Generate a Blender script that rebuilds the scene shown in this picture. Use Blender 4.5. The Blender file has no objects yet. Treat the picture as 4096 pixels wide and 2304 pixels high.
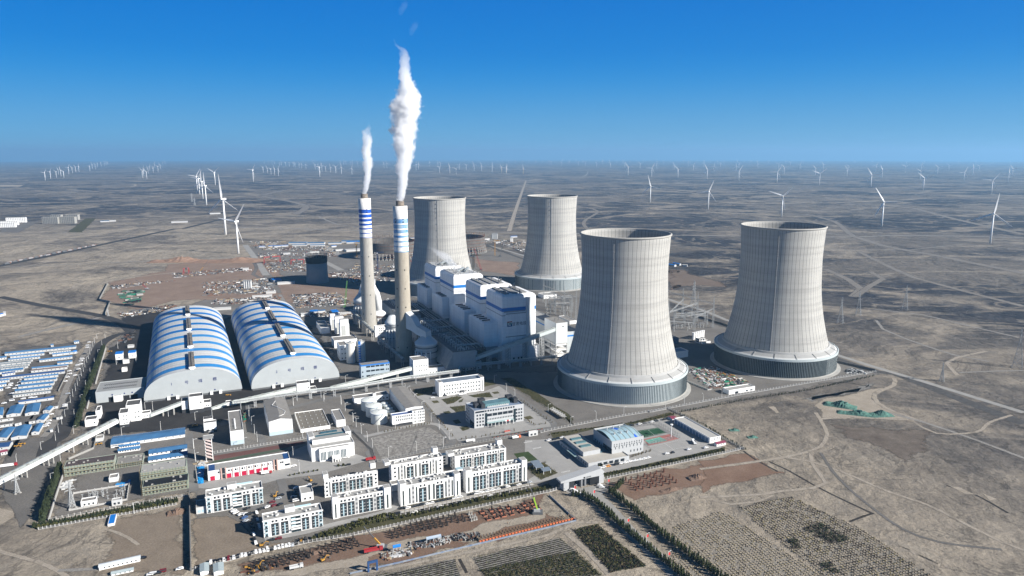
import bpy, math, random
from math import radians as R, sin, cos, pi
from mathutils import Vector, Matrix
S = bpy.context.scene
rng = random.Random(7)
# ------------------------------------------------------------------ camera, sky, sun, exposure
F, YH, H, CX, CY = 2843., 616., 275., 2048., 1152.          # focal length and horizon row of the 4096 px photograph; drone height in m
PIT = math.atan((CY - YH) / F); CP, SP = cos(PIT), sin(PIT)
cam = bpy.data.objects.new("camera", bpy.data.cameras.new("camera")); S.collection.objects.link(cam)
cam.location = (0, 0, H); cam.rotation_euler = (pi/2 - PIT, 0, 0)
cam.data.sensor_width = 36; cam.data.lens = 36 * F / 4096
cam.data.clip_start = 1; cam.data.clip_end = 200000
S.camera = cam
SUN_AZ, SUN_EL = R(-21.5), R(27.5)                               # direction towards the sun, measured from +X
W = bpy.data.worlds.new("World"); S.world = W; W.use_nodes = True
wt = W.node_tree; wt.nodes.clear()
wo = wt.nodes.new("ShaderNodeOutputWorld"); bg = wt.nodes.new("ShaderNodeBackground")
sky = wt.nodes.new("ShaderNodeTexSky"); sky.sky_type = 'NISHITA'; sky.sun_disc = False
sky.sun_elevation = SUN_EL; sky.sun_rotation = pi/2 - SUN_AZ
sky.altitude = 6000; sky.air_density = 1.0; sky.dust_density = 0.0; sky.ozone_density = 3.5
hs = wt.nodes.new("ShaderNodeHueSaturation"); hs.inputs['Saturation'].default_value = 1.6; hs.inputs['Hue'].default_value = 0.487
gm = wt.nodes.new('ShaderNodeGamma'); gm.inputs[1].default_value = 1.5
wt.links.new(sky.outputs[0], gm.inputs[0]); wt.links.new(gm.outputs[0], hs.inputs['Color']); 
tw = wt.nodes.new('ShaderNodeTexCoord'); sx = wt.nodes.new('ShaderNodeSeparateXYZ'); wt.links.new(tw.outputs['Generated'], sx.inputs[0])
mr = wt.nodes.new('ShaderNodeMapRange'); mr.inputs[1].default_value = .2; mr.inputs[2].default_value = .5; mr.inputs[3].default_value = .93; mr.inputs[4].default_value = 0
rp = wt.nodes.new('ShaderNodeValToRGB'); rp.color_ramp.interpolation = 'B_SPLINE'            # clear desert air: deep azure paling to light blue at the horizon
for k, (p_, c_) in enumerate(((0, (.233, .572, .93)), (.035, (.19, .55, .95)), (.085, (.04, .42, 1.)), (.13, (0, .32, .98)), (.22, (0, .235, .9)))):
    e_ = rp.color_ramp.elements[k] if k < 2 else rp.color_ramp.elements.new(p_)
    e_.position = p_; e_.color = (*c_, 1)
sc_ = wt.nodes.new('ShaderNodeVectorMath'); sc_.operation = 'SCALE'; sc_.inputs['Scale'].default_value = 14.
wt.links.new(sx.outputs[2], rp.inputs[0]); wt.links.new(rp.outputs[0], sc_.inputs[0]); wt.links.new(sx.outputs[2], mr.inputs[0])
mxs = wt.nodes.new('ShaderNodeMix'); mxs.data_type = 'RGBA'
wt.links.new(mr.outputs[0], mxs.inputs[0]); wt.links.new(hs.outputs[0], mxs.inputs[6]); wt.links.new(sc_.outputs[0], mxs.inputs[7]); wt.links.new(mxs.outputs[2], bg.inputs[0])
bg.inputs[1].default_value = 0.0245
wt.links.new(bg.outputs[0], wo.inputs[0])
sl = bpy.data.lights.new("sun", 'SUN'); sl.energy = 5.0; sl.angle = R(0.5); sl.color = (1, .955, .89)
so = bpy.data.objects.new("sun", sl); S.collection.objects.link(so)
so.rotation_euler = Vector((cos(SUN_EL)*cos(SUN_AZ), cos(SUN_EL)*sin(SUN_AZ), sin(SUN_EL))).to_track_quat('Z', 'Y').to_euler()
so.location = (800, -400, 700)
vs = S.view_settings; vs.view_transform = 'Standard'; vs.look = 'None'; vs.exposure = 1.05; vs.gamma = 1
S.cycles.use_denoising = True
S.cycles.volume_bounces = 8; S.cycles.max_bounces = 12; S.cycles.diffuse_bounces = 3; S.cycles.glossy_bounces = 2
S.cycles.transparent_max_bounces = 12; S.cycles.volume_max_steps = 256
HAZE = 5.0e-5; HCOL = (.27, .55, .84); HANI = 0.2

# ------------------------------------------------------------------ pixel of the photograph -> point of the ground
RE = 7.4e6
def gz(x, y):
    d = max(0, math.hypot(x, y) - 1600); return -d*d/(2*RE)
def P(p, z=0):
    u = (p[0]-CX)/F; v = (CY-p[1])/F
    r = (u, CP + v*SP, -SP + v*CP); zz = z
    for i in range(6):
        t = (zz - H)/r[2]; zz = z + gz(r[0]*t, r[1]*t)
    return Vector((r[0]*t, r[1]*t, zz))
def PJ(q):
    dz = q[2]-H; zc = q[1]*CP - dz*SP; yc = q[1]*SP + dz*CP
    return (CX + F*q[0]/zc, CY - F*yc/zc)
def hz(p, top):
    """height above ground point seen at p of the point straight above it seen in row top"""
    q = P(p); lo, hi = 0., 400.
    for i in range(40):
        m = (lo+hi)/2
        if PJ((q.x, q.y, q.z+m))[1] > top: lo = m
        else: hi = m
    return lo
def fr(ox, oy, s): return lambda x, y: (ox + x/s, oy + y/s)   # enlargements of the photograph the measurements were read from
A1=fr(0,1300,3.22);A2=fr(0,1700,2.399);A3=fr(700,1700,2.399);A4=fr(1400,1700,2.399);A5=fr(2100,1600,2.0588);A6=fr(500,1150,2.634);A7=fr(1300,1150,2.634);A8=fr(1600,1000,2.8975)
B1=fr(0,580,2.4533);B2=fr(0,900,3.22);B3=fr(650,900,3.0306);B4=fr(2000,580,2.4533);B5=fr(3050,580,2.4627);B6=fr(2600,900,2.07);B7=fr(3300,900,1.8116);B8=fr(2800,1600,1.9877)
C2=fr(1400,750,2.862);C3=fr(2200,850,1.8117);C4=fr(1050,580,2.576);C5=fr(700,1600,3.22);C6=fr(2600,1350,2.862);C7=fr(1400,1450,2.862)
D1=fr(780,2040,4.77);D2=fr(1550,1950,3.68);D3=fr(0,1330,5.367);D4=fr(0,1580,5.367);D5=fr(1950,1100,3.622);D6=fr(2500,1050,3.622)
E1=fr(1400,1150,4.14);E2=fr(1280,1850,3.64);E3=fr(1680,1750,3.275);DS=fr(0,0,.62891)
AX = R(23.2)                                                  # the plant's own grid
UX, VX = Vector((cos(AX), sin(AX), 0)), Vector((-sin(AX), cos(AX), 0))
def UV(u, v, z=0): return UX*u + VX*v + Vector((0, 0, z))

# ------------------------------------------------------------------ materials
MT = {}
def mat(name, col, rough=.8, var=.12, scale=.25, bump=0, bscale=2., spec=.3, metal=0, col2=None, alpha=None, emit=0):
    """plain surface with two scales of noise in its colour"""
    if name in MT: return MT[name]
    m = bpy.data.materials.new(name); m.use_nodes = True; t = m.node_tree; b = t.nodes['Principled BSDF']
    b.inputs['Roughness'].default_value = rough; b.inputs['Specular IOR Level'].default_value = spec; b.inputs['Metallic'].default_value = metal
    tc = t.nodes.new('ShaderNodeTexCoord')
    n = t.nodes.new('ShaderNodeTexNoise'); n.inputs['Scale'].default_value = scale; n.inputs['Detail'].default_value = 5; n.inputs['Roughness'].default_value = .65
    t.links.new(tc.outputs['Object'], n.inputs['Vector'])
    r = t.nodes.new('ShaderNodeValToRGB'); r.color_ramp.elements[0].position = .3; r.color_ramp.elements[1].position = .7
    c = col; d = col2 or tuple(max(0, x*(1-2*var)) for x in c)
    r.color_ramp.elements[0].color = (*d, 1); r.color_ramp.elements[1].color = (*c, 1)
    t.links.new(n.outputs['Fac'], r.inputs['Fac']); t.links.new(r.outputs[0], b.inputs['Base Color'])
    if bump:
        n2 = t.nodes.new('ShaderNodeTexNoise'); n2.inputs['Scale'].default_value = bscale; n2.inputs['Detail'].default_value = 4
        t.links.new(tc.outputs['Object'], n2.inputs['Vector'])
        bp = t.nodes.new('ShaderNodeBump'); bp.inputs['Strength'].default_value = bump; bp.inputs['Distance'].default_value = .5
        t.links.new(n2.outputs['Fac'], bp.inputs['Height']); t.links.new(bp.outputs[0], b.inputs['Normal'])
    MT[name] = m
    return m
class G:
    """tiny node-graph writer for one material"""
    def __init__(s, name, rough=.9, spec=.2):
        s.m = bpy.data.materials.new(name); s.m.use_nodes = True; s.t = s.m.node_tree; s.b = s.t.nodes['Principled BSDF']
        s.b.inputs['Roughness'].default_value = rough; s.b.inputs['Specular IOR Level'].default_value = spec
        s.tc = s.t.nodes.new('ShaderNodeTexCoord'); s.o = s.tc.outputs['Object']; MT[name] = s.m
    def put(s, i, v):
        if hasattr(v, 'is_linked') or isinstance(v, bpy.types.NodeSocket): s.t.links.new(v, i)
        else: i.default_value = v
    def math(s, op, a, b=0., c=0., clamp=False):
        n = s.t.nodes.new('ShaderNodeMath'); n.operation = op; n.use_clamp = clamp
        s.put(n.inputs[0], a); s.put(n.inputs[1], b); s.put(n.inputs[2], c); return n.outputs[0]
    def noise(s, scale, detail=5., rough=.6, dist=0., vec=None):
        n = s.t.nodes.new('ShaderNodeTexNoise'); n.inputs['Scale'].default_value = scale; n.inputs['Detail'].default_value = detail
        n.inputs['Roughness'].default_value = rough; n.inputs['Distortion'].default_value = dist
        s.t.links.new(vec or s.o, n.inputs['Vector']); return n.outputs['Fac']
    def ramp(s, f, *st, interp='LINEAR'):
        n = s.t.nodes.new('ShaderNodeValToRGB'); e = n.color_ramp; e.interpolation = interp
        while len(e.elements) < len(st): e.elements.new(.5)
        for q, (p, c) in zip(e.elements, st):
            q.position = p; q.color = (*c, 1) if isinstance(c, tuple) else (c, c, c, 1)
        s.put(n.inputs[0], f); return n.outputs[0]
    def mix(s, f, a, b, blend='MIX'):
        n = s.t.nodes.new('ShaderNodeMix'); n.data_type = 'RGBA'; n.blend_type = blend; s.put(n.inputs[0], f)
        for i, v in ((6, a), (7, b)):
            if isinstance(v, tuple): n.inputs[i].default_value = (*v, 1)
            else: s.put(n.inputs[i], v)
        return n.outputs[2]
    def xyz(s, vec=None):
        n = s.t.nodes.new('ShaderNodeSeparateXYZ'); s.t.links.new(vec or s.o, n.inputs[0]); return n.outputs
    def mapping(s, scale=(1,1,1), rot=(0,0,0), loc=(0,0,0)):
        n = s.t.nodes.new('ShaderNodeMapping'); s.t.links.new(s.o, n.inputs[0]); n.inputs[3].default_value = scale; n.inputs[2].default_value = rot; n.inputs[1].default_value = loc
        return n.outputs[0]
    def rng(s, v, a, b, c=0., d=1.):
        n = s.t.nodes.new('ShaderNodeMapRange'); n.interpolation_type = 'SMOOTHSTEP'; s.put(n.inputs[0], v)
        for i, q in enumerate((a, b, c, d)): n.inputs[1+i].default_value = q
        return n.outputs[0]
    def dist(s, x, y):
        n = s.t.nodes.new('ShaderNodeVectorMath'); n.operation = 'DISTANCE'; s.t.links.new(s.o, n.inputs[0]); n.inputs[1].default_value = (x, y, 0); return n.outputs['Value']
    def col(s, c): s.put(s.b.inputs['Base Color'], c)
    def bump(s, h, strength=.5, d=1.):
        n = s.t.nodes.new('ShaderNodeBump'); n.inputs['Strength'].default_value = strength; n.inputs['Distance'].default_value = d
        s.put(n.inputs['Height'], h); s.t.links.new(n.outputs[0], s.b.inputs['Normal'])
    def fade(s, noise_scale=.2, amount=.85):
        """ragged edge: attribute e is 0 on the outline and 1 inside"""
        a = s.t.nodes.new('ShaderNodeAttribute'); a.attribute_name = 'e'
        f = s.math('ADD', a.outputs['Fac'], s.math('MULTIPLY', s.math('SUBTRACT', s.noise(noise_scale, 6, .7), .5), amount*2))
        s.put(s.b.inputs['Alpha'], s.rng(f, .25, .75))

# ------------------------------------------------------------------ mesh writing
class MB:
    def __init__(s): s.v = []; s.f = []; s.mi = []; s.e = None; s.M = None
    def add(s, vs, fs, mi=0):
        o = len(s.v)
        s.v += [tuple(s.M @ Vector(q)) for q in vs] if s.M else [tuple(q) for q in vs]
        s.f += [tuple(i+o for i in f) for f in fs]; s.mi += [mi]*len(fs); return s
    def box(s, x0, x1, y0, y1, z0, z1, mi=0, top=None):
        v = [(x0,y0,z0),(x1,y0,z0),(x1,y1,z0),(x0,y1,z0),(x0,y0,z1),(x1,y0,z1),(x1,y1,z1),(x0,y1,z1)]
        s.add(v, [(0,3,2,1),(0,1,5,4),(1,2,6,5),(2,3,7,6),(3,0,4,7)], mi)
        s.add(v[4:], [(0,1,2,3)], mi if top is None else top); return s
    def prism(s, pts, z0, z1, mi=0, top=None):
        n = len(pts); v = [(x,y,z0) for x,y in pts] + [(x,y,z1) for x,y in pts]
        s.add(v, [(i,(i+1)%n,n+(i+1)%n,n+i) for i in range(n)] + [tuple(range(n))[::-1]], mi); s.add(v[n:], [tuple(range(n))], mi if top is None else top); return s
    def beam(s, a, b, w, h=None, mi=0):
        a, b = Vector(a), Vector(b); h = h or w; d = b-a
        if d.length < 1e-6: return s
        z = d.normalized(); x = z.cross(Vector((0,0,1)) if abs(z.z) < .95 else Vector((1,0,0))).normalized(); y = x.cross(z)
        v = [p + x*(sx*w/2) + y*(sy*h/2) for p in (a, b) for sx, sy in ((-1,-1),(1,-1),(1,1),(-1,1))]
        s.add(v, [(0,1,5,4),(1,2,6,5),(2,3,7,6),(3,0,4,7),(3,2,1,0),(4,5,6,7)], mi); return s
    def tube(s, pts, r, n=10, mi=0, cap=True):
        pts = [Vector(p) for p in pts]; rs = r if isinstance(r, (list, tuple)) else [r]*len(pts); o = []; prev = None
        for i, p in enumerate(pts):
            d = (pts[min(i+1,len(pts)-1)] - pts[max(i-1,0)]).normalized()
            if prev is None:
                x = d.cross(Vector((0,0,1)) if abs(d.z) < .95 else Vector((1,0,0))).normalized()
            else: x = (prev - d*prev.dot(d)).normalized()
            prev = x; y = d.cross(x)
            o += [p + x*rs[i]*cos(2*pi*k/n) + y*rs[i]*sin(2*pi*k/n) for k in range(n)]
        f = [(i*n+k, i*n+(k+1)%n, (i+1)*n+(k+1)%n, (i+1)*n+k) for i in range(len(pts)-1) for k in range(n)]
        if cap: f += [tuple(range(n))[::-1], tuple(range(len(o)-n, len(o)))]
        s.add(o, f, mi); return s
    def lathe(s, prof, n=48, mi=None, c=(0,0), closed=False, cap=False):
        o = [(c[0]+r*cos(2*pi*k/n), c[1]+r*sin(2*pi*k/n), z) for r, z in prof for k in range(n)]
        L = len(prof); rows = L if closed else L-1
        for i in range(rows):
            j = (i+1) % L
            s.add([], [], 0)
        base = len(s.v); s.v += [tuple(s.M @ Vector(q)) for q in o] if s.M else o
        for i in range(rows):
            j = (i+1) % L; m = mi[i] if isinstance(mi, (list, tuple)) else (mi or 0)
            for k in range(n):
                s.f.append((base+i*n+k, base+i*n+(k+1)%n, base+j*n+(k+1)%n, base+j*n+k)); s.mi.append(m)
        if cap: s.f.append(tuple(base+(L-1)*n+k for k in range(n))); s.mi.append(mi[-1] if isinstance(mi, (list, tuple)) else (mi or 0))
        return s
    def mesh(s, name, mats, smooth=False):
        me = bpy.data.meshes.new(name); me.from_pydata(s.v, [], s.f)
        for m in (mats if isinstance(mats, (list, tuple)) else [mats]): me.materials.append(m)
        me.polygons.foreach_set('material_index', s.mi)
        if smooth: me.polygons.foreach_set('use_smooth', [True]*len(s.f))
        if s.e is not None:
            at = me.attributes.new('e', 'FLOAT', 'POINT'); at.data.foreach_set('value', s.e)
        me.update(); return me
    def build(s, name, mats, parent=None, smooth=False, loc=None, rz=0):
        return link(name, s.mesh(name, mats, smooth), parent, loc, rz)
def link(name, me, parent=None, loc=None, rz=0, sc=None):
    o = bpy.data.objects.new(name, me); S.collection.objects.link(o); o.parent = parent
    if loc is not None: o.location = loc
    if rz: o.rotation_euler = (0, 0, rz)
    if sc: o.scale = (sc,)*3 if not isinstance(sc, tuple) else sc
    return o
def tag(o, label, cat, group=None):
    o['label'] = label; o['category'] = cat
    if group: o['group'] = group
    return o
def struct(o, kind='structure'): o['kind'] = kind; return o
def thing(name, label, cat, loc=(0,0,0), rz=0, group=None, sc=None):
    return tag(link(name, None, None, loc, rz, sc), label, cat, group)
def dup(root, loc, rz=0, label=None, group=None, sc=None, swap=None):
    """a thing once more: the object, its parts and their sub-parts; meshes are shared"""
    def cp(o, parent):
        c = o.copy(); S.collection.objects.link(c); c.parent = parent
        for k in [k for k in kids.get(o.name, ())]: cp(k, c)
        return c
    if root.name not in kidcache:
        kids = {}
        def walk(o):
            kids[o.name] = list(o.children)
            for k in o.children: walk(k)
        walk(root); kidcache[root.name] = kids
    kids = kidcache[root.name]
    r = cp(root, None); r.location = loc; r.rotation_euler = (0, 0, rz)
    if sc: r.scale = sc if isinstance(sc, tuple) else (sc,)*3
    if label: r['label'] = label
    if group: r['group'] = group
    return r
kidcache = {}
ORD = "first second third fourth fifth sixth seventh eighth ninth tenth eleventh twelfth thirteenth fourteenth fifteenth sixteenth seventeenth eighteenth nineteenth".split()
def nth(i):
    """0 -> first"""
    if i < 19: return ORD[i]
    if i > 99: return str(i+1) + {1: 'st', 2: 'nd', 3: 'rd'}.get((i+1) % 10 if not 10 < (i+1) % 100 < 14 else 0, 'th')
    t = ["twentieth","thirtieth","fortieth","fiftieth","sixtieth","seventieth","eightieth","ninetieth","hundredth"][(i+1)//10-2]
    b = ["twenty","thirty","forty","fifty","sixty","seventy","eighty","ninety","hundred"][(i+1)//10-2]
    return t if (i+1) % 10 == 0 else b + "-" + ORD[(i+1) % 10 - 1]
# ------------------------------------------------------------------ ground, roads, yards
def jag(pts, step, amp, seed=0, closed=True):
    r = random.Random(seed); o = []; n = len(pts)
    for i in range(n if closed else n-1):
        a, b = Vector(pts[i][:2]), Vector(pts[(i+1)%n][:2]); d = b-a; L = d.length; k = max(1, int(L/step)); nn = Vector((-d.y, d.x))/max(L, 1e-6)
        for j in range(k):
            q = a + d*(j/k)
            o.append(q + nn*r.uniform(-amp, amp) if amp else q)
    if not closed: o.append(Vector(pts[-1][:2]))
    return o
LAYER = [0.02]
def sheet(name, px, m, soft=0, amp=0, step=15, seed=1, kind='structure', zz=None):
    """flat area of ground inside the outline px; soft>0 gives it a ragged faded rim that wide"""
    LAYER[0] += .0012
    z = zz if zz is not None else LAYER[0]
    pts = [P(p) for p in px]
    area = sum(pts[i].x*pts[(i+1)%len(pts)].y - pts[(i+1)%len(pts)].x*pts[i].y for i in range(len(pts)))
    if area < 0: pts = pts[::-1]
    q = jag(pts, step, amp, seed)
    mb = MB(); n = len(q)
    if soft:
        inn = []
        for i in range(n):
            d = (q[(i+1)%n]-q[i-1]).normalized(); inn.append(q[i] + Vector((-d.y, d.x))*soft)
        v = [(p.x, p.y, z+gz(p.x, p.y)) for p in q] + [(p.x, p.y, z+gz(p.x, p.y)) for p in inn]
        mb.add(v, [(i,(i+1)%n,n+(i+1)%n,n+i) for i in range(n)]); mb.e = [0.]*n + [1.]*n
        mb.f.append(tuple(range(n, 2*n))); mb.mi.append(0)
    else: mb.add([(p.x, p.y, z+gz(p.x, p.y)) for p in q], [tuple(range(n))])
    return struct(mb.build(name, m), kind)
def smooth_line(pts, step):
    o = []; n = len(pts)
    for i in range(n-1):
        p0, p1, p2, p3 = pts[max(i-1,0)], pts[i], pts[i+1], pts[min(i+2,n-1)]
        k = max(1, int((p2-p1).length/step))
        for j in range(k):
            t = j/k
            o.append(.5*((2*p1) + (p2-p0)*t + (2*p0-5*p1+4*p2-p3)*t*t + (3*p1-p0-3*p2+p3)*t**3))
    o.append(pts[-1]); return o
def strip(name, px, w, m, soft=False, step=12, w2=None, curve=True, world=False, z=None):
    """road or track along the line px, w metres wide"""
    LAYER[0] += .0012
    zz = z if z is not None else LAYER[0]
    pts = [Vector((*p[:2], 0)) for p in px] if world else [Vector((*P(p)[:2], 0)) for p in px]
    if curve: pts = smooth_line(pts, step)
    else: pts = [Vector((*p, 0)) for p in jag(pts, step, 0, closed=False)]
    offs = (-.5, -.2, .2, .5) if soft else (-.5, .5); mb = MB(); e = []; n = len(pts)
    for i, p in enumerate(pts):
        d = (pts[min(i+1,n-1)] - pts[max(i-1,0)]).normalized(); s = Vector((-d.y, d.x, 0))
        ww = w + ((w2 or w) - w)*i/(n-1)
        for o in offs:
            q = p + s*o*ww; mb.v.append((q.x, q.y, zz + gz(q.x, q.y))); e.append(0. if abs(o) == .5 and soft else 1.)
    k = len(offs)
    for i in range(n-1):
        for j in range(k-1): mb.f.append((i*k+j+1, i*k+j, (i+1)*k+j, (i+1)*k+j+1)); mb.mi.append(0)
    if soft: mb.e = e
    return struct(mb.build(name, m))

# desert: dark gravel plains cut by pale dry washes, paler and browner to the left of the plant
g = G('desert', .95, .1)
w1 = g.noise(.0011, 4, .55)
warp = g.t.nodes.new('ShaderNodeVectorMath'); warp.operation = 'MULTIPLY_ADD'
nz = g.t.nodes.new('ShaderNodeTexNoise'); nz.inputs['Scale'].default_value = .0016; nz.inputs['Detail'].default_value = 4; g.t.links.new(g.o, nz.inputs['Vector'])
g.t.links.new(nz.outputs['Color'], warp.inputs[0]); warp.inputs[1].default_value = (520, 520, 0); g.t.links.new(g.o, warp.inputs[2])
wv = warp.outputs[0]
mp = g.t.nodes.new('ShaderNodeMapping'); mp.inputs[3].default_value = (.55, 1, 1); mp.inputs[2].default_value = (0, 0, .5); g.t.links.new(wv, mp.inputs[0])
ridge = g.math('ABSOLUTE', g.math('SUBTRACT', g.noise(.0021, 5, .5, .3, mp.outputs[0]), .5))
wash = g.math('MULTIPLY', g.rng(ridge, .0, .045, 1, 0), .75)
ridge2 = g.math('ABSOLUTE', g.math('SUBTRACT', g.noise(.0075, 5, .55, .5, mp.outputs[0]), .5))
wash2 = g.math('MULTIPLY', g.rng(ridge2, .0, .035, 1, 0), .55)
plain = g.rng(g.noise(.0013, 7, .62, .6), .46, .55)
left = g.math('MAXIMUM', g.math('MAXIMUM', g.rng(g.dist(-800, 1150), 400, 1100, 1, 0), g.math('MULTIPLY', g.rng(g.dist(-1100, 1900), 700, 1750, 1, 0), .9)))
near = g.rng(g.dist(10, 420), 280, 560, 1, 0)
left = g.math('MAXIMUM', left, g.math('MULTIPLY', g.rng(g.dist(150, 850), 450, 850, 1, 0), .4))
patchy = g.rng(g.noise(.0045, 7, .68, .8, mp.outputs[0]), .4, .53)
tan = g.math('MAXIMUM', g.math('MAXIMUM', wash, wash2), g.math('MULTIPLY', plain, .38))
tan = g.math('MAXIMUM', tan, g.math('MULTIPLY', left, g.math('ADD', .36, g.math('MULTIPLY', patchy, .64))), clamp=True)
fine = g.noise(.05, 9, .78); grit = g.noise(.42, 8, .8)
dark = g.ramp(g.noise(.012, 6, .7), (.3, (.026, .027, .035)), (.7, (.052, .052, .06)))
pale = g.ramp(g.noise(.02, 8, .72), (.3, (.262, .225, .178)), (.7, (.385, .336, .268)))
tan = g.math('MAXIMUM', tan, g.math('MULTIPLY', near, g.math('ADD', .84, g.math('MULTIPLY', patchy, .16))))
tan = g.math('ADD', tan, g.math('MULTIPLY', g.math('SUBTRACT', fine, .5), .9), clamp=True)
c = g.mix(tan, dark, pale)
gul = g.math('ABSOLUTE', g.math('SUBTRACT', g.noise(.016, 6, .6, 1.2, wv), .5))
c = g.mix(g.rng(gul, 0, .02, .4, 0), c, (.03, .028, .027))
rut = g.math('ABSOLUTE', g.math('SUBTRACT', g.noise(.011, 2, .4, 2.5, mp.outputs[0]), .5))
c = g.mix(g.rng(rut, 0, .01, .45, 0), c, (.26, .235, .2))
c = g.mix(g.rng(grit, .34, .58, .42, 0), c, g.mix(.72, c, (.0, .0, .0)))
g.col(c)
hh = g.math('ADD', g.math('MULTIPLY', g.noise(.004, 5, .55, .3), 60.), g.math('MULTIPLY', g.noise(.07, 9, .74), 5.5))
g.bump(hh, .7, 1.)
mb = MB(); rad = [60*1.16**i for i in range(47)]; NA = 120
rad = [r for r in rad if r < 63000] + [63500]
for r in rad:
    for k in range(NA):
        a = 2*pi*k/NA; mb.v.append((r*cos(a), r*sin(a), gz(r*cos(a), r*sin(a))))
for i in range(len(rad)-1):
    for k in range(NA): mb.f.append((i*NA+k, (i+1)*NA+k, (i+1)*NA+(k+1)%NA, i*NA+(k+1)%NA)); mb.mi.append(0)
mb.f.append(tuple(range(NA))); mb.mi.append(0)
struct(mb.build('ground', MT['desert'], smooth=True))

def soil(name, a, b, scale=.05, soft=True, bumpy=.4, streak=None, spots=None):
    g = G(name, .95, .1)
    f = g.noise(scale, 7, .68, .3); c = g.ramp(f, (.32, a), (.68, b))
    if streak: c = g.mix(g.rng(g.noise(.2, 5, .6, 0, g.mapping((1, .08, 1), (0, 0, streak))), .5, .68, 0, .6), c, tuple(x*.45 for x in a))
    if spots: c = g.mix(g.rng(g.noise(spots[0], 4, .6), .56, .64), c, spots[1])
    c = g.mix(g.rng(g.noise(.7, 8, .8), .36, .64, .5 if soft else .12, 0), c, tuple(x*.4 for x in a))
    g.col(c); g.bump(g.noise(.5, 6, .7), bumpy, .6)
    if soft: g.fade(.12)
    return g.m
COAL = soil('coal_dust', (.028, .027, .028), (.058, .055, .053), .03)
YARD = soil('yard_gravel', (.15, .14, .128), (.22, .207, .19), .03)
DARKYARD = soil('dark_yard', (.125, .118, .11), (.185, .175, .163), .025)  # darker yard soil, the ground's own tone
SAND = soil('sandy_lot', (.19, .155, .12), (.265, .22, .172), .06)
RED = soil('red_earth', (.21, .15, .115), (.29, .22, .175), .03)
PIT = soil('pit_earth', (.155, .1, .072), (.225, .152, .112), .05)
PALE = soil('pale_dust', (.29, .25, .2), (.39, .345, .285), .08)
TRACK = soil('track_dust', (.3, .262, .215), (.4, .355, .295), .1, streak=.3)
GREYT = soil('grey_track', (.22, .208, .19), (.31, .293, .27), .1)
WASH = soil('dry_wash', (.17, .155, .138), (.25, .23, .205), .03)
PAVE = soil('pale_paving', (.26, .255, .245), (.33, .323, .31), .05, soft=False, bumpy=.05)
ASPH = soil('plant_asphalt', (.13, .128, .124), (.19, .186, .18), .04, soft=False, bumpy=.05)
COALROAD = soil('coal_road', (.04, .04, .041), (.062, .06, .06), .04, soft=False, bumpy=.05)
CONC = soil('concrete_road', (.25, .243, .228), (.31, .302, .285), .06, soft=False, bumpy=.05)
GRASS = soil('dry_turf', (.045, .05, .026), (.115, .1, .05), .12, soft=True, bumpy=.6)
LAWN = soil('green_lawn', (.03, .05, .02), (.055, .075, .03), .15, soft=False, bumpy=.6)
PLOT = soil('bare_plot', (.1, .094, .086), (.36, .345, .32), .3, soft=False, bumpy=.5, streak=AX)
# broad yards first, finer areas on top of them
sheet('plant_yard', [A1(1560,60), B3(1200,640), B3(1000,260), C2(600,640), C2(2010,760), D6(1440,900), C6(2576,380), B7(455,1085), C6(320,880), A5(1100,150), A5(1640,430), A5(640,640), A4(1919,640), A4(1000,830), A3(1300,1130), A3(150,1380), A3(130,650), A2(1820,680), A2(480,900), A2(600,500), A1(1000,1330), A1(1340,290)], YARD, 14, 5, 25)
sheet('red_earth_works', [B2(1390,740), B3(0,560), B3(0,480), B3(1200,380), B3(1480,620), B3(2420,560), C2(300,1250), B3(2400,930), B3(1500,960), B3(900,900), B2(2254,980), B2(1800,1100), B2(1380,1010), B2(1290,960)], RED, 12, 8, 30)
sheet('red_earth_terrace', [C2(1360,780), C2(1560,830), C2(1960,860), C2(1890,1010), C2(1500,960)], RED, 8, 5, 25)
sheet('red_earth_bank', [D6(590,80), D6(900,120), D6(1480,290), D6(1500,370), D6(1100,350), D6(600,400)], soil('brown_bank', (.15,.115,.09), (.2,.16,.13), .02), 25, 14, 40)
sheet('coal_yard', [A1(1330,300), A1(1700,120), B2(1500,1170), B2(2000,1060), A6(1000,330), A6(1700,200), A6(2100,500), A6(2300,950), A7(400,950), A7(900,960), A7(0,1110), A6(1400,1220), A6(1330,1330), A6(900,1449), A2(1800,60), A2(1040,110), A1(1060,1360), A1(1290,760)], COAL, 12, 4, 20)
sheet('power_block_yard', [A7(0,530), A7(280,220), A7(700,100), C2(900,1100), A8(1300,600), A8(1700,760), A8(1960,900), A8(1850,1420), A7(1844,900), A7(900,980), A7(120,960)], DARKYARD, 10, 3, 25)
sheet('left_lane_ground', [A1(520,1449), A1(900,820), A1(1120,260), A1(1230,200), A1(1290,300), A1(960,1300), A1(800,1449), A2(620,320), A2(200,1000), A2(0,700), A2(0,340), A1(300,1449)], DARKYARD, 4, 2, 25)
sheet('camp_ground', [A1(0,330), A1(1040,200), A1(1080,330), A1(860,620), A1(720,900), A1(560,1300), A2(180,280), A2(0,330)], soil('camp_soil', (.1,.095,.09), (.16,.15,.14), .05), 8, 4, 20)
sheet('sandy_lot', [A2(1110,880), A2(1700,770), A2(1790,790), A2(1830,1449), A2(900,1449), A2(1000,1030)], SAND, 10, 4, 16)
sheet('parking_lot', [A3(155,900), A3(530,850), A3(700,1000), A3(840,1110), A3(1240,1120), A3(760,1250), A3(330,1350), A3(155,1380)], SAND, 5, 2, 12)
sheet('construction_pit', [A3(620,1320), A3(1280,1190), A4(40,1060), A4(1919,670), A4(1880,820), A5(420,985), A5(100,1090), A4(1250,1140), A4(300,1380), A3(700,1449), A3(640,1449)], PIT, 7, 4, 14)
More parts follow.
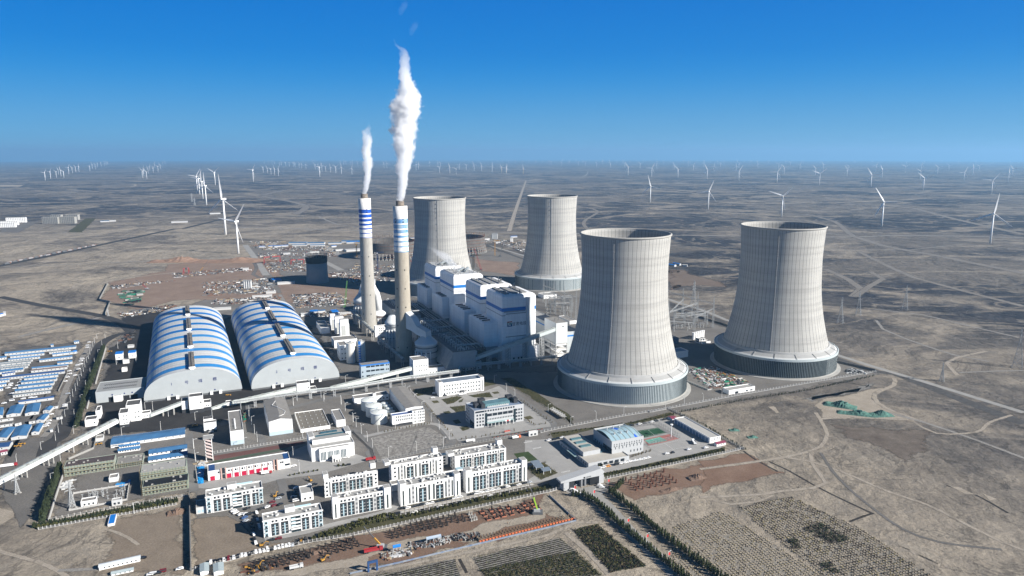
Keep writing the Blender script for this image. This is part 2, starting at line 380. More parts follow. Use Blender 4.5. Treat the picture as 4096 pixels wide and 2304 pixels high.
sheet('pit_haul_road', [A3(900,1449), A3(1340,1320), A4(0,1240), A4(420,1130), A4(900,1030), A4(1500,880), A4(1900,840), A4(1919,900), A4(1300,1070), A4(1180,1130), A4(560,1190), A4(200,1280), A4(150,1400), A3(1200,1449)], PALE, 5, 4, 14)
sheet('red_pit', [A5(650,680), A5(800,640), A5(1150,565), A5(1647,480), A5(1647,690), A5(1300,740), A5(920,860), A5(800,760)], soil('redder_pit', (.175,.112,.08), (.25,.172,.128), .05), 8, 5, 15)
sheet('red_pit_edge', [B8(0,480), B8(340,405), B8(620,560), B8(700,575), B8(0,740)], MT['redder_pit'], 6, 4, 15)
sheet('pale_clearing', [B7(0,1250), B7(200,1215), B7(420,1170), B7(380,1260), B7(440,1330), B7(700,1430), B8(1600,165), B8(960,150), B8(900,40)], PALE, 7, 4, 20)
sheet('stony_strip', [C6(1700,700), C6(2576,520), C6(2576,600), C6(1850,740)], soil('stony', (.16,.155,.145), (.26,.25,.235), .3), 10, 5, 15)
sheet('office_plaza', [C7(700,330), C7(960,390), C7(1540,330), C7(1720,260), C7(2360,720), C7(2280,770), C7(1240,900), C7(840,470)], PAVE)
sheet('dorm_forecourt', [A4(480,830), A4(1100,640), A4(1700,530), A4(1919,400), A5(0,560), A5(0,330), A5(280,320), A5(520,560), A5(290,640), A4(1760,560), A4(490,850)], PAVE)
sheet('sports_forecourt', [A5(500,570), A5(860,480), A5(960,440), A5(860,210), A5(1180,140), A5(1647,400), A5(1640,420), A5(640,600), A5(600,610)], PAVE)
sheet('station_forecourt', [A3(130,600), A3(330,540), A3(900,440), A3(1090,260), A3(1270,190), A3(1740,280), A3(1890,330), A3(1400,470), A3(1010,520), A3(860,560), A3(300,610)], PAVE)
sheet('gate_apron', [A5(330,750), A5(650,690), A5(680,740), A5(620,790), A5(560,830), A5(380,780)], CONC)
sheet('bare_garden_plot', [C7(235,860), C7(900,735), C7(1185,915), C7(1180,945), C7(370,1120)], PLOT)
sheet('dry_turf_strip', [C7(1720,180), C7(1900,300), C7(2576,720), C7(2576,640), C7(2150,350), C7(1850,170)], GRASS, 3, 1.5, 10)
for q in ([C7(710,320), C7(950,275), C7(960,355), C7(770,385)], [C7(1045,425), C7(1220,385), C7(1290,395), C7(1190,465), C7(1110,480)], [C7(1350,378), C7(1600,340), C7(1640,400), C7(1420,400)], [C7(1140,510), C7(1320,490), C7(1320,560), C7(1210,570)], [C7(930,440), C7(1000,432), C7(1030,458), C7(960,468)], [C7(1240,440), C7(1300,412), C7(1290,450), C7(1245,460)], [C7(1060,565), C7(1130,552), C7(1165,575), C7(1090,590)], [C7(1170,665), C7(1240,650), C7(1280,690), C7(1210,705)], [C7(1250,745), C7(1340,725), C7(1375,760), C7(1290,785)], [C7(1980,625), C7(2060,608), C7(2110,640), C7(2030,655)], [C7(1620,340), C7(1690,330), C7(1720,352), C7(1650,362)], [C7(1520,200), C7(1630,195), C7(1680,250), C7(1530,280)]):
    sheet('planting_bed', q, GRASS, .6, .3, 5)
sheet('green_lawn', [A4(1570,275), A4(1710,255), A4(1810,340), A4(1640,360)], LAWN)
sheet('garden', [A4(1700,400), A4(1880,350), A5(160,520), A5(280,600), A5(130,660), A5(40,600), A4(1760,480)], GRASS, 1.5, .8, 6)
sheet('shrub_bed', [A5(200,270), A5(560,225), A5(860,185), A5(1200,100), A5(1240,125), A5(880,205), A5(560,245), A5(230,320)], GRASS, 1, .5, 8)
sheet('hedge_bed', [A5(620,610), A5(1647,385), A5(1647,435), A5(660,655)], GRASS, 1, .5, 8)
sheet('front_bed', [A3(1280,1110), A4(180,930), A4(1120,740), A4(1919,560), A4(1919,640), A4(900,850), A4(0,1050), A3(1330,1130)], GRASS, 2, .8, 8)
sheet('dorm_bed', [A4(490,790), A4(1060,665), A4(1075,690), A4(560,800)], GRASS, 1, .5, 8)
sheet('dorm_bed', [A4(1120,660), A4(1690,535), A4(1700,545), A4(1150,680)], GRASS, 1, .5, 8)
sheet('running_track', [C5(500,720), C5(1640,530), C5(1690,560), C5(1500,600), C5(510,780)], soil('maroon_track', (.11,.055,.05), (.15,.08,.072), .1, soft=False, bumpy=.05))
sheet('green_track_verge', [C5(510,782), C5(1490,603), C5(1350,660), C5(420,830)], soil('green_mat', (.06,.085,.06), (.09,.11,.08), .1, soft=False, bumpy=.05))
sheet('scrap_storage_ground', [C6(410,360), C6(720,330), C6(1160,520), C6(700,610), C6(410,500)], soil('scrap_soil', (.15,.14,.13), (.24,.23,.21), .2), 2, 1, 10)
DITCH = soil('ditch_shade', (.035, .032, .03), (.07, .062, .055), .3)  # flat strips; the shade inside the ditches is put into this dark colour
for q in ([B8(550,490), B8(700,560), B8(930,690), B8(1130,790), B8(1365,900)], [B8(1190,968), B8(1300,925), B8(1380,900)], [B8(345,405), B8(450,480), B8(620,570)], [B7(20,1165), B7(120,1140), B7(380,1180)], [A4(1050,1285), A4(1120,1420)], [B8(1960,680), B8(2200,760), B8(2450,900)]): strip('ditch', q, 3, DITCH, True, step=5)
sheet('disturbed_ground', [B8(1050,180), B8(1500,210), B8(1900,265), B8(1850,420), B8(1600,490), B8(1400,400), B8(1150,300)], soil('churned_earth', (.1, .08, .066), (.2, .172, .145), .06), 12, 8, 15)
for q in ([B8(1980,685), B8(2060,690), B8(2210,755), B8(2100,745)], [B8(2230,730), B8(2380,790), B8(2300,800)], [B8(1570,1150), B8(1700,1200), B8(1900,1310), B8(1700,1225)], [A2(-20,790), A2(130,820), A2(150,880), A2(60,940), A2(-20,960)], [C6(1340,790), C6(1420,785), C6(1500,860), C6(1440,870)]): sheet('pale_patch', q, PALE, 1.5, 1, 6)
# railway bed, roads and tracks
strip('railway_bed', [D6(590,590), D6(1100,810), D6(1430,910), C6(2110,240), C6(2576,390), B7(520,1080), B7(1000,1270), B7(1442,1440)], 16, soil('ballast', (.06,.058,.057), (.1,.096,.092), .2, soft=False), curve=False, step=60)
strip('rail_side_road', [C2(1330,590), C2(1990,780), D6(590,520), D6(1300,760), D6(1460,830), C6(2110,190), C6(2576,340), B7(700,1130), B7(1442,1360)], 9, CONC, step=60)
strip('rail_track', [C2(1330,560), C2(1990,820), D6(590,560), D6(1440,870)], 10, MT['ballast'], step=60)
strip('entrance_road', [A5(590,790), A5(700,900), A5(860,1080), A5(1100,1300), A5(1330,1520), A5(1500,1700)], 11, CONC, step=20)
strip('coal_road', [B2(0,925), B2(560,1040), B2(1300,1170), B2(1560,1270), B2(1670,1380), A1(1500,130), A1(1330,220), A1(1260,320), A1(1130,560), A1(960,950), A1(850,1250), A1(770,1449), A2(470,180), A2(430,330)], 15, COALROAD, step=15)
strip('camp_lane', [A1(1130,300), A1(980,560), A1(860,800), A1(760,1100), A1(680,1290), A1(560,1440)], 10, GREYT, True)
strip('dirt_track', [A2(-40,1200), A2(150,1255), A2(350,1310), A2(560,1400), A2(700,1500)], 5, TRACK, True)
strip('dirt_track', [A2(560,1395), A2(760,1390), A2(950,1380)], 5, GREYT, True)
strip('dirt_track', [A2(1010,1000), A2(1120,1030), A2(1230,1080), A2(1330,1150)], 4, TRACK, True)
strip('far_railway', [B2(-60,545), B2(0,527), B2(640,400), B2(1250,265), B2(2254,50), B1(1800,820), B1(2380,680)], 22, COALROAD, step=60, curve=False)
strip('white_track', [B2(0,540), B2(560,520), B2(1200,495), B2(2000,460), B3(1000,385), B3(1120,410)], 12, GREYT, True, step=40)
strip('dirt_track', [B2(0,600), B2(500,500), B2(1000,395), B2(1500,300), B2(2254,245)], 9, TRACK, True, step=40)
strip('dirt_track', [B2(250,1440), B2(600,1350), B2(1000,1260), B2(1290,1190)], 16, GREYT, True)
strip('dirt_track', [B2(1290,770), B2(1450,710), B2(1750,670), B2(2000,640), B2(2254,610)], 10, TRACK, True)
strip('dirt_track', [B2(1070,735), B2(950,780), B2(990,820), B2(1260,810)], 8, TRACK, True)
strip('site_road', [B3(1000,240), B3(1120,400), B3(1260,610)], 16, CONC, step=30)
strip('site_road', [B3(1420,840), B3(1500,960), B3(1640,1100)], 10, GREYT, True)
strip('site_road', [B3(1960,250), B3(2150,370)], 20, CONC, step=30)
strip('site_road', [B3(1920,420), B3(2170,550)], 16, CONC, step=30)
strip('site_road', [B3(960,385), B3(1080,430), B3(1140,520), B3(1100,600), B3(1180,640), B3(2420,560)], 12, DARKYARD, True, step=30)
strip('pale_valley_road', [B3(600,20), B3(1500,40), B3(2400,70), C2(700,500), C2(1400,500), C2(2010,520), B5(560,905), B5(1400,890), B5(2576,912)], 26, GREYT, True, step=60)
strip('straight_far_road', [B4(90,845), B4(170,590), B4(255,350)], 26, TRACK, True, step=120)
strip('straight_far_road', [B4(255,350), B4(430,335), B4(800,315), B4(865,260)], 30, GREYT, True, step=200)
strip('far_wash', [C4(0,515), C4(300,455), C4(740,415), C4(1050,370), C4(1500,330)], 55, WASH, True, step=120)
strip('far_wash', [C4(0,530), C4(330,590), C4(450,640), C4(340,710)], 60, WASH, True, step=120)
strip('far_wash', [C4(350,650), C4(560,600), C4(1000,570), C4(1360,525), C4(1560,520)], 32, WASH, True, step=120)
strip('far_track', [C4(0,718), C4(600,738), C4(1010,712), C4(1560,690)], 16, GREYT, True, step=120)
strip('far_track', [C4(580,738), C4(780,820), C4(1010,850)], 14, GREYT, True, step=120)
strip('far_wash', [B4(1100,1000), B4(820,770), B4(960,650), B4(760,600)], 24, WASH, True, step=80)
strip('far_wash', [B5(2576,880), B5(1900,730), B5(1480,620), B5(1300,600)], 45, WASH, True, step=120)
strip('far_wash', [B5(420,680), B5(700,750), B5(900,900), B5(1150,960)], 30, WASH, True, step=120)
strip('far_wash', [B7(0,60), B7(200,80), B7(420,150), B7(800,220), B7(1442,350)], 40, WASH, True, step=100)
strip('far_wash', [B7(240,190), B7(440,290), B7(640,380), B7(1050,490), B7(1442,590)], 22, WASH, True, step=100)
strip('far_wash', [B7(0,320), B7(160,390), B7(260,460), B7(200,520)], 24, WASH, True, step=60)
strip('far_wash', [B7(330,340), B7(420,390), B7(330,440), B7(220,520)], 20, WASH, True, step=60)
strip('far_track', [B7(0,175), B7(620,180), B7(1000,140), B7(1442,180)], 9, GREYT, True, step=100)
strip('dirt_track', [B7(360,610), B7(700,650), B7(1080,740), B7(1400,815)], 8, GREYT, True, step=40)
strip('dirt_track', [B7(370,690), B7(420,755), B7(600,830), B7(930,940), B7(1190,990)], 7, GREYT, True, step=40)
strip('dirt_track', [B7(1170,915), B7(960,960), B7(880,1000), B7(960,1090)], 8, TRACK, True, step=30)
strip('dirt_track', [B7(970,1070), B7(1200,1060), B7(1442,1055)], 6, GREYT, True, step=30)
strip('dirt_track', [B7(500,1110), B7(500,1160), B7(360,1230), B7(430,1320), B7(720,1430)], 8, TRACK, True)
strip('dirt_track', [B8(1500,100), B8(1800,185), B8(2100,285), B8(2400,395), B8(2620,480)], 6.5, GREYT, True)
strip('dirt_track', [B8(920,100), B8(970,180), B8(1010,270), B8(960,370), B8(850,415), B8(640,460), B8(380,500), B8(0,550)], 6, TRACK, True)
strip('dirt_track', [B8(880,420), B8(890,500), B8(960,600), B8(1000,660), B8(900,700), B8(640,725), B8(500,750), B8(0,775)], 5.5, TRACK, True)
strip('dirt_track', [B8(700,460), B8(880,490), B8(1150,580), B8(1500,730), B8(1800,830), B8(2100,980), B8(2400,1130), B8(2620,1210)], 5, TRACK, True)
strip('dirt_track', [B8(960,420), B8(1050,560), B8(1200,720), B8(1400,880), B8(1600,1020), B8(1900,1130), B8(2400,1190)], 4, DARKYARD, True)
strip('dirt_track', [B8(100,800), B8(250,830), B8(450,810), B8(580,760)], 3.5, TRACK, True)
strip('dirt_track', [B8(1690,170), B8(1880,265), B8(2200,255), B8(2300,180), B8(2480,120)], 5, TRACK, True)
strip('dirt_track', [B8(960,150), B8(1200,140), B8(1700,160)], 6, TRACK, True)
strip('dirt_track', [A4(0,1449), A4(700,1310), A4(1300,1190), A4(1919,1050), A5(420,1010), A5(600,1010)], 5, TRACK, True)
strip('field_path', [A5(330,1090), A5(520,1250), A5(690,1440)], 6, TRACK, True)
for q, w in (([C7(30,770), C7(160,850), C7(250,1002), A4(180,260), A4(290,350), A4(700,250), A4(970,190), A4(990,160), A4(900,60), C7(840,470), C7(620,290), C7(1700,160)], 7), ([C7(160,850), C7(930,700), C7(1180,880)], 6), ([C7(1720,250), C7(2330,690), C7(2340,740), C7(1250,920)], 7), ([A6(1000,1449), A6(1500,1330), A7(200,1130), A7(900,1020), A8(700,1449), A8(1800,1320)], 8), ([A2(1810,80), A2(1830,360), A2(1860,640)], 8), ([C5(440,700), C5(1080,600), C5(1090,460), C5(980,300), C5(950,60)], 7), ([A3(1010,520), A3(1040,640), A3(940,770), A3(560,800)], 7), ([A3(860,1100), A3(1240,1030), A3(1500,960), A4(420,800), A4(400,620)], 6)):
    strip('plant_road', q, w, ASPH if w > 6 else PAVE, step=8)
# ------------------------------------------------------------------ common surfaces
WHITE = mat('white_panel', (.78, .78, .765), .6, .03, .15)
WHITE2 = mat('white_render', (.74, .735, .715), .75, .05, .4)
GREYW = mat('pale_grey_render', (.5, .505, .5), .8, .04, .3)
ROOFG = mat('roof_felt', (.23, .22, .205), .9, .12, .25)
ROOFD = mat('dark_roof', (.1, .097, .093), .9, .12, .3)
ROOFL = mat('pale_roof_screed', (.33, .325, .31), .9, .1, .4)
GLASS = mat('dark_glass', (.025, .032, .04), .15, .1, .5, spec=.5)
AQUA = mat('aqua_panel', (.36, .5, .55), .5, .05, .3)
CHAR = mat('charcoal_panel', (.04, .042, .046), .6, .05, .3)
STEEL = mat('galvanised_steel', (.42, .43, .43), .5, .1, .5)
DSTEEL = mat('dark_steel', (.11, .115, .12), .6, .1, .5)
BLUE = mat('bright_blue', (.012, .17, .55), .5, .06, .2)
BLUER = mat('blue_roof', (.06, .17, .33), .6, .12, .12, col2=(.04, .11, .22), spec=.15)
NAVY = mat('navy_roof', (.03, .075, .19), .5, .1, .2)
CONCR = mat('raw_concrete', (.36, .35, .325), .9, .1, .1)
RUST = mat('rust_brown', (.17, .09, .06), .9, .15, .4)
REDP = mat('red_paint', (.32, .03, .035), .5, .06, .4)
YEL = mat('yellow_paint', (.45, .24, .04), .5, .08, .4)
ORANGE = mat('orange_plastic', (.6, .16, .07), .5, .06, .5)
BLACK = mat('black_rubber', (.015, .015, .016), .8, .1, 1.)

# ------------------------------------------------------------------ cooling towers
def concrete_shell(name, nseam, base, cool=False):
    g = G(name, .9, .15); x, y, z = g.xyz()
    a = g.math('MULTIPLY', g.math('ARCTAN2', y, x), nseam/(2*pi)); f = g.math('ABSOLUTE', g.math('SUBTRACT', g.math('FRACT', a), .5))
    seam = g.math('GREATER_THAN', f, .455)
    cell = g.math('FLOOR', a)
    n = g.t.nodes.new('ShaderNodeTexWhiteNoise'); n.noise_dimensions = '1D'; g.put(n.inputs[1], cell)
    ring = g.math('GREATER_THAN', g.math('FRACT', g.math('MULTIPLY', z, .62)), .86)
    lift = g.noise(1., 3, .6, 0, g.mapping((.004, .004, .16)))
    stain = g.noise(.06, 6, .6, 0, g.mapping((1, 1, .12)))
    c = g.ramp(lift, (.25, tuple(q*.78 for q in base)), (.5, base), (.75, tuple(q*1.12 for q in base)))
    c = g.mix(g.rng(stain, .4, .75, 0, .35), c, tuple(q*.55 for q in base))
    c = g.mix(g.math('MULTIPLY', ring, .4), c, tuple(q*.5 for q in base))
    c = g.mix(g.math('MULTIPLY', seam, g.math('ADD', .5, g.math('MULTIPLY', n.outputs[0], .45))), c, (.035, .036, .038))
    g.col(c); g.bump(g.math('MULTIPLY', ring, -1.), .3, .25)
    return g.m
SHELL = concrete_shell('tower_concrete', 68, (.375, .368, .345))
DRUMW = mat('white_coping', (.52, .525, .515), .7, .06, .2)
DRUMR = mat('drum_deck', (.34, .34, .33), .8, .08, .1)
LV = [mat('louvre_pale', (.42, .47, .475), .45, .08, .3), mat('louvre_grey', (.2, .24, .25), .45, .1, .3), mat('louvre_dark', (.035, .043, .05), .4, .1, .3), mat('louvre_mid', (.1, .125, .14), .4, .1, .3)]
PROF = [(72.2, 15.5), (67.4, 26), (62.9, 42), (58.7, 59), (55.4, 76), (53, 93), (51.5, 110), (50.8, 126), (50.3, 143), (50.8, 160), (51.7, 176), (52.2, 183)]
def lerp_prof(pr, k):
    o = []
    for i in range(len(pr)-1):
        for j in range(k):
            t = j/k; p0, p1, p2, p3 = pr[max(i-1,0)], pr[i], pr[i+1], pr[min(i+2, len(pr)-1)]
            f = lambda a, b, c, d: .5*(2*b + (c-a)*t + (2*a-5*b+4*c-d)*t*t + (3*b-a-3*c+d)*t**3)
            o.append((f(p0[0], p1[0], p2[0], p3[0]), f(p0[1], p1[1], p2[1], p3[1])))
    return o + [pr[-1]]
def cooling_tower(loc, label, sc, kind, ladder=None, ins=None):
    t = thing('cooling_tower', label, 'cooling tower', loc, 0, 'concrete cooling towers of the power station', sc)
    pr = lerp_prof(PROF, 3)
    m = MB(); m.lathe(pr + [(r-1.1, z) for r, z in pr[::-1]], 136, closed=True); m.build('shell', SHELL, t, True)
    m = MB(); m.lathe([(52.1, 182), (53.2, 182.8), (53.3, 184.2), (52.2, 184.6), (51.2, 184.4), (51.1, 182)], 136, closed=True); m.build('rim', CONCR, t, True)
    m = MB(); m.lathe([(77.4, 24.5), (74, 26.2), (68.6, 29), (67.2, 31.5), (66.4, 31.5), (67, 22)], 136, [0, 1, 1, 0, 0]); m.build('drum_deck', [DRUMW, DRUMR], t)
    m = MB(); m.lathe([(77.2, 22.2), (78.2, 22.4), (78.3, 25.2), (77.3, 25.6), (76.9, 24)], 136, closed=True); m.build('coping', mat('coping_steel', (.42, .47, .475), .45, .05, .3), t)
    # louvre wall: a saw-tooth ring of tall narrow slats
    m = MB(); n = 230; r = random.Random(3)
    for k in range(n):
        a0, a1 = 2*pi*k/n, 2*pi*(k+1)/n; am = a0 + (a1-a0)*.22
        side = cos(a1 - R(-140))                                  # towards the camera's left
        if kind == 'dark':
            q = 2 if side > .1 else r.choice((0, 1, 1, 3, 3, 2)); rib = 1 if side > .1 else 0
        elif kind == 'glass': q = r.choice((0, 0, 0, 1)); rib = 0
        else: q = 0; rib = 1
        pts = [(77.45, a0), (77.45, am), (76.9, am), (76.9, a1), (77.45, a1)]
        for (ra, aa), (rb, ab), mi in ((pts[0], pts[1], rib), (pts[1], pts[2], 2), (pts[2], pts[3], q), (pts[3], pts[4], 2)):
            m.add([(ra*cos(aa), ra*sin(aa), 1.2), (rb*cos(ab), rb*sin(ab), 1.2), (rb*cos(ab), rb*sin(ab), 22.3), (ra*cos(aa), ra*sin(aa), 22.3)], [(0, 1, 2, 3)], mi)
    m.build('louvre_wall', LV, t)
    m = MB(); m.lathe([(82.6, 0), (82.6, .5), (78.2, .9), (78, 1.6), (76.8, 1.6)], 136); m.build('apron', CONCR, t)
    for k in range(8):                                           # roof walkways over the drum
        a = R(-150 + 20*k); d = Vector((cos(a), sin(a), 0)); m = MB(); m.beam(d*68.5+Vector((0,0,29.5)), d*76.5+Vector((0,0,25.6)), .5, .4); m.build('deck_rib', DRUMR, t)
    if ladder is not None:
        a = R(ladder); m = MB(); d = Vector((cos(a), sin(a), 0)); s = Vector((-sin(a), cos(a), 0))
        for (r0, z0), (r1, z1) in zip(pr, pr[1:]): m.beam(d*(r0+.3)+Vector((0,0,z0)), d*(r1+.3)+Vector((0,0,z1)), .4, .4)
        for z in (60, 84, 100, 114, 126, 138, 150, 160, 168, 176):
            rr = next(r0 for r0, z0 in pr if z0 >= z); m.M = Matrix.Translation(d*(rr+.8) + Vector((0,0,z))) @ Matrix.Rotation(a, 4, 'Z'); m.box(-.4, .5, -.8, .8, -.2, .6); m.M = None
        m.build('ladder', mat('ladder_grey', (.3, .3, .3), .7, .1), t)
    return t
TF, TR = (133, 829, 0), (352.3, 922.6, 0)
cooling_tower(TF, 'nearest cooling tower, its pale slatted drum standing above the office plaza', 1, 'pale', -113)
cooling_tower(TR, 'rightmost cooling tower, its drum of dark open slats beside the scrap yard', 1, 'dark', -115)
cooling_tower((84, 1497, 0), 'far cooling tower with silvery drum, behind the switchyard and nearest tower', (1, 1, 1.028), 'glass', -95)
cooling_tower((-145, 1430, 0), 'cooling tower rising directly behind the boiler houses, its base hidden', (1, 1, 1.028), 'pale', -90)

# towers still under construction: stubs of shell on leaning legs
def ring_stub(p0, rad, z1, z2, label):
    t = thing('unfinished_cooling_tower', label, 'cooling tower', p0, 0, 'cooling tower rings under construction')
    m = MB(); n = 72
    m.lathe([(rad*.965, z1), (rad*.945, z2), (rad*.93, z2), (rad*.95, z1)], n, closed=True); m.build('shell_ring', mat('green_concrete', (.13, .12, .11), .9, .25, .15), t)
    m = MB()
    for k in range(48):
        a = 2*pi*k/48; b = 2*pi*(k+.42)/48
        for c, d in ((a, b), (b, a)): m.beam((rad*1.03*cos(c), rad*1.03*sin(c), 0), (rad*.965*cos(d), rad*.965*sin(d), z1), 1.3)
    struct(m.build('leaning_leg', CONCR, t), 'stuff')
    m = MB()
    for j, z in enumerate((z1*.35, z1*.7, z1, z1+(z2-z1)*.4, z1+(z2-z1)*.75)): m.lathe([(rad*1.035-j*1.0, z), (rad*1.035-j*1.0, z+1)], n)
    m.build('working_platform', RUST, t)
    m = MB()
    for k in range(n):
        a = 2*pi*k/n; m.beam((rad*.94*cos(a), rad*.94*sin(a), z2), (rad*(.95)*cos(a+.02), rad*.95*sin(a+.02), z2+5+2*(k%3)), .7)
    struct(m.build('climbing_frame', RUST, t), 'stuff'); return t
def axis_at(p, z=0): return P(p, z)
q = P(C2(1290, 760)); ring_stub((q.x-8, q.y+40, 0), 72, 21, 44, 'half-built cooling tower ring on leaning white legs, right of the far tower')
q = P(C2(430, 820)); ring_stub((q.x, q.y+45, 0), 74, 17, 44, 'half-built cooling tower ring seen between the two chimneys')
q = P(B3(1880, 690)); t = thing('short_round_tower', 'short dark concrete drum tower with black open rim among the works', 'tower', (q.x, q.y, 0))
m = MB(); m.lathe([(24, 0), (22.5, 18), (22, 44), (21, 44), (21, 20)], 48); m.build('shell', mat('shade_concrete', (.27, .275, .27), .9, .06, .1), t, True)
m = MB(); m.lathe([(22.6, 43), (23, 46), (23, 56), (21, 56), (21, 43)], 48); m.build('formwork_ring', BLACK, t)
m = MB()
for k in range(24): a = 2*pi*k/24; m.beam((22*cos(a), 22*sin(a), 56), (22*cos(a), 22*sin(a), 61), .6)
m.lathe([(22, 60.5), (22.2, 61)], 24); struct(m.build('guard_rail', DSTEEL, t), 'stuff')

# ------------------------------------------------------------------ chimneys
BLUES = mat('deep_blue_band', (.01, .075, .38), .5, .05, .1)
BLUEF = mat('faded_blue_band', (.03, .2, .5), .55, .1, .16, col2=(.33, .42, .46))
CHW = mat('chimney_white', (.8, .79, .765), .6, .05, .2, col2=(.62, .6, .55))
def chimney_concrete(name, base):
    g = G(name, .9, .15); x, y, z = g.xyz()
    ring = g.math('GREATER_THAN', g.math('FRACT', g.math('MULTIPLY', z, .5)), .85)
    c = g.ramp(g.noise(.5, 5, .6, 0, g.mapping((1, 1, .25))), (.3, tuple(q*.8 for q in base)), (.7, base))
    c = g.mix(g.math('MULTIPLY', ring, .3), c, tuple(q*.55 for q in base)); g.col(c); return g.m
CHC1 = chimney_concrete('chimney_concrete_warm', (.36, .325, .265)); CHC2 = chimney_concrete('chimney_concrete_grey', (.36, .345, .31))
def chimney(q, label, rows, top, flue, rad, blue, conc, extra):
    q = Vector(q); t = thing('chimney', label, 'chimney', q, 0, 'striped chimneys of the power station')
    def zat(row):
        lo, hi = 0., 300.
        for i in range(40):
            mm = (lo+hi)/2
            if PJ((q.x, q.y, mm))[1] > row: lo = mm
            else: hi = mm
        return lo
    zs = [zat(r) for r in rows]; ztop = zs[0]
    def rr(z):
        for (z0, r0), (z1, r1) in zip(rad, rad[1:]):
            if z <= z1: return r0 + (r1-r0)*(z-z0)/(z1-z0)
        return rad[-1][1]
    m = MB(); pr = [(rr(z), z) for z in [0, 15, 30, 45, 60, 75, 90, 105, 120, 135] if z < zs[-1]-3] + [(rr(zs[-1]), zs[-1])]
    m.lathe(pr, 40); m.build('shaft', conc, t, True)
    for i in range(len(zs)-1):
        m = MB(); a, b = zs[i+1], zs[i]
        if i == 0: m.lathe([(rr(a), a), (rr(b), b), (rr(b)-.8, b+.1), (rr(b)-.9, b-1.2), (4, b-1.2)], 40)
        else: m.lathe([(rr(a), a), (rr(b), b)], 40)
        m.build('white_band' if i % 2 == 0 else 'blue_band', CHW if i % 2 == 0 else blue, t, True)
    m = MB(); m.lathe([(5.2, ztop-3), (5.2, ztop+flue), (4.6, ztop+flue), (4.6, ztop-2)], 28); m.build('flue', mat('stained_flue', (.24, .2, .16), .8, .2, .3, col2=(.09, .08, .07)), t, True)
    for z in extra:
        for a in (-125, -60):
            m = MB(); d = Vector((cos(R(a)), sin(R(a)), 0)); m.M = Matrix.Translation(d*rr(z) + Vector((0,0,z))) @ Matrix.Rotation(R(a), 4, 'Z'); m.box(-.2, .25, -.6, .6, -.9, .9); m.build('vent_opening', BLACK, t)
    return t, ztop+flue
RAD = [(0, 12.2), (20, 11.4), (66, 10.3), (110, 9.8), (150, 9.5), (215, 9.2)]
QN, QF = Vector((-146, 931, 0)), Vector((-225, 1090, 0))
rowsN = [C2(0, y)[1] for y in (210, 355, 405, 418, 462, 478, 515, 542, 568, 602, 622, 662, 676, 722, 733)]
rowsF = [C2(0, y)[1] for y in (122, 248, 290, 303, 339, 355, 385, 407, 431, 459, 475, 512, 523, 564, 570)]
cn, ztN = chimney(QN, 'nearer chimney with faded sky-blue bands and a rusty steel flue', rowsN, 0, 6.6, RAD, BLUEF, CHC1, (20, 50, 75, 100, 125, 188, 192))
cf, ztF = chimney(QF, 'farther chimney at left with deep navy-blue bands on white', rowsF, 0, 6.6, RAD, BLUES, CHC2, (30, 60, 90, 120, 188, 192))

# ------------------------------------------------------------------ steam: a lumpy soft-edged volume inside a loose tube
def plume(label, q, z0, pts, dens, seed, drift=0):
    """pts: (height above the flue, sideways offset, radius)"""
    t = link('steam_plume', None, None, (q[0], q[1], z0)); zmax = pts[-1][0]
    g = G('steam_%d' % seed); t_ = g.t; t_.nodes.remove(g.b); x, y, z = g.xyz()
    def curve(idx):
        n = t_.nodes.new('ShaderNodeFloatCurve'); g.put(n.inputs[1], g.math('DIVIDE', z, zmax)); cv = n.mapping.curves[0]
        lo = min(p[idx] for p in pts); hi = max(p[idx] for p in pts); hi = hi if hi > lo else lo+1
        while len(cv.points) < len(pts): cv.points.new(.5, .5)
        for pt, p in zip(cv.points, pts): pt.location = (p[0]/zmax, (p[idx]-lo)/(hi-lo)); pt.handle_type = 'AUTO_CLAMPED'
        n.mapping.update(); return g.math('MULTIPLY_ADD', n.outputs[0], hi-lo, lo)
    ox, rad = curve(1), curve(2)
    big = g.noise(.05, 3, .5, .6); sm = g.noise(.13, 6, .68, .4)
    dx = g.math('SUBTRACT', x, ox); rr = g.math('SQRT', g.math('ADD', g.math('MULTIPLY', dx, dx), g.math('MULTIPLY', y, y)))
    fr_ = g.math('DIVIDE', rr, rad)
    s = g.math('ADD', g.math('SUBTRACT', 1.0, fr_), g.math('MULTIPLY_ADD', big, 1.7, -.85))
    s = g.math('ADD', s, g.math('MULTIPLY_ADD', sm, 1.7, -.85))
    up = g.math('DIVIDE', z, zmax); thin = g.rng(up, .62, 1.02, 1, .05)
    s = g.math('SUBTRACT', s, g.rng(up, .75, 1., 0, .25))
    d = g.math('MULTIPLY', g.rng(s, .0, .3), g.math('MULTIPLY', thin, dens))
    v = t_.nodes.new('ShaderNodeVolumePrincipled'); v.inputs['Color'].default_value = (.985, .988, .992, 1); v.inputs['Anisotropy'].default_value = .1
    g.put(v.inputs['Density'], d); t_.links.new(v.outputs[0], t_.nodes['Material Output'].inputs['Volume'])
    g.m.cycles.volume_step_rate = .09
    m = MB(); m.tube([(p[1], 0, p[0]) for p in pts], [p[2]*1.75 for p in pts], 16); o = m.build('steam_plume', g.m)
    bpy.data.objects.remove(t); o.name = 'steam_plume'; o.location = (q[0], q[1], z0); tag(o, label, 'steam'); return o
def pl(fr_pts, q, z0):
    o = []
    for (x, y, w) in fr_pts:
        px = F1(x, y); lo, hi = 0., 800.
        for i in range(40):
            mm = (lo+hi)/2
            if PJ((q.x, q.y, mm))[1] > px[1]: lo = mm
            else: hi = mm
        zc = q.y*CP - (lo-H)*SP; o.append((lo-z0, (px[0]-PJ((q.x, q.y, lo))[0])*zc/F, w/2/1.81*zc/F))
    o[0] = (0, 0, o[0][2]); return o
F1 = fr(1400, 0, 1.81)
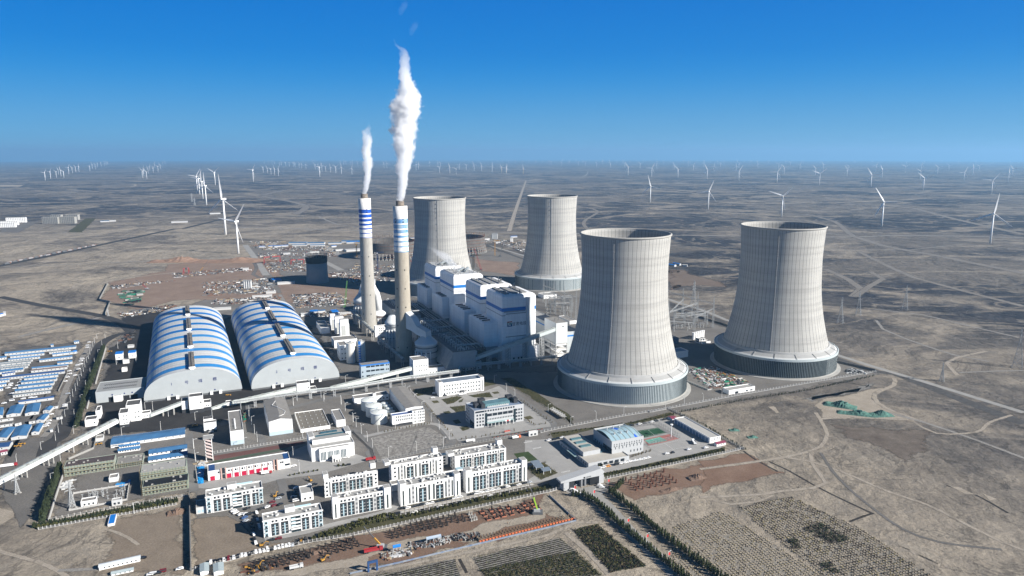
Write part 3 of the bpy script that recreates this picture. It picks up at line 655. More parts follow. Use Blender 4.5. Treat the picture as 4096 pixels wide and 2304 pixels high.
plume('big white steam plume rising from the nearer chimney flue', QN, ztN, pl([(376, 1449, 66), (378, 1350, 82), (384, 1200, 105), (392, 1050, 150), (392, 950, 185), (398, 850, 185), (402, 760, 205), (420, 680, 170), (408, 600, 135), (392, 520, 95), (398, 440, 75), (395, 380, 80), (335, 330, 40), (318, 284, 20)], QN, ztN), .22, 1)
plume('smaller thin steam plume rising from the farther chimney flue', QF, ztF, pl([(121, 1404, 46), (124, 1300, 58), (128, 1200, 66), (118, 1110, 72), (130, 1030, 74), (122, 960, 84), (135, 925, 60), (140, 895, 30)], QF, ztF), .2, 2)
for k, (x, y, r_) in enumerate(((384, 60, 16), (472, 208, 18))):
    c_ = F1(x, y); lo_, hi_ = 0., 900.
    for i in range(40):
        mm_ = (lo_+hi_)/2
        if PJ((QN.x, QN.y, mm_))[1] > c_[1]: lo_ = mm_
        else: hi_ = mm_
    plume(('small torn wisp of steam highest above the chimneys', 'small torn wisp of steam above the big plume')[k], (QN.x+(c_[0]-PJ((QN.x, QN.y, lo_))[0])*.27, QN.y), lo_-8, [(0, -2, 3), (5, -1, 5), (10, 2, 6), (14, 4, 5), (18, 6, 2)], .006, 5+k)
q0 = P(C2(1240, 985), 92)
plume('wisp of steam drifting off the open roof of a boiler house', q0, q0.z, [(0, -1, 4), (8, -5, 6), (18, -12, 9), (28, -22, 10), (36, -34, 8), (44, -48, 5)], .05, 3)
# ------------------------------------------------------------------ lettering
def letters(name, txt, size, m, parent, loc, rz=0, ext=.04, ax='CENTER', spacing=1., tilt=pi/2):
    c = bpy.data.curves.new(name, 'FONT'); c.body = txt; c.size = size; c.extrude = ext; c.align_x = ax; c.space_character = spacing; c.resolution_u = 2
    f = bpy.data.objects.new(name, c); S.collection.objects.link(f); bpy.context.view_layer.update()
    me = bpy.data.meshes.new_from_object(f.evaluated_get(bpy.context.evaluated_depsgraph_get())); bpy.data.objects.remove(f); bpy.data.curves.remove(c)
    me.materials.clear(); me.materials.append(m); o = link(name, me, parent, loc); o.rotation_euler = (tilt, 0, rz); return o
LETB = mat('navy_lettering', (.006, .015, .12), .5, .02)
LETD = mat('black_lettering', (.01, .01, .011), .5, .02)
# ------------------------------------------------------------------ the two coal sheds
ROOFW = mat('shed_white', (.58, .585, .565), .5, .08, .05)
ROOFB1 = mat('shed_blue', (.012, .16, .48), .45, .06, .1); ROOFB2 = mat('shed_pale_blue', (.04, .24, .56), .45, .08, .1)
SEAM = mat('shed_seam', (.2, .2, .18), .7, .1)
FACE = mat('shed_face', (.37, .395, .4), .6, .05, .08)
def shed(A, B, apex, back, label, num, vents, doors, glyphs):
    a, b = P(A), P(B); ux = (b-a); Wd = ux.length; ux.normalize(); ang = math.atan2(ux.y, ux.x)
    mid = (a+b)/2; h = hz(PJ(mid), apex[1]); bk = P(back, h); vx = Vector((-ux.y, ux.x, 0)); L = (bk-mid).dot(vx)
    skew = (bk-mid).dot(ux)
    t = thing('coal_shed', label, 'coal shed', a, ang, 'arched coal sheds with striped roofs')
    n = 36; z0 = 2.2; prof = []
    for i in range(n+1):
        th = pi*(1-i/n); ct, st = cos(th), sin(th); e = 2/2.35
        prof.append((Wd/2 + Wd/2*math.copysign(abs(ct)**e, ct), z0 + (h-z0)*abs(st)**e))
    NB = 10; per = L/NB; m = MB(); cuts = []
    y = 0.
    for k in range(NB):
        bl = 2 if k < NB//2 else 1
        for w, mi in ((.13 if k else .2, 0), (.012, 3), (.27, bl), (.012, 3), (.17, 0), (.012, 3), (.17, 0), (.012, 3)): cuts.append((w, mi))
    tot = sum(w for w, _ in cuts); sk = skew/L
    for w, mi in cuts:
        y1 = y + w/tot*L; o = 0.
        vs_ = [(x+sk*yy, yy, z) for yy in (y, y1) for x, z in prof]
        m.add(vs_, [(i+1, i, n+1+i, n+2+i) for i in range(n)], mi); y = y1
    m.build('arched_roof', [ROOFW, ROOFB1, ROOFB2, SEAM], t)
    m = MB(); m.add([(x, .15, z) for x, z in prof], [tuple(range(n+1))[::-1]]); m.build('front_wall', FACE, t)
    m = MB(); m.add([(x+skew, L-.15, z) for x, z in prof], [tuple(range(n+1))]); m.build('rear_wall', FACE, t)
    m = MB()
    for yy, o in ((.3, 0), (L-.6, skew)): m.box(1+o, Wd-1+o, yy, yy+.4, 0, z0, 0)
    m.build('base_wall', DSTEEL, t)  # dark strip standing in for the unlit open gap under the end walls
    top = h
    for (r0, r1) in vents:
        ya, yb = [(P((back[0], r), h+2)-mid).dot(vx) for r in (r1, r0)]
        xo = Wd/2
        m = MB(); m.M = Matrix(((1, sk, 0, 0), (0, 1, 0, 0), (0, 0, 1, 0), (0, 0, 0, 1)))
        m.add([(xo-2.6, ya, top-.7), (xo+2.6, ya, top-.7), (xo+3.1, ya, top+3), (xo-3.1, ya, top+3), (xo-2.6, yb, top-.7), (xo+2.6, yb, top-.7), (xo+3.1, yb, top+3), (xo-3.1, yb, top+3)], [(0,4,7,3), (1,2,6,5), (3,7,6,2), (4,5,6,7)])
        for k in range(int((yb-ya)/2.2)): m.box(xo-2.5, xo+2.5, ya+1+k*2.2, ya+1.5+k*2.2, top+3, top+3.35)
        m.box(xo-.5, xo+.5, ya+.5, yb, top+3, top+3.8)
        v = m.build('roof_ventilator', mat('weathered_vent', (.06, .057, .055), .7, .2, .3, col2=(.18,.17,.16)), t)
        m = MB(); m.M = Matrix(((1, sk, 0, 0), (0, 1, 0, 0), (0, 0, 1, 0), (0, 0, 0, 1)))
        m.prism([(xo-3.4, ya-.6), (xo+3.4, ya-.6), (xo+3.4, ya), (xo-3.4, ya)], top+.9, top+3.2); m.prism([(xo-2., ya-.6), (xo+2., ya-.6), (xo+2., ya), (xo-2., ya)], top-.4, top+.9); m.build('end_cap', WHITE, v)
    iv = Matrix.Rotation(-ang, 4, 'Z')
    def onface(p):
        q = None; lo, hi = 0., h
        u = (p[0]-CX)/F; v = (CY-p[1])/F; r = Vector((u, CP+v*SP, -SP+v*CP)); c = Vector((0, 0, H)); tt = ((a-c).dot(vx))/r.dot(vx); w = c + r*tt
        return (w-a).dot(ux), w.z
    for ch, p in zip(num + '号煤棚', glyphs):
        x, z = onface(p); letters('lettering', ch, 4.4, LETB, t, (x, .02, z-1.3))
    for (pl_, pr_, top_, bot_) in doors:
        x0, z1 = onface((pl_[0], top_)); x1, z2 = onface((pr_[0], top_)); zz = max((z1+z2)/2, 3)
        m = MB(); m.box(x0, x1, -.05, .3, 0, zz); m.build('doorway', BLACK, t)
        for xa, xb in ((x0-3.2, x0), (x1, x1+3.2)):
            m = MB(); m.box(xa, xb, -1.6, .1, 0, zz+.8); m.build('sliding_door', WHITE2, t)
        m = MB(); m.M = Matrix.Translation(((x0+x1)/2-1, -.05, zz+2.4)) @ Matrix.Rotation(pi/2, 4, 'X'); m.lathe([(0, 0), (.8, 0), (.8, .08), (0, .08)], 14); m.build('number_disc', LETB, t)
    return t, h
y6 = lambda v: A6(0, v)[1]
shed(A6(203,1215), A6(1238,1085), A6(705,868), A6(655,192), 'left coal shed, its white arched front bearing the figure 1', '1', [(y6(200), y6(285)), (y6(330), y6(440)), (y6(488), y6(625)), (y6(690), y6(850))], [(A6(478,1190), A6(540,1180), y6(1165), 0), (A6(928,1140), A6(992,1130), y6(1108), 0)], [A6(490,1020), A6(650,1002), A6(795,985), A6(945,965)])
shed(A6(1335,1090), A6(2262,960), A6(1770,748), A6(1450,133), 'right coal shed, its white arched front bearing the figure 2', '2', [(y6(140), y6(220)), (y6(252), y6(362)), (y6(400), y6(528)), (y6(575), y6(730))], [(A6(1580,1060), A6(1640,1050), y6(1028), 0), (A6(1985,1000), A6(2040,990), y6(978), 0)], [A6(1598,890), A6(1732,875), A6(1870,857), A6(2005,842)])

# ------------------------------------------------------------------ boiler houses
g = G('boiler_white', .5, .3); x, y, z = g.xyz()
jx = g.math('GREATER_THAN', g.math('FRACT', g.math('MULTIPLY', z, .2)), .95); jy = g.math('GREATER_THAN', g.math('FRACT', g.math('MULTIPLY', g.math('ADD', x, y), .125)), .965)
c = g.ramp(g.noise(.12, 6, .65, 0, g.mapping((1, 1, .2))), (.3, (.66, .67, .68)), (.6, (.8, .805, .8)))
g.col(g.mix(g.math('MULTIPLY', g.math('MAXIMUM', jx, jy), .3), c, (.3, .32, .34))); BW = g.m; BB = mat('boiler_blue', (.012, .16, .48), .5, .05)
RUV = AX
def rounded(x0, x1, y0, y1, r, n=4):
    o = []
    for cx, cy, a0 in ((x1-r, y0+r, -90), (x1-r, y1-r, 0), (x0+r, y1-r, 90), (x0+r, y0+r, 180)):
        for i in range(n+1): a = R(a0 + 90*i/n); o.append((cx+r*cos(a), cy+r*sin(a)))
    return o
def boiler(u0, v0, wid, dep, h, label, kind, front=False):
    t = thing('boiler_house', label, 'boiler house', UV(u0, v0), AX, 'boiler houses of the power station')
    m = MB()
    # shell with rolled eaves
    lv = [(0, 0), (0, h-5), (.5, h-2.6), (1.6, h-1), (3.6, h)]
    ring = [rounded(i, wid-i, i, dep-i, 1.2 if i < 1 else 2) for i, _ in lv]; n = len(ring[0])
    for rgp, (i, z) in zip(ring, lv): m.v += [(x, y, z) for x, y in rgp]
    for k in range(len(lv)-1):
        for j in range(n): m.f.append((k*n+j, k*n+(j+1)%n, (k+1)*n+(j+1)%n, (k+1)*n+j)); m.mi.append(0)
    m.f.append(tuple((len(lv)-1)*n+j for j in range(n))); m.mi.append(0)
    m.build('cladding', BW, t)
    zb = h-22 if front or kind == 2 else h-20
    m = MB(); rg = rounded(-.12, wid+.12, -.12, dep+.12, 1.2); m.v = [(x, y, z) for z in (zb, zb+4.6) for x, y in rg]; k = len(rg)
    m.f = [(j, (j+1)%k, k+(j+1)%k, k+j) for j in range(k)]; m.mi = [0]*k; m.build('blue_band', BB, t)
    m = MB(); rg = rounded(-.15, wid+.15, -.15, dep+.15, 1.2); m.v = [(x, y, z) for z in (zb-6, zb-5) for x, y in rg]; m.f = [(j, (j+1)%k, k+(j+1)%k, k+j) for j in range(k)]; m.mi = [0]*k; m.build('shadow_joint', mat('joint_grey', (.3, .31, .32), .6, .05), t)
    if kind != 3:
        for i, (xa, xb) in enumerate(((6, 12), (18, 25), (31, 38))):
            m = MB(); m.box(xa, xb, 5, dep-6, h+.01, h+1.6); m.build('roof_ventilator', mat('vent_deck', (.26, .26, .25), .7, .15, .2), t)
        for i in range(12):
            x = rng.choice((8, 9.5, 11, 28, 30, 33, 36, 40, 42)); y = rng.uniform(3, dep-4); m = MB(); m.tube([(x, y, h), (x, y, h+rng.uniform(3, 5.5))], .6, 7); m.build('roof_stack', DSTEEL, t)
    else:
        m = MB(); m.box(4, 40, 6, dep-6, h+.01, h+.6); m.build('roof_decking', STEEL, t)
        for i in range(60):
            x, y = rng.uniform(2, wid-2), rng.uniform(2, dep-2); m.M = None
            m = MB() if i % 20 == 0 else m
            m.beam((x, y, h), (x+rng.uniform(-3, 3), y+rng.uniform(-5, 5), h+rng.uniform(1, 6)), .5)
            if i % 20 == 19: m.build('open_roof_steelwork', mat('steel_mix', (.3, .29, .27), .6, .25, .5), t)
        for i in range(2): m = MB(); m.tube([(14+12*i, dep*.3, h+2.2), (34+8*i, dep*.75, h+2.2)], 2, 10); m.build('roof_duct', mat('duct_grey', (.25, .28, .29), .5, .1), t)
    return t
b1 = boiler(349, 848, 49.5, 58, 92, 'nearest boiler house, its white front carrying the emblem and black lettering', 1, True)
boiler(347, 924, 49.5, 62, 92, 'second boiler house from the front, roof dotted with short stacks', 1)
boiler(340, 1022, 49, 68, 92, 'third boiler house from the front, steam drifting off its open roof', 3)
boiler(338, 1109, 48, 62, 92, 'rearmost boiler house, in front of the hidden-base cooling tower', 3)
# the front of the nearest one: recessed frame, sign panel, side stair tower, lettering
m = MB(); m.box(34.5, 44.5, -6, .5, 0, 88); m.build('lift_tower', mat('lift_grey', (.55, .575, .58), .6, .04), b1)
m = MB(); m.box(5, 34.4, -1.1, .5, 36, 66, 0); m.build('sign_panel', BW, b1)
m = MB(); m.box(4.9, 33, -1.0, .5, 8, 34.5); m.build('lower_panel', BW, b1)
m = MB(); m.box(5.2, 34.3, -1.25, -.9, 66, 67.2); m.box(5, 34.3, -1.25, -.9, 34.7, 35.8); m.box(3, 34, -.2, .3, 68.5, 70); m.build('panel_ledge', MT['joint_grey'], b1)
def em(name, mb, m): return mb.build(name, m, b1)
g = G('emblem_colours', .5); x, y, z = g.xyz()
g.col(g.ramp(g.rng(z, 49, 56, 0, 1), (0, (.005, .07, .2)), (.35, (.005, .07, .2)), (.55, (.02, .16, .12)), (.75, (.02, .2, .12)), (1, (.3, .03, .015))))
m = MB(); zz, xx = 49.2, 7.2                                     # a squared letter G with a nested hook
for (xa, xb, za, zb) in ((0, 1.5, 0, 7), (0, 7, 5.6, 7), (0, 7, 0, 1.5), (5.6, 7, 0, 3.6), (2.6, 5.7, 2.6, 3.6), (2.6, 3.6, 2.6, 4.6), (2.6, 7, 3.9, 4.7)): m.box(xx+xa, xx+xb, -1.24-.01*len(m.f)/30, -1.05, zz+za, zz+zb)
m.build('emblem', g.m, b1)
letters('lettering', '甘肃电投', 5.3, LETD, b1, (24.6, -1.16, 50.3))
for i in range(3): m = MB(); m.box(16+4*i+(3 if i else 0), 18.4+4*i+(3 if i else 0), -.2, .5, 3, 5.5); m.build('window', GLASS, b1)
# bunker bays on the chimney side
for (v, d, l) in ((863, 61, 'front bunker bay, white box jutting from the nearest boiler house'), (942, 60, 'second white bunker bay from the front beside the boiler houses'), (1046, 54, 'third white bunker bay from the front with unfinished ribbed roof'), (1130, 60, 'rearmost white bunker bay beside the boiler houses')):
    t = thing('bunker_bay', l, 'bunker bay', UV(329, v), AX, 'bunker bays along the boiler houses')
    m = MB(); lv = [(0, 20), (0, 51), (.7, 52.6), (2, 53.2)]; ring = [rounded(i, 26, i, d-i, 1) for i, _ in lv]; n = len(ring[0])
    for rgp, (i, z) in zip(ring, lv): m.v += [(x, y, z) for x, y in rgp]
    for k in range(3):
        for j in range(n): m.f.append((k*n+j, k*n+(j+1)%n, (k+1)*n+(j+1)%n, (k+1)*n+j)); m.mi.append(0)
    m.f.append(tuple(3*n+j for j in range(n))); m.mi.append(0); m.f.append(tuple(range(n))[::-1]); m.mi.append(0)
    m.build('cladding', BW, t)
    for k in range(4): m = MB(); m.box(3, 14, d*.2+k*d*.18, d*.2+k*d*.18+3, 53.21, 54.2); m.build('roof_ventilator', ROOFD, t)
    m = MB(); m.add([(0, 0, 20), (0, d, 20), (9, d, 4), (9, 0, 4), (26, 0, 20), (26, d, 20), (26, 0, 4), (26, d, 4)], [(0,1,2,3), (0,3,6,4), (1,5,7,2)]); m.build('lower_skirt', mat('shade_panel', (.3, .34, .37), .7, .05), t)
# steel rack of pipes and cable decks between bunkers and precipitators
t = thing('steel_pipe_rack', 'long brown steel rack of decks running beside the bunker bays', 'steel rack', UV(306, 850), AX)
RK = mat('rack_steel', (.17, .16, .145), .7, .15, .4)
m = MB(); m.box(0, 20, 0, 330, 20, 20.6); m.box(2, 18, 0, 330, 11, 11.5); m.build('deck', mat('rack_deck', (.1, .1, .1), .8, .2, .2), t)
for k in range(34):
    m = MB(); v = k*10
    for x in (0, 7, 13, 20): m.beam((x, v, 0), (x, v, 24), .7)
    for z in (11, 20, 24): m.beam((0, v, z), (20, v, z), .6)
    if k % 2 == 0: m.beam((0, v, 11), (7, v, 20), .4); m.beam((13, v, 20), (20, v, 11), .4)
    m.build('portal_frame', RK, t)
m = MB()
for x in (1, 5, 9, 15, 19): m.beam((x, 0, 24.4), (x, 330, 24.4), .9)
m.build('pipe_run', STEEL, t)
# electrostatic precipitators
PG = mat('precipitator_grey', (.3, .33, .345), .6, .1, .15)
def precip(u0, v0, w, d, h, label):
    t = thing('precipitator', label, 'precipitator', UV(u0, v0), AX, 'rows of precipitators')
    m = MB(); m.box(0, w, 0, d, 8, h); m.build('casing', PG, t)
    nn = int(d/7)
    for k in range(nn):                                          # sloping inlet hoods along the chimney side
        m = MB(); y = k*d/nn; yb = y+d/nn-.6; m.add([(-9, y, 8), (-9, yb, 8), (-9, yb, 11), (-9, y, 11), (0, y, h-1), (0, yb, h-1), (0, y, 8), (0, yb, 8)], [(0,1,2,3)[::-1], (3,2,5,4)[::-1], (0,3,4,6), (1,7,5,2)]); m.build('inlet_hood', mat('hood_grey', (.24, .265, .28), .6, .1, .2), t)
    m = MB(); m.box(-.5, w+.5, -.5, d+.5, h+.01, h+.5); m.build('roof_deck', mat('precip_roof', (.13, .14, .15), .8, .2, .15), t)
    for k in range(int(d/10)):                                   # rapper housings and arched pipes on the roof
        y = 4+k*10
        for x in (w*.3, w*.68):
            m = MB(); m.tube([(x-1.6, y, h+.5), (x-1.6, y, h+3), (x-.8, y, h+3.8), (x+.8, y, h+3.8), (x+1.6, y, h+3), (x+1.6, y, h+.5)], .55, 7); m.build('arched_pipe', STEEL, t)
        m = MB(); m.box(w*.45, w*.55, y-2, y+2, h+.5, h+2.2); m.build('transformer_box', mat('tr_box', (.4, .42, .43), .6, .1), t)
    for k in range(max(2, int(d/45))): m = MB(); m.box(w*.4, w+14, 20+k*45, 22+k*45, h+1.5, h+3); m.build('cross_gantry', STEEL, t)
    m = MB()
    for k in range(int(d/8)+1):
        for x in (0, w*.5, w): m.beam((x, k*8, 0), (x, k*8, 8), .8)
    m.build('support_steel', DSTEEL, t); return t
precip(272, 822, 30, 92, 30, 'front precipitator block with arched roof pipes, beside the near chimney')
precip(270, 925, 30, 98, 30, 'second precipitator block from the front, behind the near chimney')
precip(262, 1045, 32, 130, 30, 'far precipitator block between the two chimneys and the bunker bays')
# front white building closing the precipitators
# ------------------------------------------------------------------ absorbers and their ducts
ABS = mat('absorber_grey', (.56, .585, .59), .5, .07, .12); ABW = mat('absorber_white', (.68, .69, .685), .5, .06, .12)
def absorber(q, r, h, label, col, duct=None, ring=None):
    t = thing('absorber_tower', label, 'absorber', q, 0, 'flue gas absorber towers')
    m = MB(); m.lathe([(r, 0), (r, h*.72), (r*1.06, h*.725), (r*1.06, h*.8), (r, h*.81), (r*.42, h)], 36, cap=True); m.build('vessel', col, t, True)
    for z in (h*.3, h*.5, h*.66):
        m = MB(); m.lathe([(r, z), (r+1.6, z), (r+1.6, z+.3), (r, z+.3)], 30); m.build('walkway', ring or DSTEEL, t)
    for k in range(5):
        a = R(-150+22*k); m = MB(); m.tube([(cos(a)*(r+1.2), sin(a)*(r+1.2), 0), (cos(a)*(r+1.2), sin(a)*(r+1.2), h*.55), (cos(a)*r*.9, sin(a)*r*.9, h*.57)], .9, 8); m.build('slurry_pipe', ABW, t)
    if duct:
        m = MB(); m.tube([Vector(d) - Vector(q) for d in duct[0]], duct[1], 20); m.build('outlet_duct', ABW, t, True)
    return t
qa = Vector((-113, 905, 0)); h = hz(PJ(qa), E1(0, 800)[1])
d = (QN - qa); d.z = 0
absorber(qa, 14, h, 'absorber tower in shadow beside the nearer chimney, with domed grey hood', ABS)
t = thing('flue_duct', 'stepped grey duct joining the shaded absorber to the nearer chimney', 'duct', qa+Vector((0, 0, h-2)), math.atan2(d.y, d.x))
m = MB(); L = d.length-10
m.add([(-5, -5, -1), (-5, 5, -1), (-5, 5, 9), (-5, -5, 9), (L*.4, -5, 3), (L*.4, 5, 3), (L*.4, 5, 14), (L*.4, -5, 14), (L*.65, -5, 6), (L*.65, 5, 6), (L*.65, 5, 24), (L*.65, -5, 24), (L, -5, 8), (L, 5, 8), (L, 5, 30), (L, -5, 30)], [(0,3,2,1), (0,1,5,4), (1,2,6,5), (2,3,7,6), (3,0,4,7), (4,5,9,8), (5,6,10,9), (6,7,11,10), (7,4,8,11), (8,9,13,12), (9,10,14,13), (10,11,15,14), (11,8,12,15), (12,13,14,15)])
m.build('duct_casing', ABS, t)
m = MB()
for k in range(4):
    m.beam((L*.3+k*4, -5, -2), (L*.3+k*4, -5, -h+3), .8); m.beam((L*.3+k*4, 5, -2), (L*.3+k*4, 5, -h+3), .8)
for k in range(7): m.beam((L*.3, -5, -6*k-2), (L*.3+12, -5, -6*k-7), .5); m.beam((L*.3, -5, -6*k-2), (L*.3+12, -5, -6*k-2), .6)
m.build('support_steel', DSTEEL, t)
qb = P(E1(455, 690)); qb.y += 12; hb = hz(PJ(qb), E1(0, 365)[1])
top = P(E1(455, 365), hb)
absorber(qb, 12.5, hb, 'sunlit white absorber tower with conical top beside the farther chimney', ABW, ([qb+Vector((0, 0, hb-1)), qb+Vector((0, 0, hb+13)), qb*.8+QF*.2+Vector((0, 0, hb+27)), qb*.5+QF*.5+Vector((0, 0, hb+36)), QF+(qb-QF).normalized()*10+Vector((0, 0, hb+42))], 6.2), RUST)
qc = P(E1(160, 640)); qc.y += 25
absorber(qc, 13, 50, 'absorber tower wrapped in brown scaffolding left of the farther chimney', ABS, ([qc+Vector((0, 0, 49)), qc+Vector((2, 8, 60)), qc+Vector((14, 20, 66)), QF+Vector((0, 9, 60))], 6), RUST)
qd = P(E1(690, 1000)); qd.y += 10
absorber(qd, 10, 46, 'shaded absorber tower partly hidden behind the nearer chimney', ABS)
# fat curved duct in front of the precipitator
t = thing('curved_duct', 'fat grey winding duct in front of the precipitator hoods', 'duct', UV(0, 0))
m = MB(); m.tube([P(A7(1085, 600), 22), P(A7(1130, 625), 20), P(A7(1200, 690), 15), P(A7(1260, 730), 13), P(A7(1335, 735), 14)], [4.5, 5, 5, 5, 5], 16); m.build('duct_casing', ABS, t, True)
t = thing('curved_duct', 'round grey duct shell behind the white crusher house', 'duct', UV(0, 0))
q = P(A7(1110, 810)); m = MB(); m.tube([q, q+Vector((0, 2, 18)), q+Vector((-4, 8, 27)), q+Vector((-12, 18, 30))], 8, 16); m.build('duct_casing', ABS, t, True)
# ------------------------------------------------------------------ buildings
WIN = {}
def pane(w, h, m=None, d=.12):
    k = (round(w, 2), round(h, 2), (m or GLASS).name)
    if k not in WIN:
        mb = MB(); mb.box(-w/2, w/2, -.06, d, 0, h); WIN[k] = mb.mesh('window', m or GLASS)
    return WIN[k]
def windows(t, dims, spec):
    """spec: (face, rows, cols, x0, x1, z0, z1, w, h[, material]) - every window an object of its own"""
    Wd, D, h = dims
    for sp in spec:
        f, rows, cols, x0, x1, z0, z1, w, wh = sp[:9]; m = sp[9] if len(sp) > 9 else None
        for i in range(rows):
            for j in range(cols):
                x = x0 + (x1-x0)*(j+.5)/cols; z = z0 + (z1-z0)*i/max(1, rows-1) if rows > 1 else z0
                if f == 'f': loc, rz = (x, 0, z), 0
                elif f == 'l': loc, rz = (0, x, z), -pi/2
                else: loc, rz = (Wd, x, z), pi/2
                link('window', pane(w, wh, m), t, loc, rz)
def frame(A, B, top=None, C=None, h=None, D=None, snap=True, Cg=None):
    a, b = P(A), P(B); d = b-a; ang = math.atan2(d.y, d.x)
    if snap: ang = AX if snap is True else snap
    ux = Vector((cos(ang), sin(ang), 0)); vx = Vector((-sin(ang), cos(ang), 0)); Wd = d.dot(ux)
    if h is None: h = hz(A, top)
    if D is None: D = (P(Cg)-a).dot(vx) if Cg else (P(C, h)-a).dot(vx)
    return a, ang, Wd, max(D, 2.), h
def flat(name, label, cat, A, B, top=None, C=None, wall=None, roof=None, win=(), par=.7, group=None, h=None, D=None, snap=True, Cg=None, base=None):
    a, ang, Wd, D, h = frame(A, B, top, C, h, D, snap, Cg); wall = wall or WHITE2
    t = thing(name, label, cat, a, ang, group)
    m = MB(); e = .35
    o = [(0, 0), (Wd, 0), (Wd, D), (0, D)]; i = [(e, e), (Wd-e, e), (Wd-e, D-e), (e, D-e)]
    m.v = [(x, y, 0) for x, y in o] + [(x, y, h) for x, y in o] + [(x, y, h) for x, y in i] + [(x, y, h-par) for x, y in i]
    for k in range(4):
        n = (k+1) % 4
        for b_ in (0, 4, 8): m.f.append((b_+k, b_+n, b_+4+n, b_+4+k)); m.mi.append(0)
    m.build('wall', wall, t)
    m = MB(); m.add([(x, y, h-par+.02) for x, y in i], [(0, 1, 2, 3)]); m.build('roof', roof or ROOFG, t)
    if base:
        m = MB(); m.box(-.08, Wd+.08, -.08, D+.08, 0, base[0]); m.build('plinth', base[1], t)
    windows(t, (Wd, D, h), [tuple(q(Wd, D, h)) if callable(q) else q for q in win])
    return t, Wd, D, h
def block(t, name, x0, x1, y0, y1, z0, z1, wall=None, roof=None, par=.5):
    m = MB(); m.box(x0, x1, y0, y1, z0, z1-.02, 0); m.box(x0+.3, x1-.3, y0+.3, y1-.3, z1-.02, z1, 1); o = m.build(name, [wall or WHITE2, roof or ROOFG], t)
    return o
def gable(name, label, cat, A, B, top=None, C=None, wall=None, roof=None, rise=1.2, win=(), group=None, h=None, D=None, snap=None, along='x', over=.4):
    a, ang, Wd, D, h = frame(A, B, top, C, h, D, snap)
    t = thing(name, label, cat, a, ang, group); m = MB(); he = h
    if along == 'x':
        v = [(0,0,0),(Wd,0,0),(Wd,D,0),(0,D,0),(0,0,he),(Wd,0,he),(Wd,D,he),(0,D,he),(0,D/2,he+rise),(Wd,D/2,he+rise)]
        m.add(v, [(0,1,5,4),(2,3,7,6),(1,2,6,9,5),(3,0,4,8,7)])
        r = [(-over,-over,he-.1),(Wd+over,-over,he-.1),(Wd+over,D/2,he+rise+.12),(-over,D/2,he+rise+.12),(Wd+over,D+over,he-.1),(-over,D+over,he-.1)]
    else:
        v = [(0,0,0),(Wd,0,0),(Wd,D,0),(0,D,0),(0,0,he),(Wd,0,he),(Wd,D,he),(0,D,he),(Wd/2,0,he+rise),(Wd/2,D,he+rise)]
        m.add(v, [(1,2,6,5),(3,0,4,7),(0,1,5,8,4),(2,3,7,9,6)])
        r = [(-over,-over,he-.1),(-over,D+over,he-.1),(Wd/2,D+over,he+rise+.12),(Wd/2,-over,he+rise+.12),(Wd+over,D+over,he-.1),(Wd+over,-over,he-.1)]
    m.build('wall', wall or WHITE2, t)
    q = MB(); f = [(0,1,2,3), (3,2,4,5)] if along == 'x' else [(1,0,3,2), (2,3,5,4)]
    q.add(r, f); q.add([(x, y, z-.15) for x, y, z in r], [tuple(reversed(k)) for k in f])
    q.build('roof', roof or BLUER, t)
    windows(t, (Wd, D, h), [tuple(k(Wd, D, h)) if callable(k) else k for k in win])
    return t, Wd, D, h
def grid(face, rows, cols, fx0, fx1, fz0, fz1, w, wh, m=None):
    return lambda Wd, D, h: (face, rows, cols, (Wd if face == 'f' else D)*fx0, (Wd if face == 'f' else D)*fx1, h*fz0, h*fz1, w, wh) + ((m,) if m else ())

# --- dormitories: white with charcoal bays, pale blue strips, rows of windows
DG = 'white dormitory blocks with charcoal window bays'
def bay(t, x, w, z0, z1, k=4):
    m = MB(); m.box(x, x+w, -.14, .3, z0, z1); b = m.build('charcoal_bay', CHAR, t)
    m = MB(); m.box(x+w*.42, x+w*.58, -.24, .2, z0+.4, z1-1.1); m.build('blue_strip', AQUA, b)
    for i in range(k):
        for s in (.14, .68):
            link('window', pane(w*.2, (z1-z0)/k*.62, mat('bay_glass', (.02, .035, .042), .4, .1, spec=.2)), b, (x+w*(s+.1), -.1, z0+.5+(z1-z0-1)/k*i))
        m = MB(); m.box(x+w*.12, x+w*.9, -.2, .1, z0+.1+(z1-z0-1)/k*i, z0+.35+(z1-z0-1)/k*i) if i else None
        if i: m.build('spandrel', mat('pale_trim', (.55, .56, .55), .7, .05), b)
def roofbits(t, Wd, D, h, n, stair):
    for (x, y, w, d, hh) in stair: block(t, 'stair_house', x, x+w, y, y+d, h-.6, h+hh, WHITE2, ROOFL)
    for i in range(n):
        x, y = rng.uniform(2, Wd-3), rng.uniform(2, D-2); w = rng.uniform(.8, 1.7)
        m = MB(); m.box(x, x+w, y, y+w*.8, h-.6, h+rng.uniform(.3, 1.)); m.build('roof_unit', mat('ac_white', (.6, .6, .58), .6, .08, 1), t)
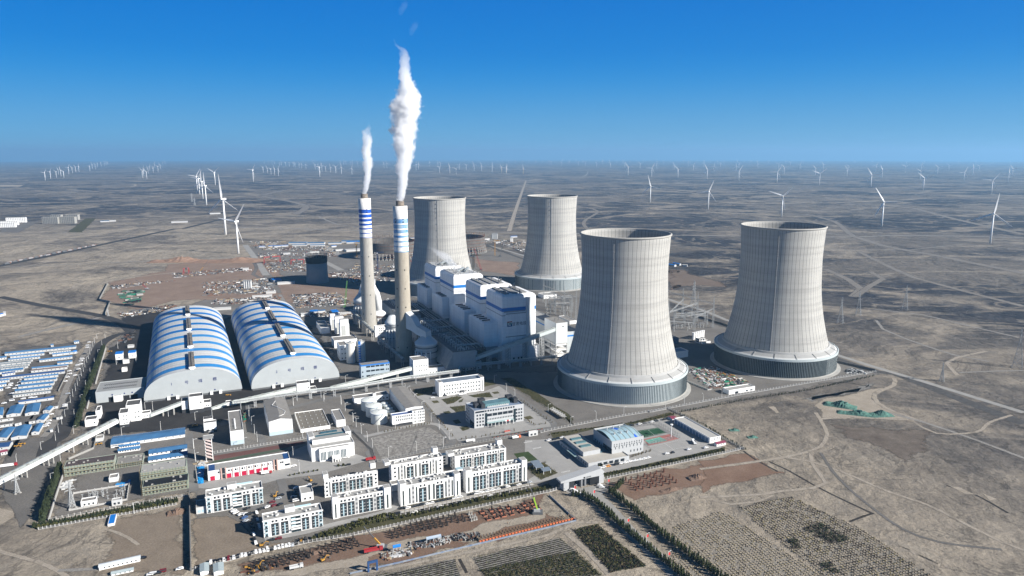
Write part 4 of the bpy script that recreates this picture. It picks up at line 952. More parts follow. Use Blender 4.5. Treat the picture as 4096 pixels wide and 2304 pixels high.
def dorm_a(A, B, top, C, label, side=True):
    t, Wd, D, h = flat('dormitory', label, 'dormitory', A, B, top, C, WHITE2, ROOFL, group=DG, par=1.)
    k = Wd/42
    for x in (5.4, 12.2, 27., 34.): bay(t, x*k, 5.2*k, .6, h*.74)
    for x in (6., 8.6, 12.8, 15.4, 27.6, 30.2, 34.6, 37.2): link('window', pane(1.5, 1.7), t, (x*k+.6, 0, h*.8))
    for x0 in (.7, 39.3):
        m = MB(); m.box(x0*k, (x0+2.5)*k, -.1, .2, .5, h*.9); c = m.build('balcony_column', AQUA, t)
        for i in range(4):
            link('window', pane(1.5, 1.5), c, ((x0+1.3)*k, -.1, 1.4+i*h*.225))
            m = MB(); m.box((x0+.2)*k, (x0+2.4)*k, -.5, 0, .6+i*h*.225, 1.3+i*h*.225); m.build('balcony', CHAR if i % 2 == 0 else mat('pale_trim', (.55, .56, .55), .7, .05), c)
    m = MB(); m.box(19.2*k, 26*k, -.12, .2, .3, h*.92); c = m.build('entrance_bay', mat('bay_glass', (.02, .035, .042), .4, .1, spec=.2), t)
    for i in range(3):
        m = MB(); m.box(19.3*k, 25.9*k, -.4, 0, h*.3+i*h*.2, h*.3+i*h*.2+1.1); m.build('spandrel', WHITE2, c)
        m = MB(); m.box(19.6*k, 22.5*k, -.2, 0, h*.3+i*h*.2+1.1, h*.3+i*h*.2+1.9); m.build('blue_panel', AQUA, c)
    m = MB(); m.box(19*k, 26.4*k, -2.2, 0, 3.2, 3.5); m.build('canopy', WHITE2, t)
    for x in (4.4, 11.3, 18.6, 26.4, 33.2, 38.9):
        m = MB(); m.box(x*k-.25, x*k+.25, -.22, .2, 0, h-.8); m.build('pilaster', mat('pale_trim', (.55, .56, .55), .7, .05), t)
    m = MB(); m.box(-.5, Wd+.5, -.6, 0, h-.9, h+.02); m.build('cornice', WHITE2, t)
    roofbits(t, Wd, D, h, 10, [(16*k, D-5.4, 7*k, 5, 3.2)])
    m = MB(); m.box(Wd*.55, Wd*.84, D-.4, D-.1, h-.6, h+.9); m.build('parapet', AQUA, t)
    return t, Wd, D, h
DA = dorm_a(D1(1320,540), D1(2440,300), D1(0,205)[1], A3(1400,742), 'front dormitory block with the charcoal bays, nearest the sandy car park')
DB = dorm_a(A3(307,852), A3(848,745), A3(0,690)[1], A3(835,530), 'dormitory block left of the sandy lot, with a low grey annex')
flat('annex', 'low grey-roofed annex against the left end of the leftmost dormitory', 'annex', A3(206,858), A3(303,845), A3(0,795)[1], A3(200,722), GREYW, ROOFG, [grid('f', 1, 2, .1, .9, .2, .2, 2, 2, AQUA)])
flat('stair_house', 'small white two-storey block standing just behind the front dormitory', 'outbuilding', A3(1213,738), A3(1330,712), A3(0,660)[1], A3(1187,622), WHITE2, ROOFL, [grid('f', 1, 2, .1, .95, .2, .2, 1.5, 1.6)], D=14)
def dorm_b(A, B, top, C, label, lay, towers, n=14, h=None):
    """lay: bays and windows along the front as fractions"""
    t, Wd, D, h = flat('dormitory', label, 'dormitory', A, B, top, C, WHITE2, ROOFL, group=DG, par=.9, h=h)
    for kind, x, w in lay:
        x0, ww = x*Wd, w*Wd
        if kind == 'b':
            bay(t, x0, ww, .5, h*.75)
            for s in (.25, .75): link('window', pane(1.5, 1.7), t, (x0+ww*s, 0, h*.8))
        elif kind == 's':                                        # open stair slot with pale landings
            m = MB(); m.box(x0, x0+ww, -.08, .4, .5, h*.97); c = m.build('stair_slot', mat('slot_grey', (.4, .4, .39), .8, .06), t)
            for i in range(4): link('window', pane(ww*.7, h*.12, mat('slot_shade', (.16, .165, .17), .6, .1)), c, (x0+ww/2, -.06, h*(.06+.23*i)))  # dark panes stand in for the shade inside the open slot
        elif kind == 'v':
            m = MB(); m.box(x0, x0+ww, -.1, .3, 1., h*.84); m.build('window_strip', mat('strip_glass', (.06, .075, .075), .2, .25, 1.), t)
        elif kind == 'w':
            for i in range(4): link('window', pane(1.6, 1.6), t, (x0+ww/2, 0, h*(.07+.225*i)))
    windows(t, (Wd, D, h), [('l', 4, 2, D*.15, D*.85, h*.08, h*.8, 1.4, 1.6)])
    for (x, w, y, d, hh) in towers:
        o = block(t, 'corner_tower', x*Wd, x*Wd+w*Wd, y, y+d, 0 if y < 0 else h-.6, h+hh, WHITE2, ROOFL)
        if y < 0:
            m = MB(); m.box((x+w*.35)*Wd, (x+w*.6)*Wd, y-.08, y+.1, .8, h*.78); m.build('window_strip', mat('strip_glass', (.06, .075, .075), .2, .25, 1.), o)
            for i in range(3):
                for j in range(3): link('vent_hole', pane(.4, .4, MT['joint_grey']), o, ((x+w*(.3+.2*i))*Wd, y, h*.85+j*.7))
    roofbits(t, Wd, D, h, n, [])
    return t, Wd, D, h
SD = [('w', .01, .07), ('v', .09, .02), ('b', .14, .12), ('b', .275, .12), ('s', .40, .05), ('b', .46, .12), ('b', .595, .12), ('s', .72, .05), ('b', .785, .115), ('w', .93, .06)]
SR = [('w', .03, .07), ('v', .125, .025), ('s', .175, .04), ('v', .24, .025), ('b', .29, .13), ('v', .45, .03), ('v', .53, .03), ('b', .58, .13), ('v', .74, .025), ('s', .79, .035), ('v', .85, .025), ('w', .91, .07)]
SC = [('b', .1, .1), ('b', .215, .1), ('s', .325, .035), ('b', .37, .095), ('b', .475, .095), ('b', .61, .1), ('b', .72, .1), ('s', .83, .035), ('b', .875, .085)]
dorm_b(E2(72,515), E2(830,340), E2(0,255)[1], E2(845,110), 'dormitory block behind the front two, left of the wide charcoal-bay pair', SD, [(0, .09, 3, 7, 3), (.9, .1, 7, 5, 4)])
dorm_b(E2(205,818), E2(1032,665), E2(0,545)[1], E2(930,320), 'dormitory block facing the street at right of the front dormitory, with a double-width charcoal bay', [('b', .11, .12), ('b', .245, .12), ('s', .375, .05), ('b', .44, .125), ('b', .565, .125), ('s', .7, .05), ('b', .755, .12), ('v', .885, .02)], [(-.015, .1, -.9, 6, 2.4), (.89, .12, -.9, 6, 2.4)])
dorm_b(A4(497,780), A4(1047,655), A4(0,590)[1], A4(940,440), 'street-side dormitory of narrow vertical window strips, left of the bridge passage', SR, [(-.02, .1, -.8, 7, 2.4), (.9, .1, -.8, 7, 2.4)], 26)
dorm_b(E3(615,720), E3(1385,565), E3(0,465)[1], E3(1260,280), 'street-side dormitory at the right end, above the parked white cars', SC, [(-.02, .1, -.8, 7, 2.4), (.92, .09, -.8, 7, 2.4)], 26)
dorm_b(A4(402,560), A4(880,450), A4(0,385)[1], A4(790,270), 'rear dormitory at left by the fence of the bare garden plot', SR, [(-.11, .1, 2, 8, 2), (.87, .1, 10, 5, 4)], 26)
dorm_b(E3(460,455), E3(1105,310), E3(0,250)[1], E3(960,75), 'rear dormitory at right beside the lawn and the white tanker', SC, [(-.1, .11, 3, 8, 2), (.9, .1, 9, 5, 4)], 26)
for A, B, l in ((E3(505,640), E3(590,625), 'white bridge passage joining the two street-side dormitories'), (E3(265,450), E3(385,425), 'white bridge passage joining the two rear dormitories')):
    a, ang, Wd, D, h = frame(A, B, h=13, D=9); t = thing('bridge_passage', l, 'passage', a, ang, 'bridge passages of the dormitories')
    m = MB(); m.box(0, Wd, 4, D, 4, h); m.build('wall', WHITE2, t); m = MB(); m.box(0, Wd, 4.2, D-.2, h, h+.05); m.build('roof', AQUA, t)
    for i in range(3): link('window', pane(Wd*.55, 1.7), t, (Wd*.45, 4, 4.6+i*2.8))
flat('link_block', 'low white linking block with a court between the left rear and front dormitories', 'outbuilding', A4(400,640), A4(480,620), A4(0,570)[1], A4(370,535), WHITE2, ROOFG, [grid('l', 1, 4, .1, .9, .3, .3, 1.5, 1.4)])

# --- offices and plant buildings
OF, Wd, D, h = flat('office_building', 'five-storey pale office with dark window grid facing the plaza', 'office', C7(1425,757), C7(1978,660), C7(0,555)[1], C7(1316,462), mat('office_grey', (.42, .43, .435), .6, .04, .2), mat('blue_grey_roof', (.2, .26, .36), .5, .2, .15), [grid('f', 4, 3, .03, .2, .1, .66, 1.7, 1.9), grid('f', 4, 3, .83, .98, .1, .66, 1.7, 1.9), grid('f', 1, 12, .2, .82, .85, .85, 1.8, 1.8), grid('f', 1, 6, .02, .2, .85, .85, 1.8, 1.8), grid('f', 1, 5, .25, .78, .57, .57, 5.2, 2.9), grid('f', 1, 17, .24, .8, .36, .36, .9, 1.6), grid('l', 5, 3, .55, .98, .08, .85, 1.6, 1.8)], par=1.)
m = MB()
for x in (.21, .79): m.box(Wd*x, Wd*x+2.6, -.1, .2, .5, h*.78)
m.build('glass_shaft', MT['bay_glass'], OF)
m = MB(); m.box(Wd*.24, Wd*.78, -3.2, .1, 4.3, 4.6); m.build('entrance_canopy', mat('canopy_glass', (.3, .42, .42), .3, .1), OF)
for i in range(8): m = MB(); m.tube([(Wd*(.25+.074*i), -2.8, 0), (Wd*(.25+.074*i), -2.8, 4.3)], .3, 8); m.build('column', WHITE2, OF)
m = MB(); m.box(Wd*.24, Wd*.78, -.12, .2, .2, 4.2); m.build('entrance_glazing', GLASS, OF)
m = MB(); m.box(-.12, .3, .3, D*.5, .3, h*.3); m.build('arcade_shade', GLASS, OF)  # flat dark panel painted in for the shade under the arcade
for (x0, x1, y0, y1, zz, mm) in ((.22, .34, .66, .9, 4.5, CHAR), (.78, .9, .6, .85, 4.5, CHAR), (.08, .15, .35, .6, 4, CHAR), (.86, .94, .3, .55, 4, CHAR), (.18, .25, .2, .5, 3.6, CHAR)): block(OF, 'plant_room', x0*Wd, x1*Wd, y0*D, y1*D, h-1, h+zz, mm, mm)
m = MB(); m.box(Wd*.27, Wd*.77, D*.28, D*.66, h-1, h+2.6); m.build('atrium_rooflight', mat('rooflight', (.12, .22, .24), .25, .15, .2), OF)
for i in range(22): m = MB(); x = Wd*(.3+.02*i); m.box(x, x+.45, D*.2, D*.24, h-1, h+.3+.4*(i % 2)); m.build('roof_pipe', WHITE2, OF)
LW, Wd, D, h = flat('laboratory_building', 'long white three-storey block with tower ends above the plaza beds', 'office', C7(1025,390), C7(1520,315), C7(0,240)[1], None, WHITE, mat('slate_blue_roof', (.17, .21, .26), .5, .15, .15), [grid('f', 3, 14, .08, .93, .11, .68, 1.5, 1.9), grid('l', 3, 3, .1, .6, .11, .68, 1.4, 1.7)], Cg=C7(952,345))
for x in (-.01, .93):
    o = block(LW, 'end_tower', x*Wd, x*Wd+.08*Wd, -.6, D*.5, 0, h+1.2, WHITE)
    m = MB(); m.box((x+.035)*Wd, (x+.05)*Wd, -.7, -.5, 1, h*.85); m.build('window_strip', MT['strip_glass'], o)
m = MB(); m.box(Wd*.47, Wd*.56, -1.6, .1, 0, 4.2); m.build('porch', DSTEEL, LW)
WT, Wd, D, h = flat('water_treatment_block', 'white three-storey block with blue roof in front of the storage tanks', 'plant building', C7(487,737), C7(722,705), C7(0,612)[1], C7(455,585), WHITE, mat('solar_blue', (.04, .09, .26), .35, .15, .3), [grid('f', 2, 9, .15, 1, .45, .73, 1.1, 2.2), grid('f', 1, 6, .3, 1, .05, .05, 2.6, 2)], base=(2.2, CHAR))
flat('water_treatment_block', 'taller white stair block at the right end of the water treatment building', 'plant building', C7(718,703), C7(845,668), C7(0,558)[1], C7(695,530), WHITE, ROOFL, [grid('f', 4, 1, .05, .35, .08, .8, 1.1, 2.4), grid('f', 4, 4, .45, 1, .08, .8, 1., 2.)])
gable('water_treatment_hall', 'long grey-roofed hall with roof vents running back behind the water treatment blocks', 'plant building', C7(640,655), C7(840,625), C7(0,528)[1], C7(445,293), WHITE, ROOFG, .8, snap=AX, along='y', over=.1)
t, Wd, D, h = flat('filter_hall', 'low grey-roofed wing behind the storage tanks, with a small roof box', 'plant building', C7(52,478), C7(430,405), C7(0,415)[1], C7(20,375), WHITE, ROOFG, [grid('f', 1, 3, .7, 1, .3, .3, 1.5, 1.6)]); block(t, 'roof_box', Wd*.55, Wd*.64, 2, 6, h-.5, h+2.5)
TK = mat('tank_white', (.68, .7, .66), .5, .05, .3)
def tank(p, rpx, top, label, grp, sc):
    q = P(p); zc = q.y*CP+H*SP; r = rpx/sc*zc/F; q = P(p); n = Vector((q.x, q.y, 0)).normalized(); h = hz(p, top)
    t = thing('storage_tank', label, 'tank', q+n*r, 0, grp)
    m = MB(); m.lathe([(r, 0), (r, h), (r*.7, h+r*.09), (r*.3, h+r*.15), (.01, h+r*.165)], 40); m.build('shell', TK, t)
    m = MB(); m.lathe([(r+.05, h-.5), (r+.35, h-.5), (r+.35, h+.1), (r+.05, h+.1)], 40); m.build('rim_walkway', mat('pale_blue_steel', (.35, .42, .52), .5, .08), t)
    m = MB()
    for k in range(12):
        a0 = R(-120) + k*.1; m.beam(((r+.5)*cos(a0), (r+.5)*sin(a0), h*k/12), ((r+.5)*cos(a0+.1), (r+.5)*sin(a0+.1), h*(k+1)/12), .8, .3)
    m.build('spiral_stair', STEEL, t)
    m = MB(); m.lathe([(.01, h+r*.2), (.6, h+r*.19), (.6, h+r*.14)], 10); m.build('roof_hatch', STEEL, t); return t
tank(C7(337,715), 95, C7(0,598)[1], 'big pale tank nearest the viewer, in front of two like it', 'big storage tanks', 2.862)
tank(C7(277,635), 93, C7(0,520)[1], 'middle one of the three big pale tanks', 'big storage tanks', 2.862)
tank(C7(220,562), 90, C7(0,455)[1], 'farthest of the three big pale tanks, by the low grey wing', 'big storage tanks', 2.862)
for i, (x, y, tp) in enumerate(((478,600,570), (452,575,535), (425,545,505), (397,515,475))): tank(C7(x, y), 38, C7(0, tp)[1], f'small pale tank, {nth(i)} from the front of the row of four', 'small storage tanks', 2.862)
# crusher house and links
t, Wd, D, h = flat('crusher_house', 'tall white transfer house with three rows of small windows at the conveyor head', 'transfer house', A7(935,957), A7(1086,932), A7(0,768)[1], A7(890,728), WHITE, ROOFG, [grid('f', 3, 5, .15, .95, .1, .62, 1.3, 1.5), grid('l', 3, 1, .2, .8, .1, .62, 1.2, 1.4)])
flat('crusher_link', 'stepped low white link between the two transfer houses', 'transfer house', A7(1086,935), A7(1280,905), A7(0,855)[1], None, WHITE, ROOFG, [grid('f', 1, 6, .05, .95, .4, .4, 1.2, 1.4)], D=13)
flat('crusher_house', 'white square transfer house where the long grey gallery climbs to the boilers', 'transfer house', A7(1275,912), A7(1416,888), A7(0,805)[1], A7(1245,775), WHITE, ROOFG, [grid('f', 2, 1, .7, .95, .35, .6, 1.2, 1.4)])
flat('service_block', 'small white stepped block between the crusher house and its right neighbour', 'transfer house', A7(1165,905), A7(1270,890), A7(0,835)[1], None, WHITE, ROOFG, D=9)
t, Wd, D, h = flat('desulphurisation_building', 'pale blue-grey building with bright blue roof band behind the sloping gallery', 'plant building', A7(383,960), A7(663,900), A7(0,822)[1], A7(350,798), mat('blue_grey_wall', (.36, .43, .48), .6, .06, .2), ROOFG, [grid('f', 2, 1, .02, .09, .1, .42, 1.6, 1.8), grid('f', 2, 4, .17, .82, .08, .45, 5, 2.2), grid('f', 1, 4, .17, .82, .78, .78, 5, 2.), grid('f', 3, 2, .86, .99, .1, .78, 1.6, 1.8)])
m = MB(); m.box(-.2, Wd+.2, -.2, D+.2, h-1.4, h+.1); m.build('blue_band', BLUE, t); m = MB(); m.box(.5, Wd-.5, .5, D-.5, h+.1, h+.16); m.build('roof_felt', ROOFG, t)
# silos
def silo(p, rpx, top, label, col, grp, sc=2.634):
    q = P(p); zc = q.y*CP+H*SP; r = rpx/sc*zc/F; n = Vector((q.x, q.y, 0)).normalized(); h = hz(p, top); t = thing('silo', label, 'silo', q+n*r, 0, grp)
    m = MB(); m.lathe([(r, 0), (r, h), (r*.95, h+.3), (.01, h+.8)], 28); m.build('shell', col, t)
    m = MB()
    for k in range(14): a = 2*pi*k/14; m.beam((r*cos(a), r*sin(a), h+.2), (r*cos(a), r*sin(a), h+1.6), .25)
    m.lathe([(r, h+1.5), (r+.15, h+1.7)], 28); m.build('guard_rail', STEEL, t); m = MB(); m.box(-1.5, 1.5, -1.5, 1.5, h+.5, h+3); m.build('roof_filter', STEEL, t); return t, r, h
SG = 'pair of tall white silos'
silo(A7(275,800), 46, A7(0,597)[1], 'tall white silo, left one of the pair', mat('silo_cream', (.62, .6, .55), .7, .08, .2), SG)
t, r, h = silo(A7(382,785), 47, A7(0,582)[1], 'tall white silo, right one of the pair, with a blue stair tower', mat('silo_cream2', (.64, .63, .58), .7, .08, .2), SG)
m = MB(); m.box(-1.3, 1.3, -r-2.4, -r+.2, 0, h+2); s = m.build('stair_tower', BLUE, t)
for k in range(8): m = MB(); m.box(-1.35, 1.35, -r-2.5, -r-2.3, h*k/8, h*k/8+1.2); m.build('landing', mat('pale_trim', (.55,.56,.55), .7), s)
flat('plant_building', 'white three-storey plant building left of the silo pair', 'plant building', A7(160,770), A7(232,750), A7(0,610)[1], None, WHITE, ROOFG, [grid('l', 3, 4, .1, .9, .1, .7, 1.3, 1.5), grid('f', 3, 2, .1, .9, .1, .7, 1.3, 1.5)], D=22)
flat('plant_building', 'white flat-roofed plant building behind the silo pair, its left wall lined with windows', 'plant building', A7(100,640), A7(330,600), A7(0,560)[1], None, WHITE, ROOFG, [grid('l', 3, 4, .1, .9, .1, .7, 1.3, 1.5)], D=24)
m3 = [A7(165,530), A7(112,490), A7(62,450)]
for i, p in enumerate(m3):
    t, Wd, D, h = flat('ash_silo_block', f'white ash silo block with a box on top, {nth(i)} from the front of three', 'silo', p, (p[0]+34, p[1]-6), p[1]-53+(3*i), None, WHITE, ROOFL, group='row of three white ash silo blocks', D=12)
    block(t, 'top_box', .6, Wd-.6, 1, D-1, h-.6, h+7, WHITE, ROOFL)
    m = MB(); m.box(Wd*.15, Wd*.6, -.3, .1, 1, h-2); m.build('ribbed_panel', mat('rib_grey', (.45, .46, .44), .7, .1, .5), t)
flat('store_building', 'white flat-roofed store left of the ash silo blocks', 'plant building', A6(2065,490), A6(2158,478), A6(0,425)[1], A6(2005,355), WHITE, ROOFL)
flat('pump_house', 'white control house with nine small windows in front of the sunlit absorber', 'plant building', E1(420,825), E1(612,800), E1(0,645)[1], E1(358,632), WHITE, ROOFG, [grid('f', 3, 4, .3, .98, .28, .72, 1.6, 1.8)])
flat('pump_house', 'low grey building in shade between the silos and the near chimney', 'plant building', E1(480,950), E1(640,930), E1(0,890)[1], None, GREYW, ROOFG, D=12)
flat('end_wall_building', 'white wall building closing the front end of the precipitators', 'plant building', A7(1390,850), A7(1600,820), A7(0,690)[1], None, BW, ROOFG, D=8)
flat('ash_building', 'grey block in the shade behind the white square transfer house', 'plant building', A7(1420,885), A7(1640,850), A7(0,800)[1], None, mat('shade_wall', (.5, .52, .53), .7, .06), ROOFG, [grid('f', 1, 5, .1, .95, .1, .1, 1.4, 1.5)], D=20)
# transfer tower by the nearest boiler house and the buildings behind it
a, ang, Wd, D, h = frame(A8(1805,1262), A8(1926,1240), A8(0,850)[1], None, D=36); t = thing('transfer_tower', 'tall grey transfer tower on open steel legs right of the nearest boiler house', 'transfer house', a, ang)
m = MB(); m.box(0, Wd, 0, D, h*.42, h); m.build('cladding', MT['lift_grey'], t); m = MB(); m.box(.4, Wd-.4, .4, D-.4, h, h+.15); m.build('roof', ROOFG, t)
for z in (.36, .22, .05): m = MB(); m.box(.1, Wd-.1, .1, D-.1, h*z, h*z+2.2); m.build('floor_beam', WHITE2, t)
m = MB()
for x in (.5, Wd-.5):
    for y in (.5, D*.5, D-.5): m.beam((x, y, 0), (x, y, h*.42), 1.1)
for z in (.07, .24): m.beam((.5, .3, h*z), (Wd/2, .3, h*z+h*.14), .6); m.beam((Wd-.5, .3, h*z), (Wd/2, .3, h*z+h*.14), .6)
m.build('steel_legs', STEEL, t); link('window', pane(2.5, 1), t, (Wd*.6, 0, h*.88))
for i in range(2): m = MB(); m.beam((Wd*(.3+.3*i), D*.4, h), (Wd*(.3+.3*i), D*.4, h+4), .6); m.build('roof_mast', DSTEEL, t)
t, Wd, D, h = flat('turbine_hall', 'grey building with a blue band partly hidden behind the nearest cooling tower', 'plant building', A8(1926,1190), A8(2080,1170), A8(0,950)[1], None, mat('hall_grey', (.42, .45, .46), .6, .05), ROOFL, D=170)
m = MB(); m.box(-.15, Wd+.15, -.15, D+.15, h-7, h-5); m.build('blue_band', BB, t)
flat('hopper_house', 'small tapering white house at the foot of the nearest boiler house', 'plant building', A8(1500,1290), A8(1608,1272), A8(0,1110)[1], None, BW, ROOFG, [grid('l', 4, 2, .2, .8, .2, .8, 1.2, 1.4)], D=16)
flat('switch_house', 'long white building on stilts behind the nearest boiler house by the switchyard', 'plant building', D5(815,345), D5(1012,332), D5(0,295)[1], None, WHITE, ROOFL, D=26)
flat('switch_house', 'low flat-roofed building among the switchyard gantries', 'plant building', D5(1190,715), D5(1270,695), D5(0,665)[1], None, WHITE2, ROOFG, D=40)
flat('storage_hall', 'white hall with grey roof between the two near cooling towers', 'plant building', D6(705,1395), D6(925,1372), D6(0,1300)[1], D6(690,1245), WHITE, MT['slate_blue_roof'])
flat('pump_station', 'dark blue shed with a round fan beside the nearest cooling tower', 'plant building', D6(655,1185), D6(778,1170), D6(0,1105)[1], None, mat('blue_shed', (.1, .16, .24), .6, .08), DSTEEL, D=18)
t, Wd, D, h = flat('control_house', 'white two-storey house with dark windows near the rightmost cooling tower', 'plant building', D6(1078,1172), D6(1148,1158), D6(0,1108)[1], D6(1035,1085), WHITE, ROOFL, [grid('f', 2, 2, .05, .95, .15, .6, 3.5, 2.2), grid('l', 2, 3, .05, .95, .15, .6, 3., 2.)])
flat('control_house', 'low white annex against the drum of the rightmost cooling tower', 'plant building', D6(1130,1185), D6(1240,1172), D6(0,1150)[1], None, WHITE2, ROOFL, D=8)
for i in range(6):
    q = P(D6(990+28*i, 1115-7*i)); m = MB(); m.tube([(0, 0, 0), (0, 0, 10)], 1.8, 10); m.tube([(0, 0, 10), (0, 0, 10.6)], 2.2, 10); t = tag(m.build('white_vessel', WHITE, None, loc=q), f'upright white vessel, {nth(i)} from the left of the row of six by the control house', 'vessel', 'upright white vessels')
flat('workshop', 'low white workshop with a pale roof between the fence and the scrap yard', 'workshop', C6(902,655), C6(1196,605), C6(0,605)[1], C6(825,575), WHITE, ROOFL, [grid('f', 1, 2, .6, .95, .15, .15, 3.5, 1.6), grid('f', 1, 1, .2, .4, .02, .02, 5, 2.6)])
# warehouses in the middle
t, Wd, D, h = flat('warehouse', 'narrow grey-roofed warehouse with a row of white roof fans', 'warehouse', C5(722,585), C5(893,555), C5(0,405)[1], C5(655,148), WHITE, ROOFG, base=(4.6, mat('pale_blue_plinth', (.42, .52, .58), .7, .05)))
for i in range(7): m = MB(); m.tube([(Wd*.42, 8+i*4, h-.7), (Wd*.42, 8+i*4, h+.9)], .7, 9); m.build('roof_fan', WHITE, t)
t, Wd, D, h = gable('warehouse', 'largest white warehouse with grey gabled roof and a zigzag roof pipe', 'warehouse', C5(1220,465), C5(1517,410), C5(0,282)[1], C5(1115,10), WHITE, ROOFG, 2., snap=AX, along='y', over=.15)
m = MB(); m.box(-.08, Wd+.08, -.08, .1, 0, 4); m.build('plinth', MT['pale_blue_plinth'], t); windows(t, (Wd, D, h), [('f', 1, 2, 3, 12, 1.5, 1.5, 2, 1.4)])
m = MB(); pp = [(Wd*.45, 6), (Wd*.7, 12), (Wd*.8, 22), (Wd*.5, 34), (Wd*.3, 44), (Wd*.5, 54)]
for (x0, y0), (x1, y1) in zip(pp, pp[1:]): f_ = lambda x: h+2.4-abs(x-Wd/2)/(Wd/2)*2; m.beam((x0, y0, f_(x0)), (x1, y1, f_(x1)), .35)
m.build('roof_pipe', WHITE2, t)
t, Wd, D, h = flat('warehouse', 'low square building with a brown-grey roof dotted with small vents', 'warehouse', C5(1620,425), C5(2000,365), C5(0,378)[1], C5(1510,165), WHITE, mat('brown_grey_roof', (.17, .155, .13), .9, .08, .3))
for i in range(5):
    for j in range(5): m = MB(); x, y = Wd*(.12+.19*i), D*(.1+.2*j); m.tube([(x, y, h-.7), (x, y, h+.4)], .35, 6); m.build('roof_vent', STEEL, t)
flat('store_building', 'small white store with an outside ladder right of the brown-grey roof', 'warehouse', C5(2083,353), C5(2198,335), C5(0,262)[1], C5(1980,130), WHITE, ROOFG, [grid('l', 1, 4, .2, .9, .5, .5, 1.1, 1.2)])
t, Wd, D, h = flat('store_building', 'small white two-part store at the edge of the coal yard', 'warehouse', C5(378,430), C5(540,402), C5(0,300)[1], C5(365,268), WHITE, ROOFD, [grid('f', 1, 2, .1, .9, .12, .12, 2.6, 2.2)], base=(2.5, CHAR)); block(t, 'rear_part', 0, Wd*.75, D, D+8, 0, h+1.5, WHITE, ROOFD)
flat('gate_office', 'little grey flat-roofed office beside the training tower', 'hut', C5(365,520), C5(500,500), C5(0,475)[1], C5(360,455), GREYW, ROOFL)
# fire station and training tower
t, Wd, D, h = flat('fire_station', 'white fire station with a row of crimson roller doors and pink piers', 'fire station', C5(430,1045), C5(1488,872), C5(0,850)[1] + 22, C5(1440,668), WHITE, ROOFL, [grid('f', 1, 7, .21, .77, .66, .66, 1.5, 1.8), grid('f', 1, 7, .235, .8, .66, .66, .7, 1.8), grid('f', 1, 2, .11, .17, .62, .62, 1.4, 1.8), grid('f', 1, 2, .87, .92, .62, .62, 1.4, 1.8), grid('f', 1, 4, .93, .995, .3, .3, 1.1, 1.8)])
for x in (.025, .22, .31, .4, .49, .575, .66):
    m = MB(); m.box(x*Wd, x*Wd+.055*Wd, -.12, .2, .1, h*.44); m.build('roller_door', mat('crimson_door', (.42, .012, .05), .5, .06), t)
PK = mat('pink_render', (.5, .34, .29), .8, .06)
for x in (.15, .205, .79, .83):
    m = MB(); m.box(x*Wd, x*Wd+.016*Wd, -.9, .2, 0, h+1.2); m.build('pink_pier', PK, t)
for x in (.29, .38, .465, .55, .64, .72): m = MB(); m.box(x*Wd, x*Wd+.007*Wd, -.5, .2, 0, h-.3); m.build('pink_pier', PK, t)
for x in (.166, .806): m = MB(); m.box(x*Wd, x*Wd+.03*Wd, -.2, .2, .3, h+1); m.build('stair_glazing', GLASS, t)
m = MB(); m.box(.1*Wd, .93*Wd, -.55, 0, h*.5, h*.53); m.build('ledge', mat('pale_trim', (.55,.56,.55), .7), t)
for x0, x1 in ((.012, .085), (.925, .99)): m = MB(); m.box(x0*Wd, x1*Wd, 1, D-1, h-.7, h-.5); m.build('blue_flat_roof', mat('deep_blue_roof', (.02, .07, .2), .4, .1), t)
a, ang, Wd, D, h = frame(C5(402,795), C5(495,778), h=21.7, D=6.5); t = thing('training_tower', 'slim training tower with zigzag stairs on its open front', 'tower', a, ang)
m = MB(); m.box(0, .5, 0, D, 0, h); m.box(Wd-.5, Wd, 0, D, 0, h); m.box(0, Wd, D-.4, D, 0, h); m.build('wall', WHITE2, t)
for k in range(6):
    m = MB(); z = 2+k*3.2; m.add([(.5, -.4, z+2.4), (Wd-.5, -.4, z), (Wd-.5, -.4, z+1.1), (.5, -.4, z+3.5), (.5, 2, z+2.4), (Wd-.5, 2, z), (Wd-.5, 2, z+1.1), (.5, 2, z+3.5)], [(0,1,2,3), (4,7,6,5), (3,2,6,7), (0,4,5,1)]); m.build('stair_flight', mat('pink_stair', (.55, .45, .42), .8, .05), t)
    m = MB(); m.box(.5, Wd-.5, 1.5, D, z-.2, z); m.build('landing', WHITE2, t)
m = MB(); m.box(-1.2, Wd+1.2, -.8, D+.6, h, h+.7); m.build('roof', ROOFL, t)
# white hall with glazed roof
t, Wd, D, h = flat('assembly_hall', 'white hall with a long blue glass rooflight and projecting front', 'hall', C5(1765,797), C5(2312,702), C5(0,625)[1], C5(1700,515), WHITE, ROOFL, D=30)
o = block(t, 'front_wing', Wd*.17, Wd*.87, -3.5, 2, 0, h*.95, WHITE, ROOFL)
for i in range(16): g_ = i//4; link('window', pane(.9, h*.62, mat('slit_glass', (.1, .14, .16), .3, .3, .8)), o, (Wd*(.21+.155*g_+.033*(i%4)), -3.5, h*.08))
m = MB(); m.box(Wd*.44, Wd*.63, -9, -3.4, 3.6, 4.6); m.build('porch_roof', WHITE2, t)
for x in (.45, .51, .57, .62): m = MB(); m.beam((Wd*x, -8.4, 0), (Wd*x, -8.4, 3.6), .8); m.build('porch_column', WHITE2, t)
block(t, 'upper_storey', Wd*.06, Wd*.94, D*.3, D*.95, h-.6, h+3.6, WHITE, ROOFL)
m = MB(); m.add([(Wd*.17, D*.3-.2, h+.2), (Wd*.83, D*.3-.2, h+.2), (Wd*.83, D*.62, h+4.4), (Wd*.17, D*.62, h+4.4), (Wd*.17, D*.62, h+3), (Wd*.83, D*.62, h+3)], [(0,1,2,3), (0,3,4), (1,5,2)]); m.build('glass_rooflight', mat('rooflight_teal', (.05, .12, .15), .15, .2, .3), t)
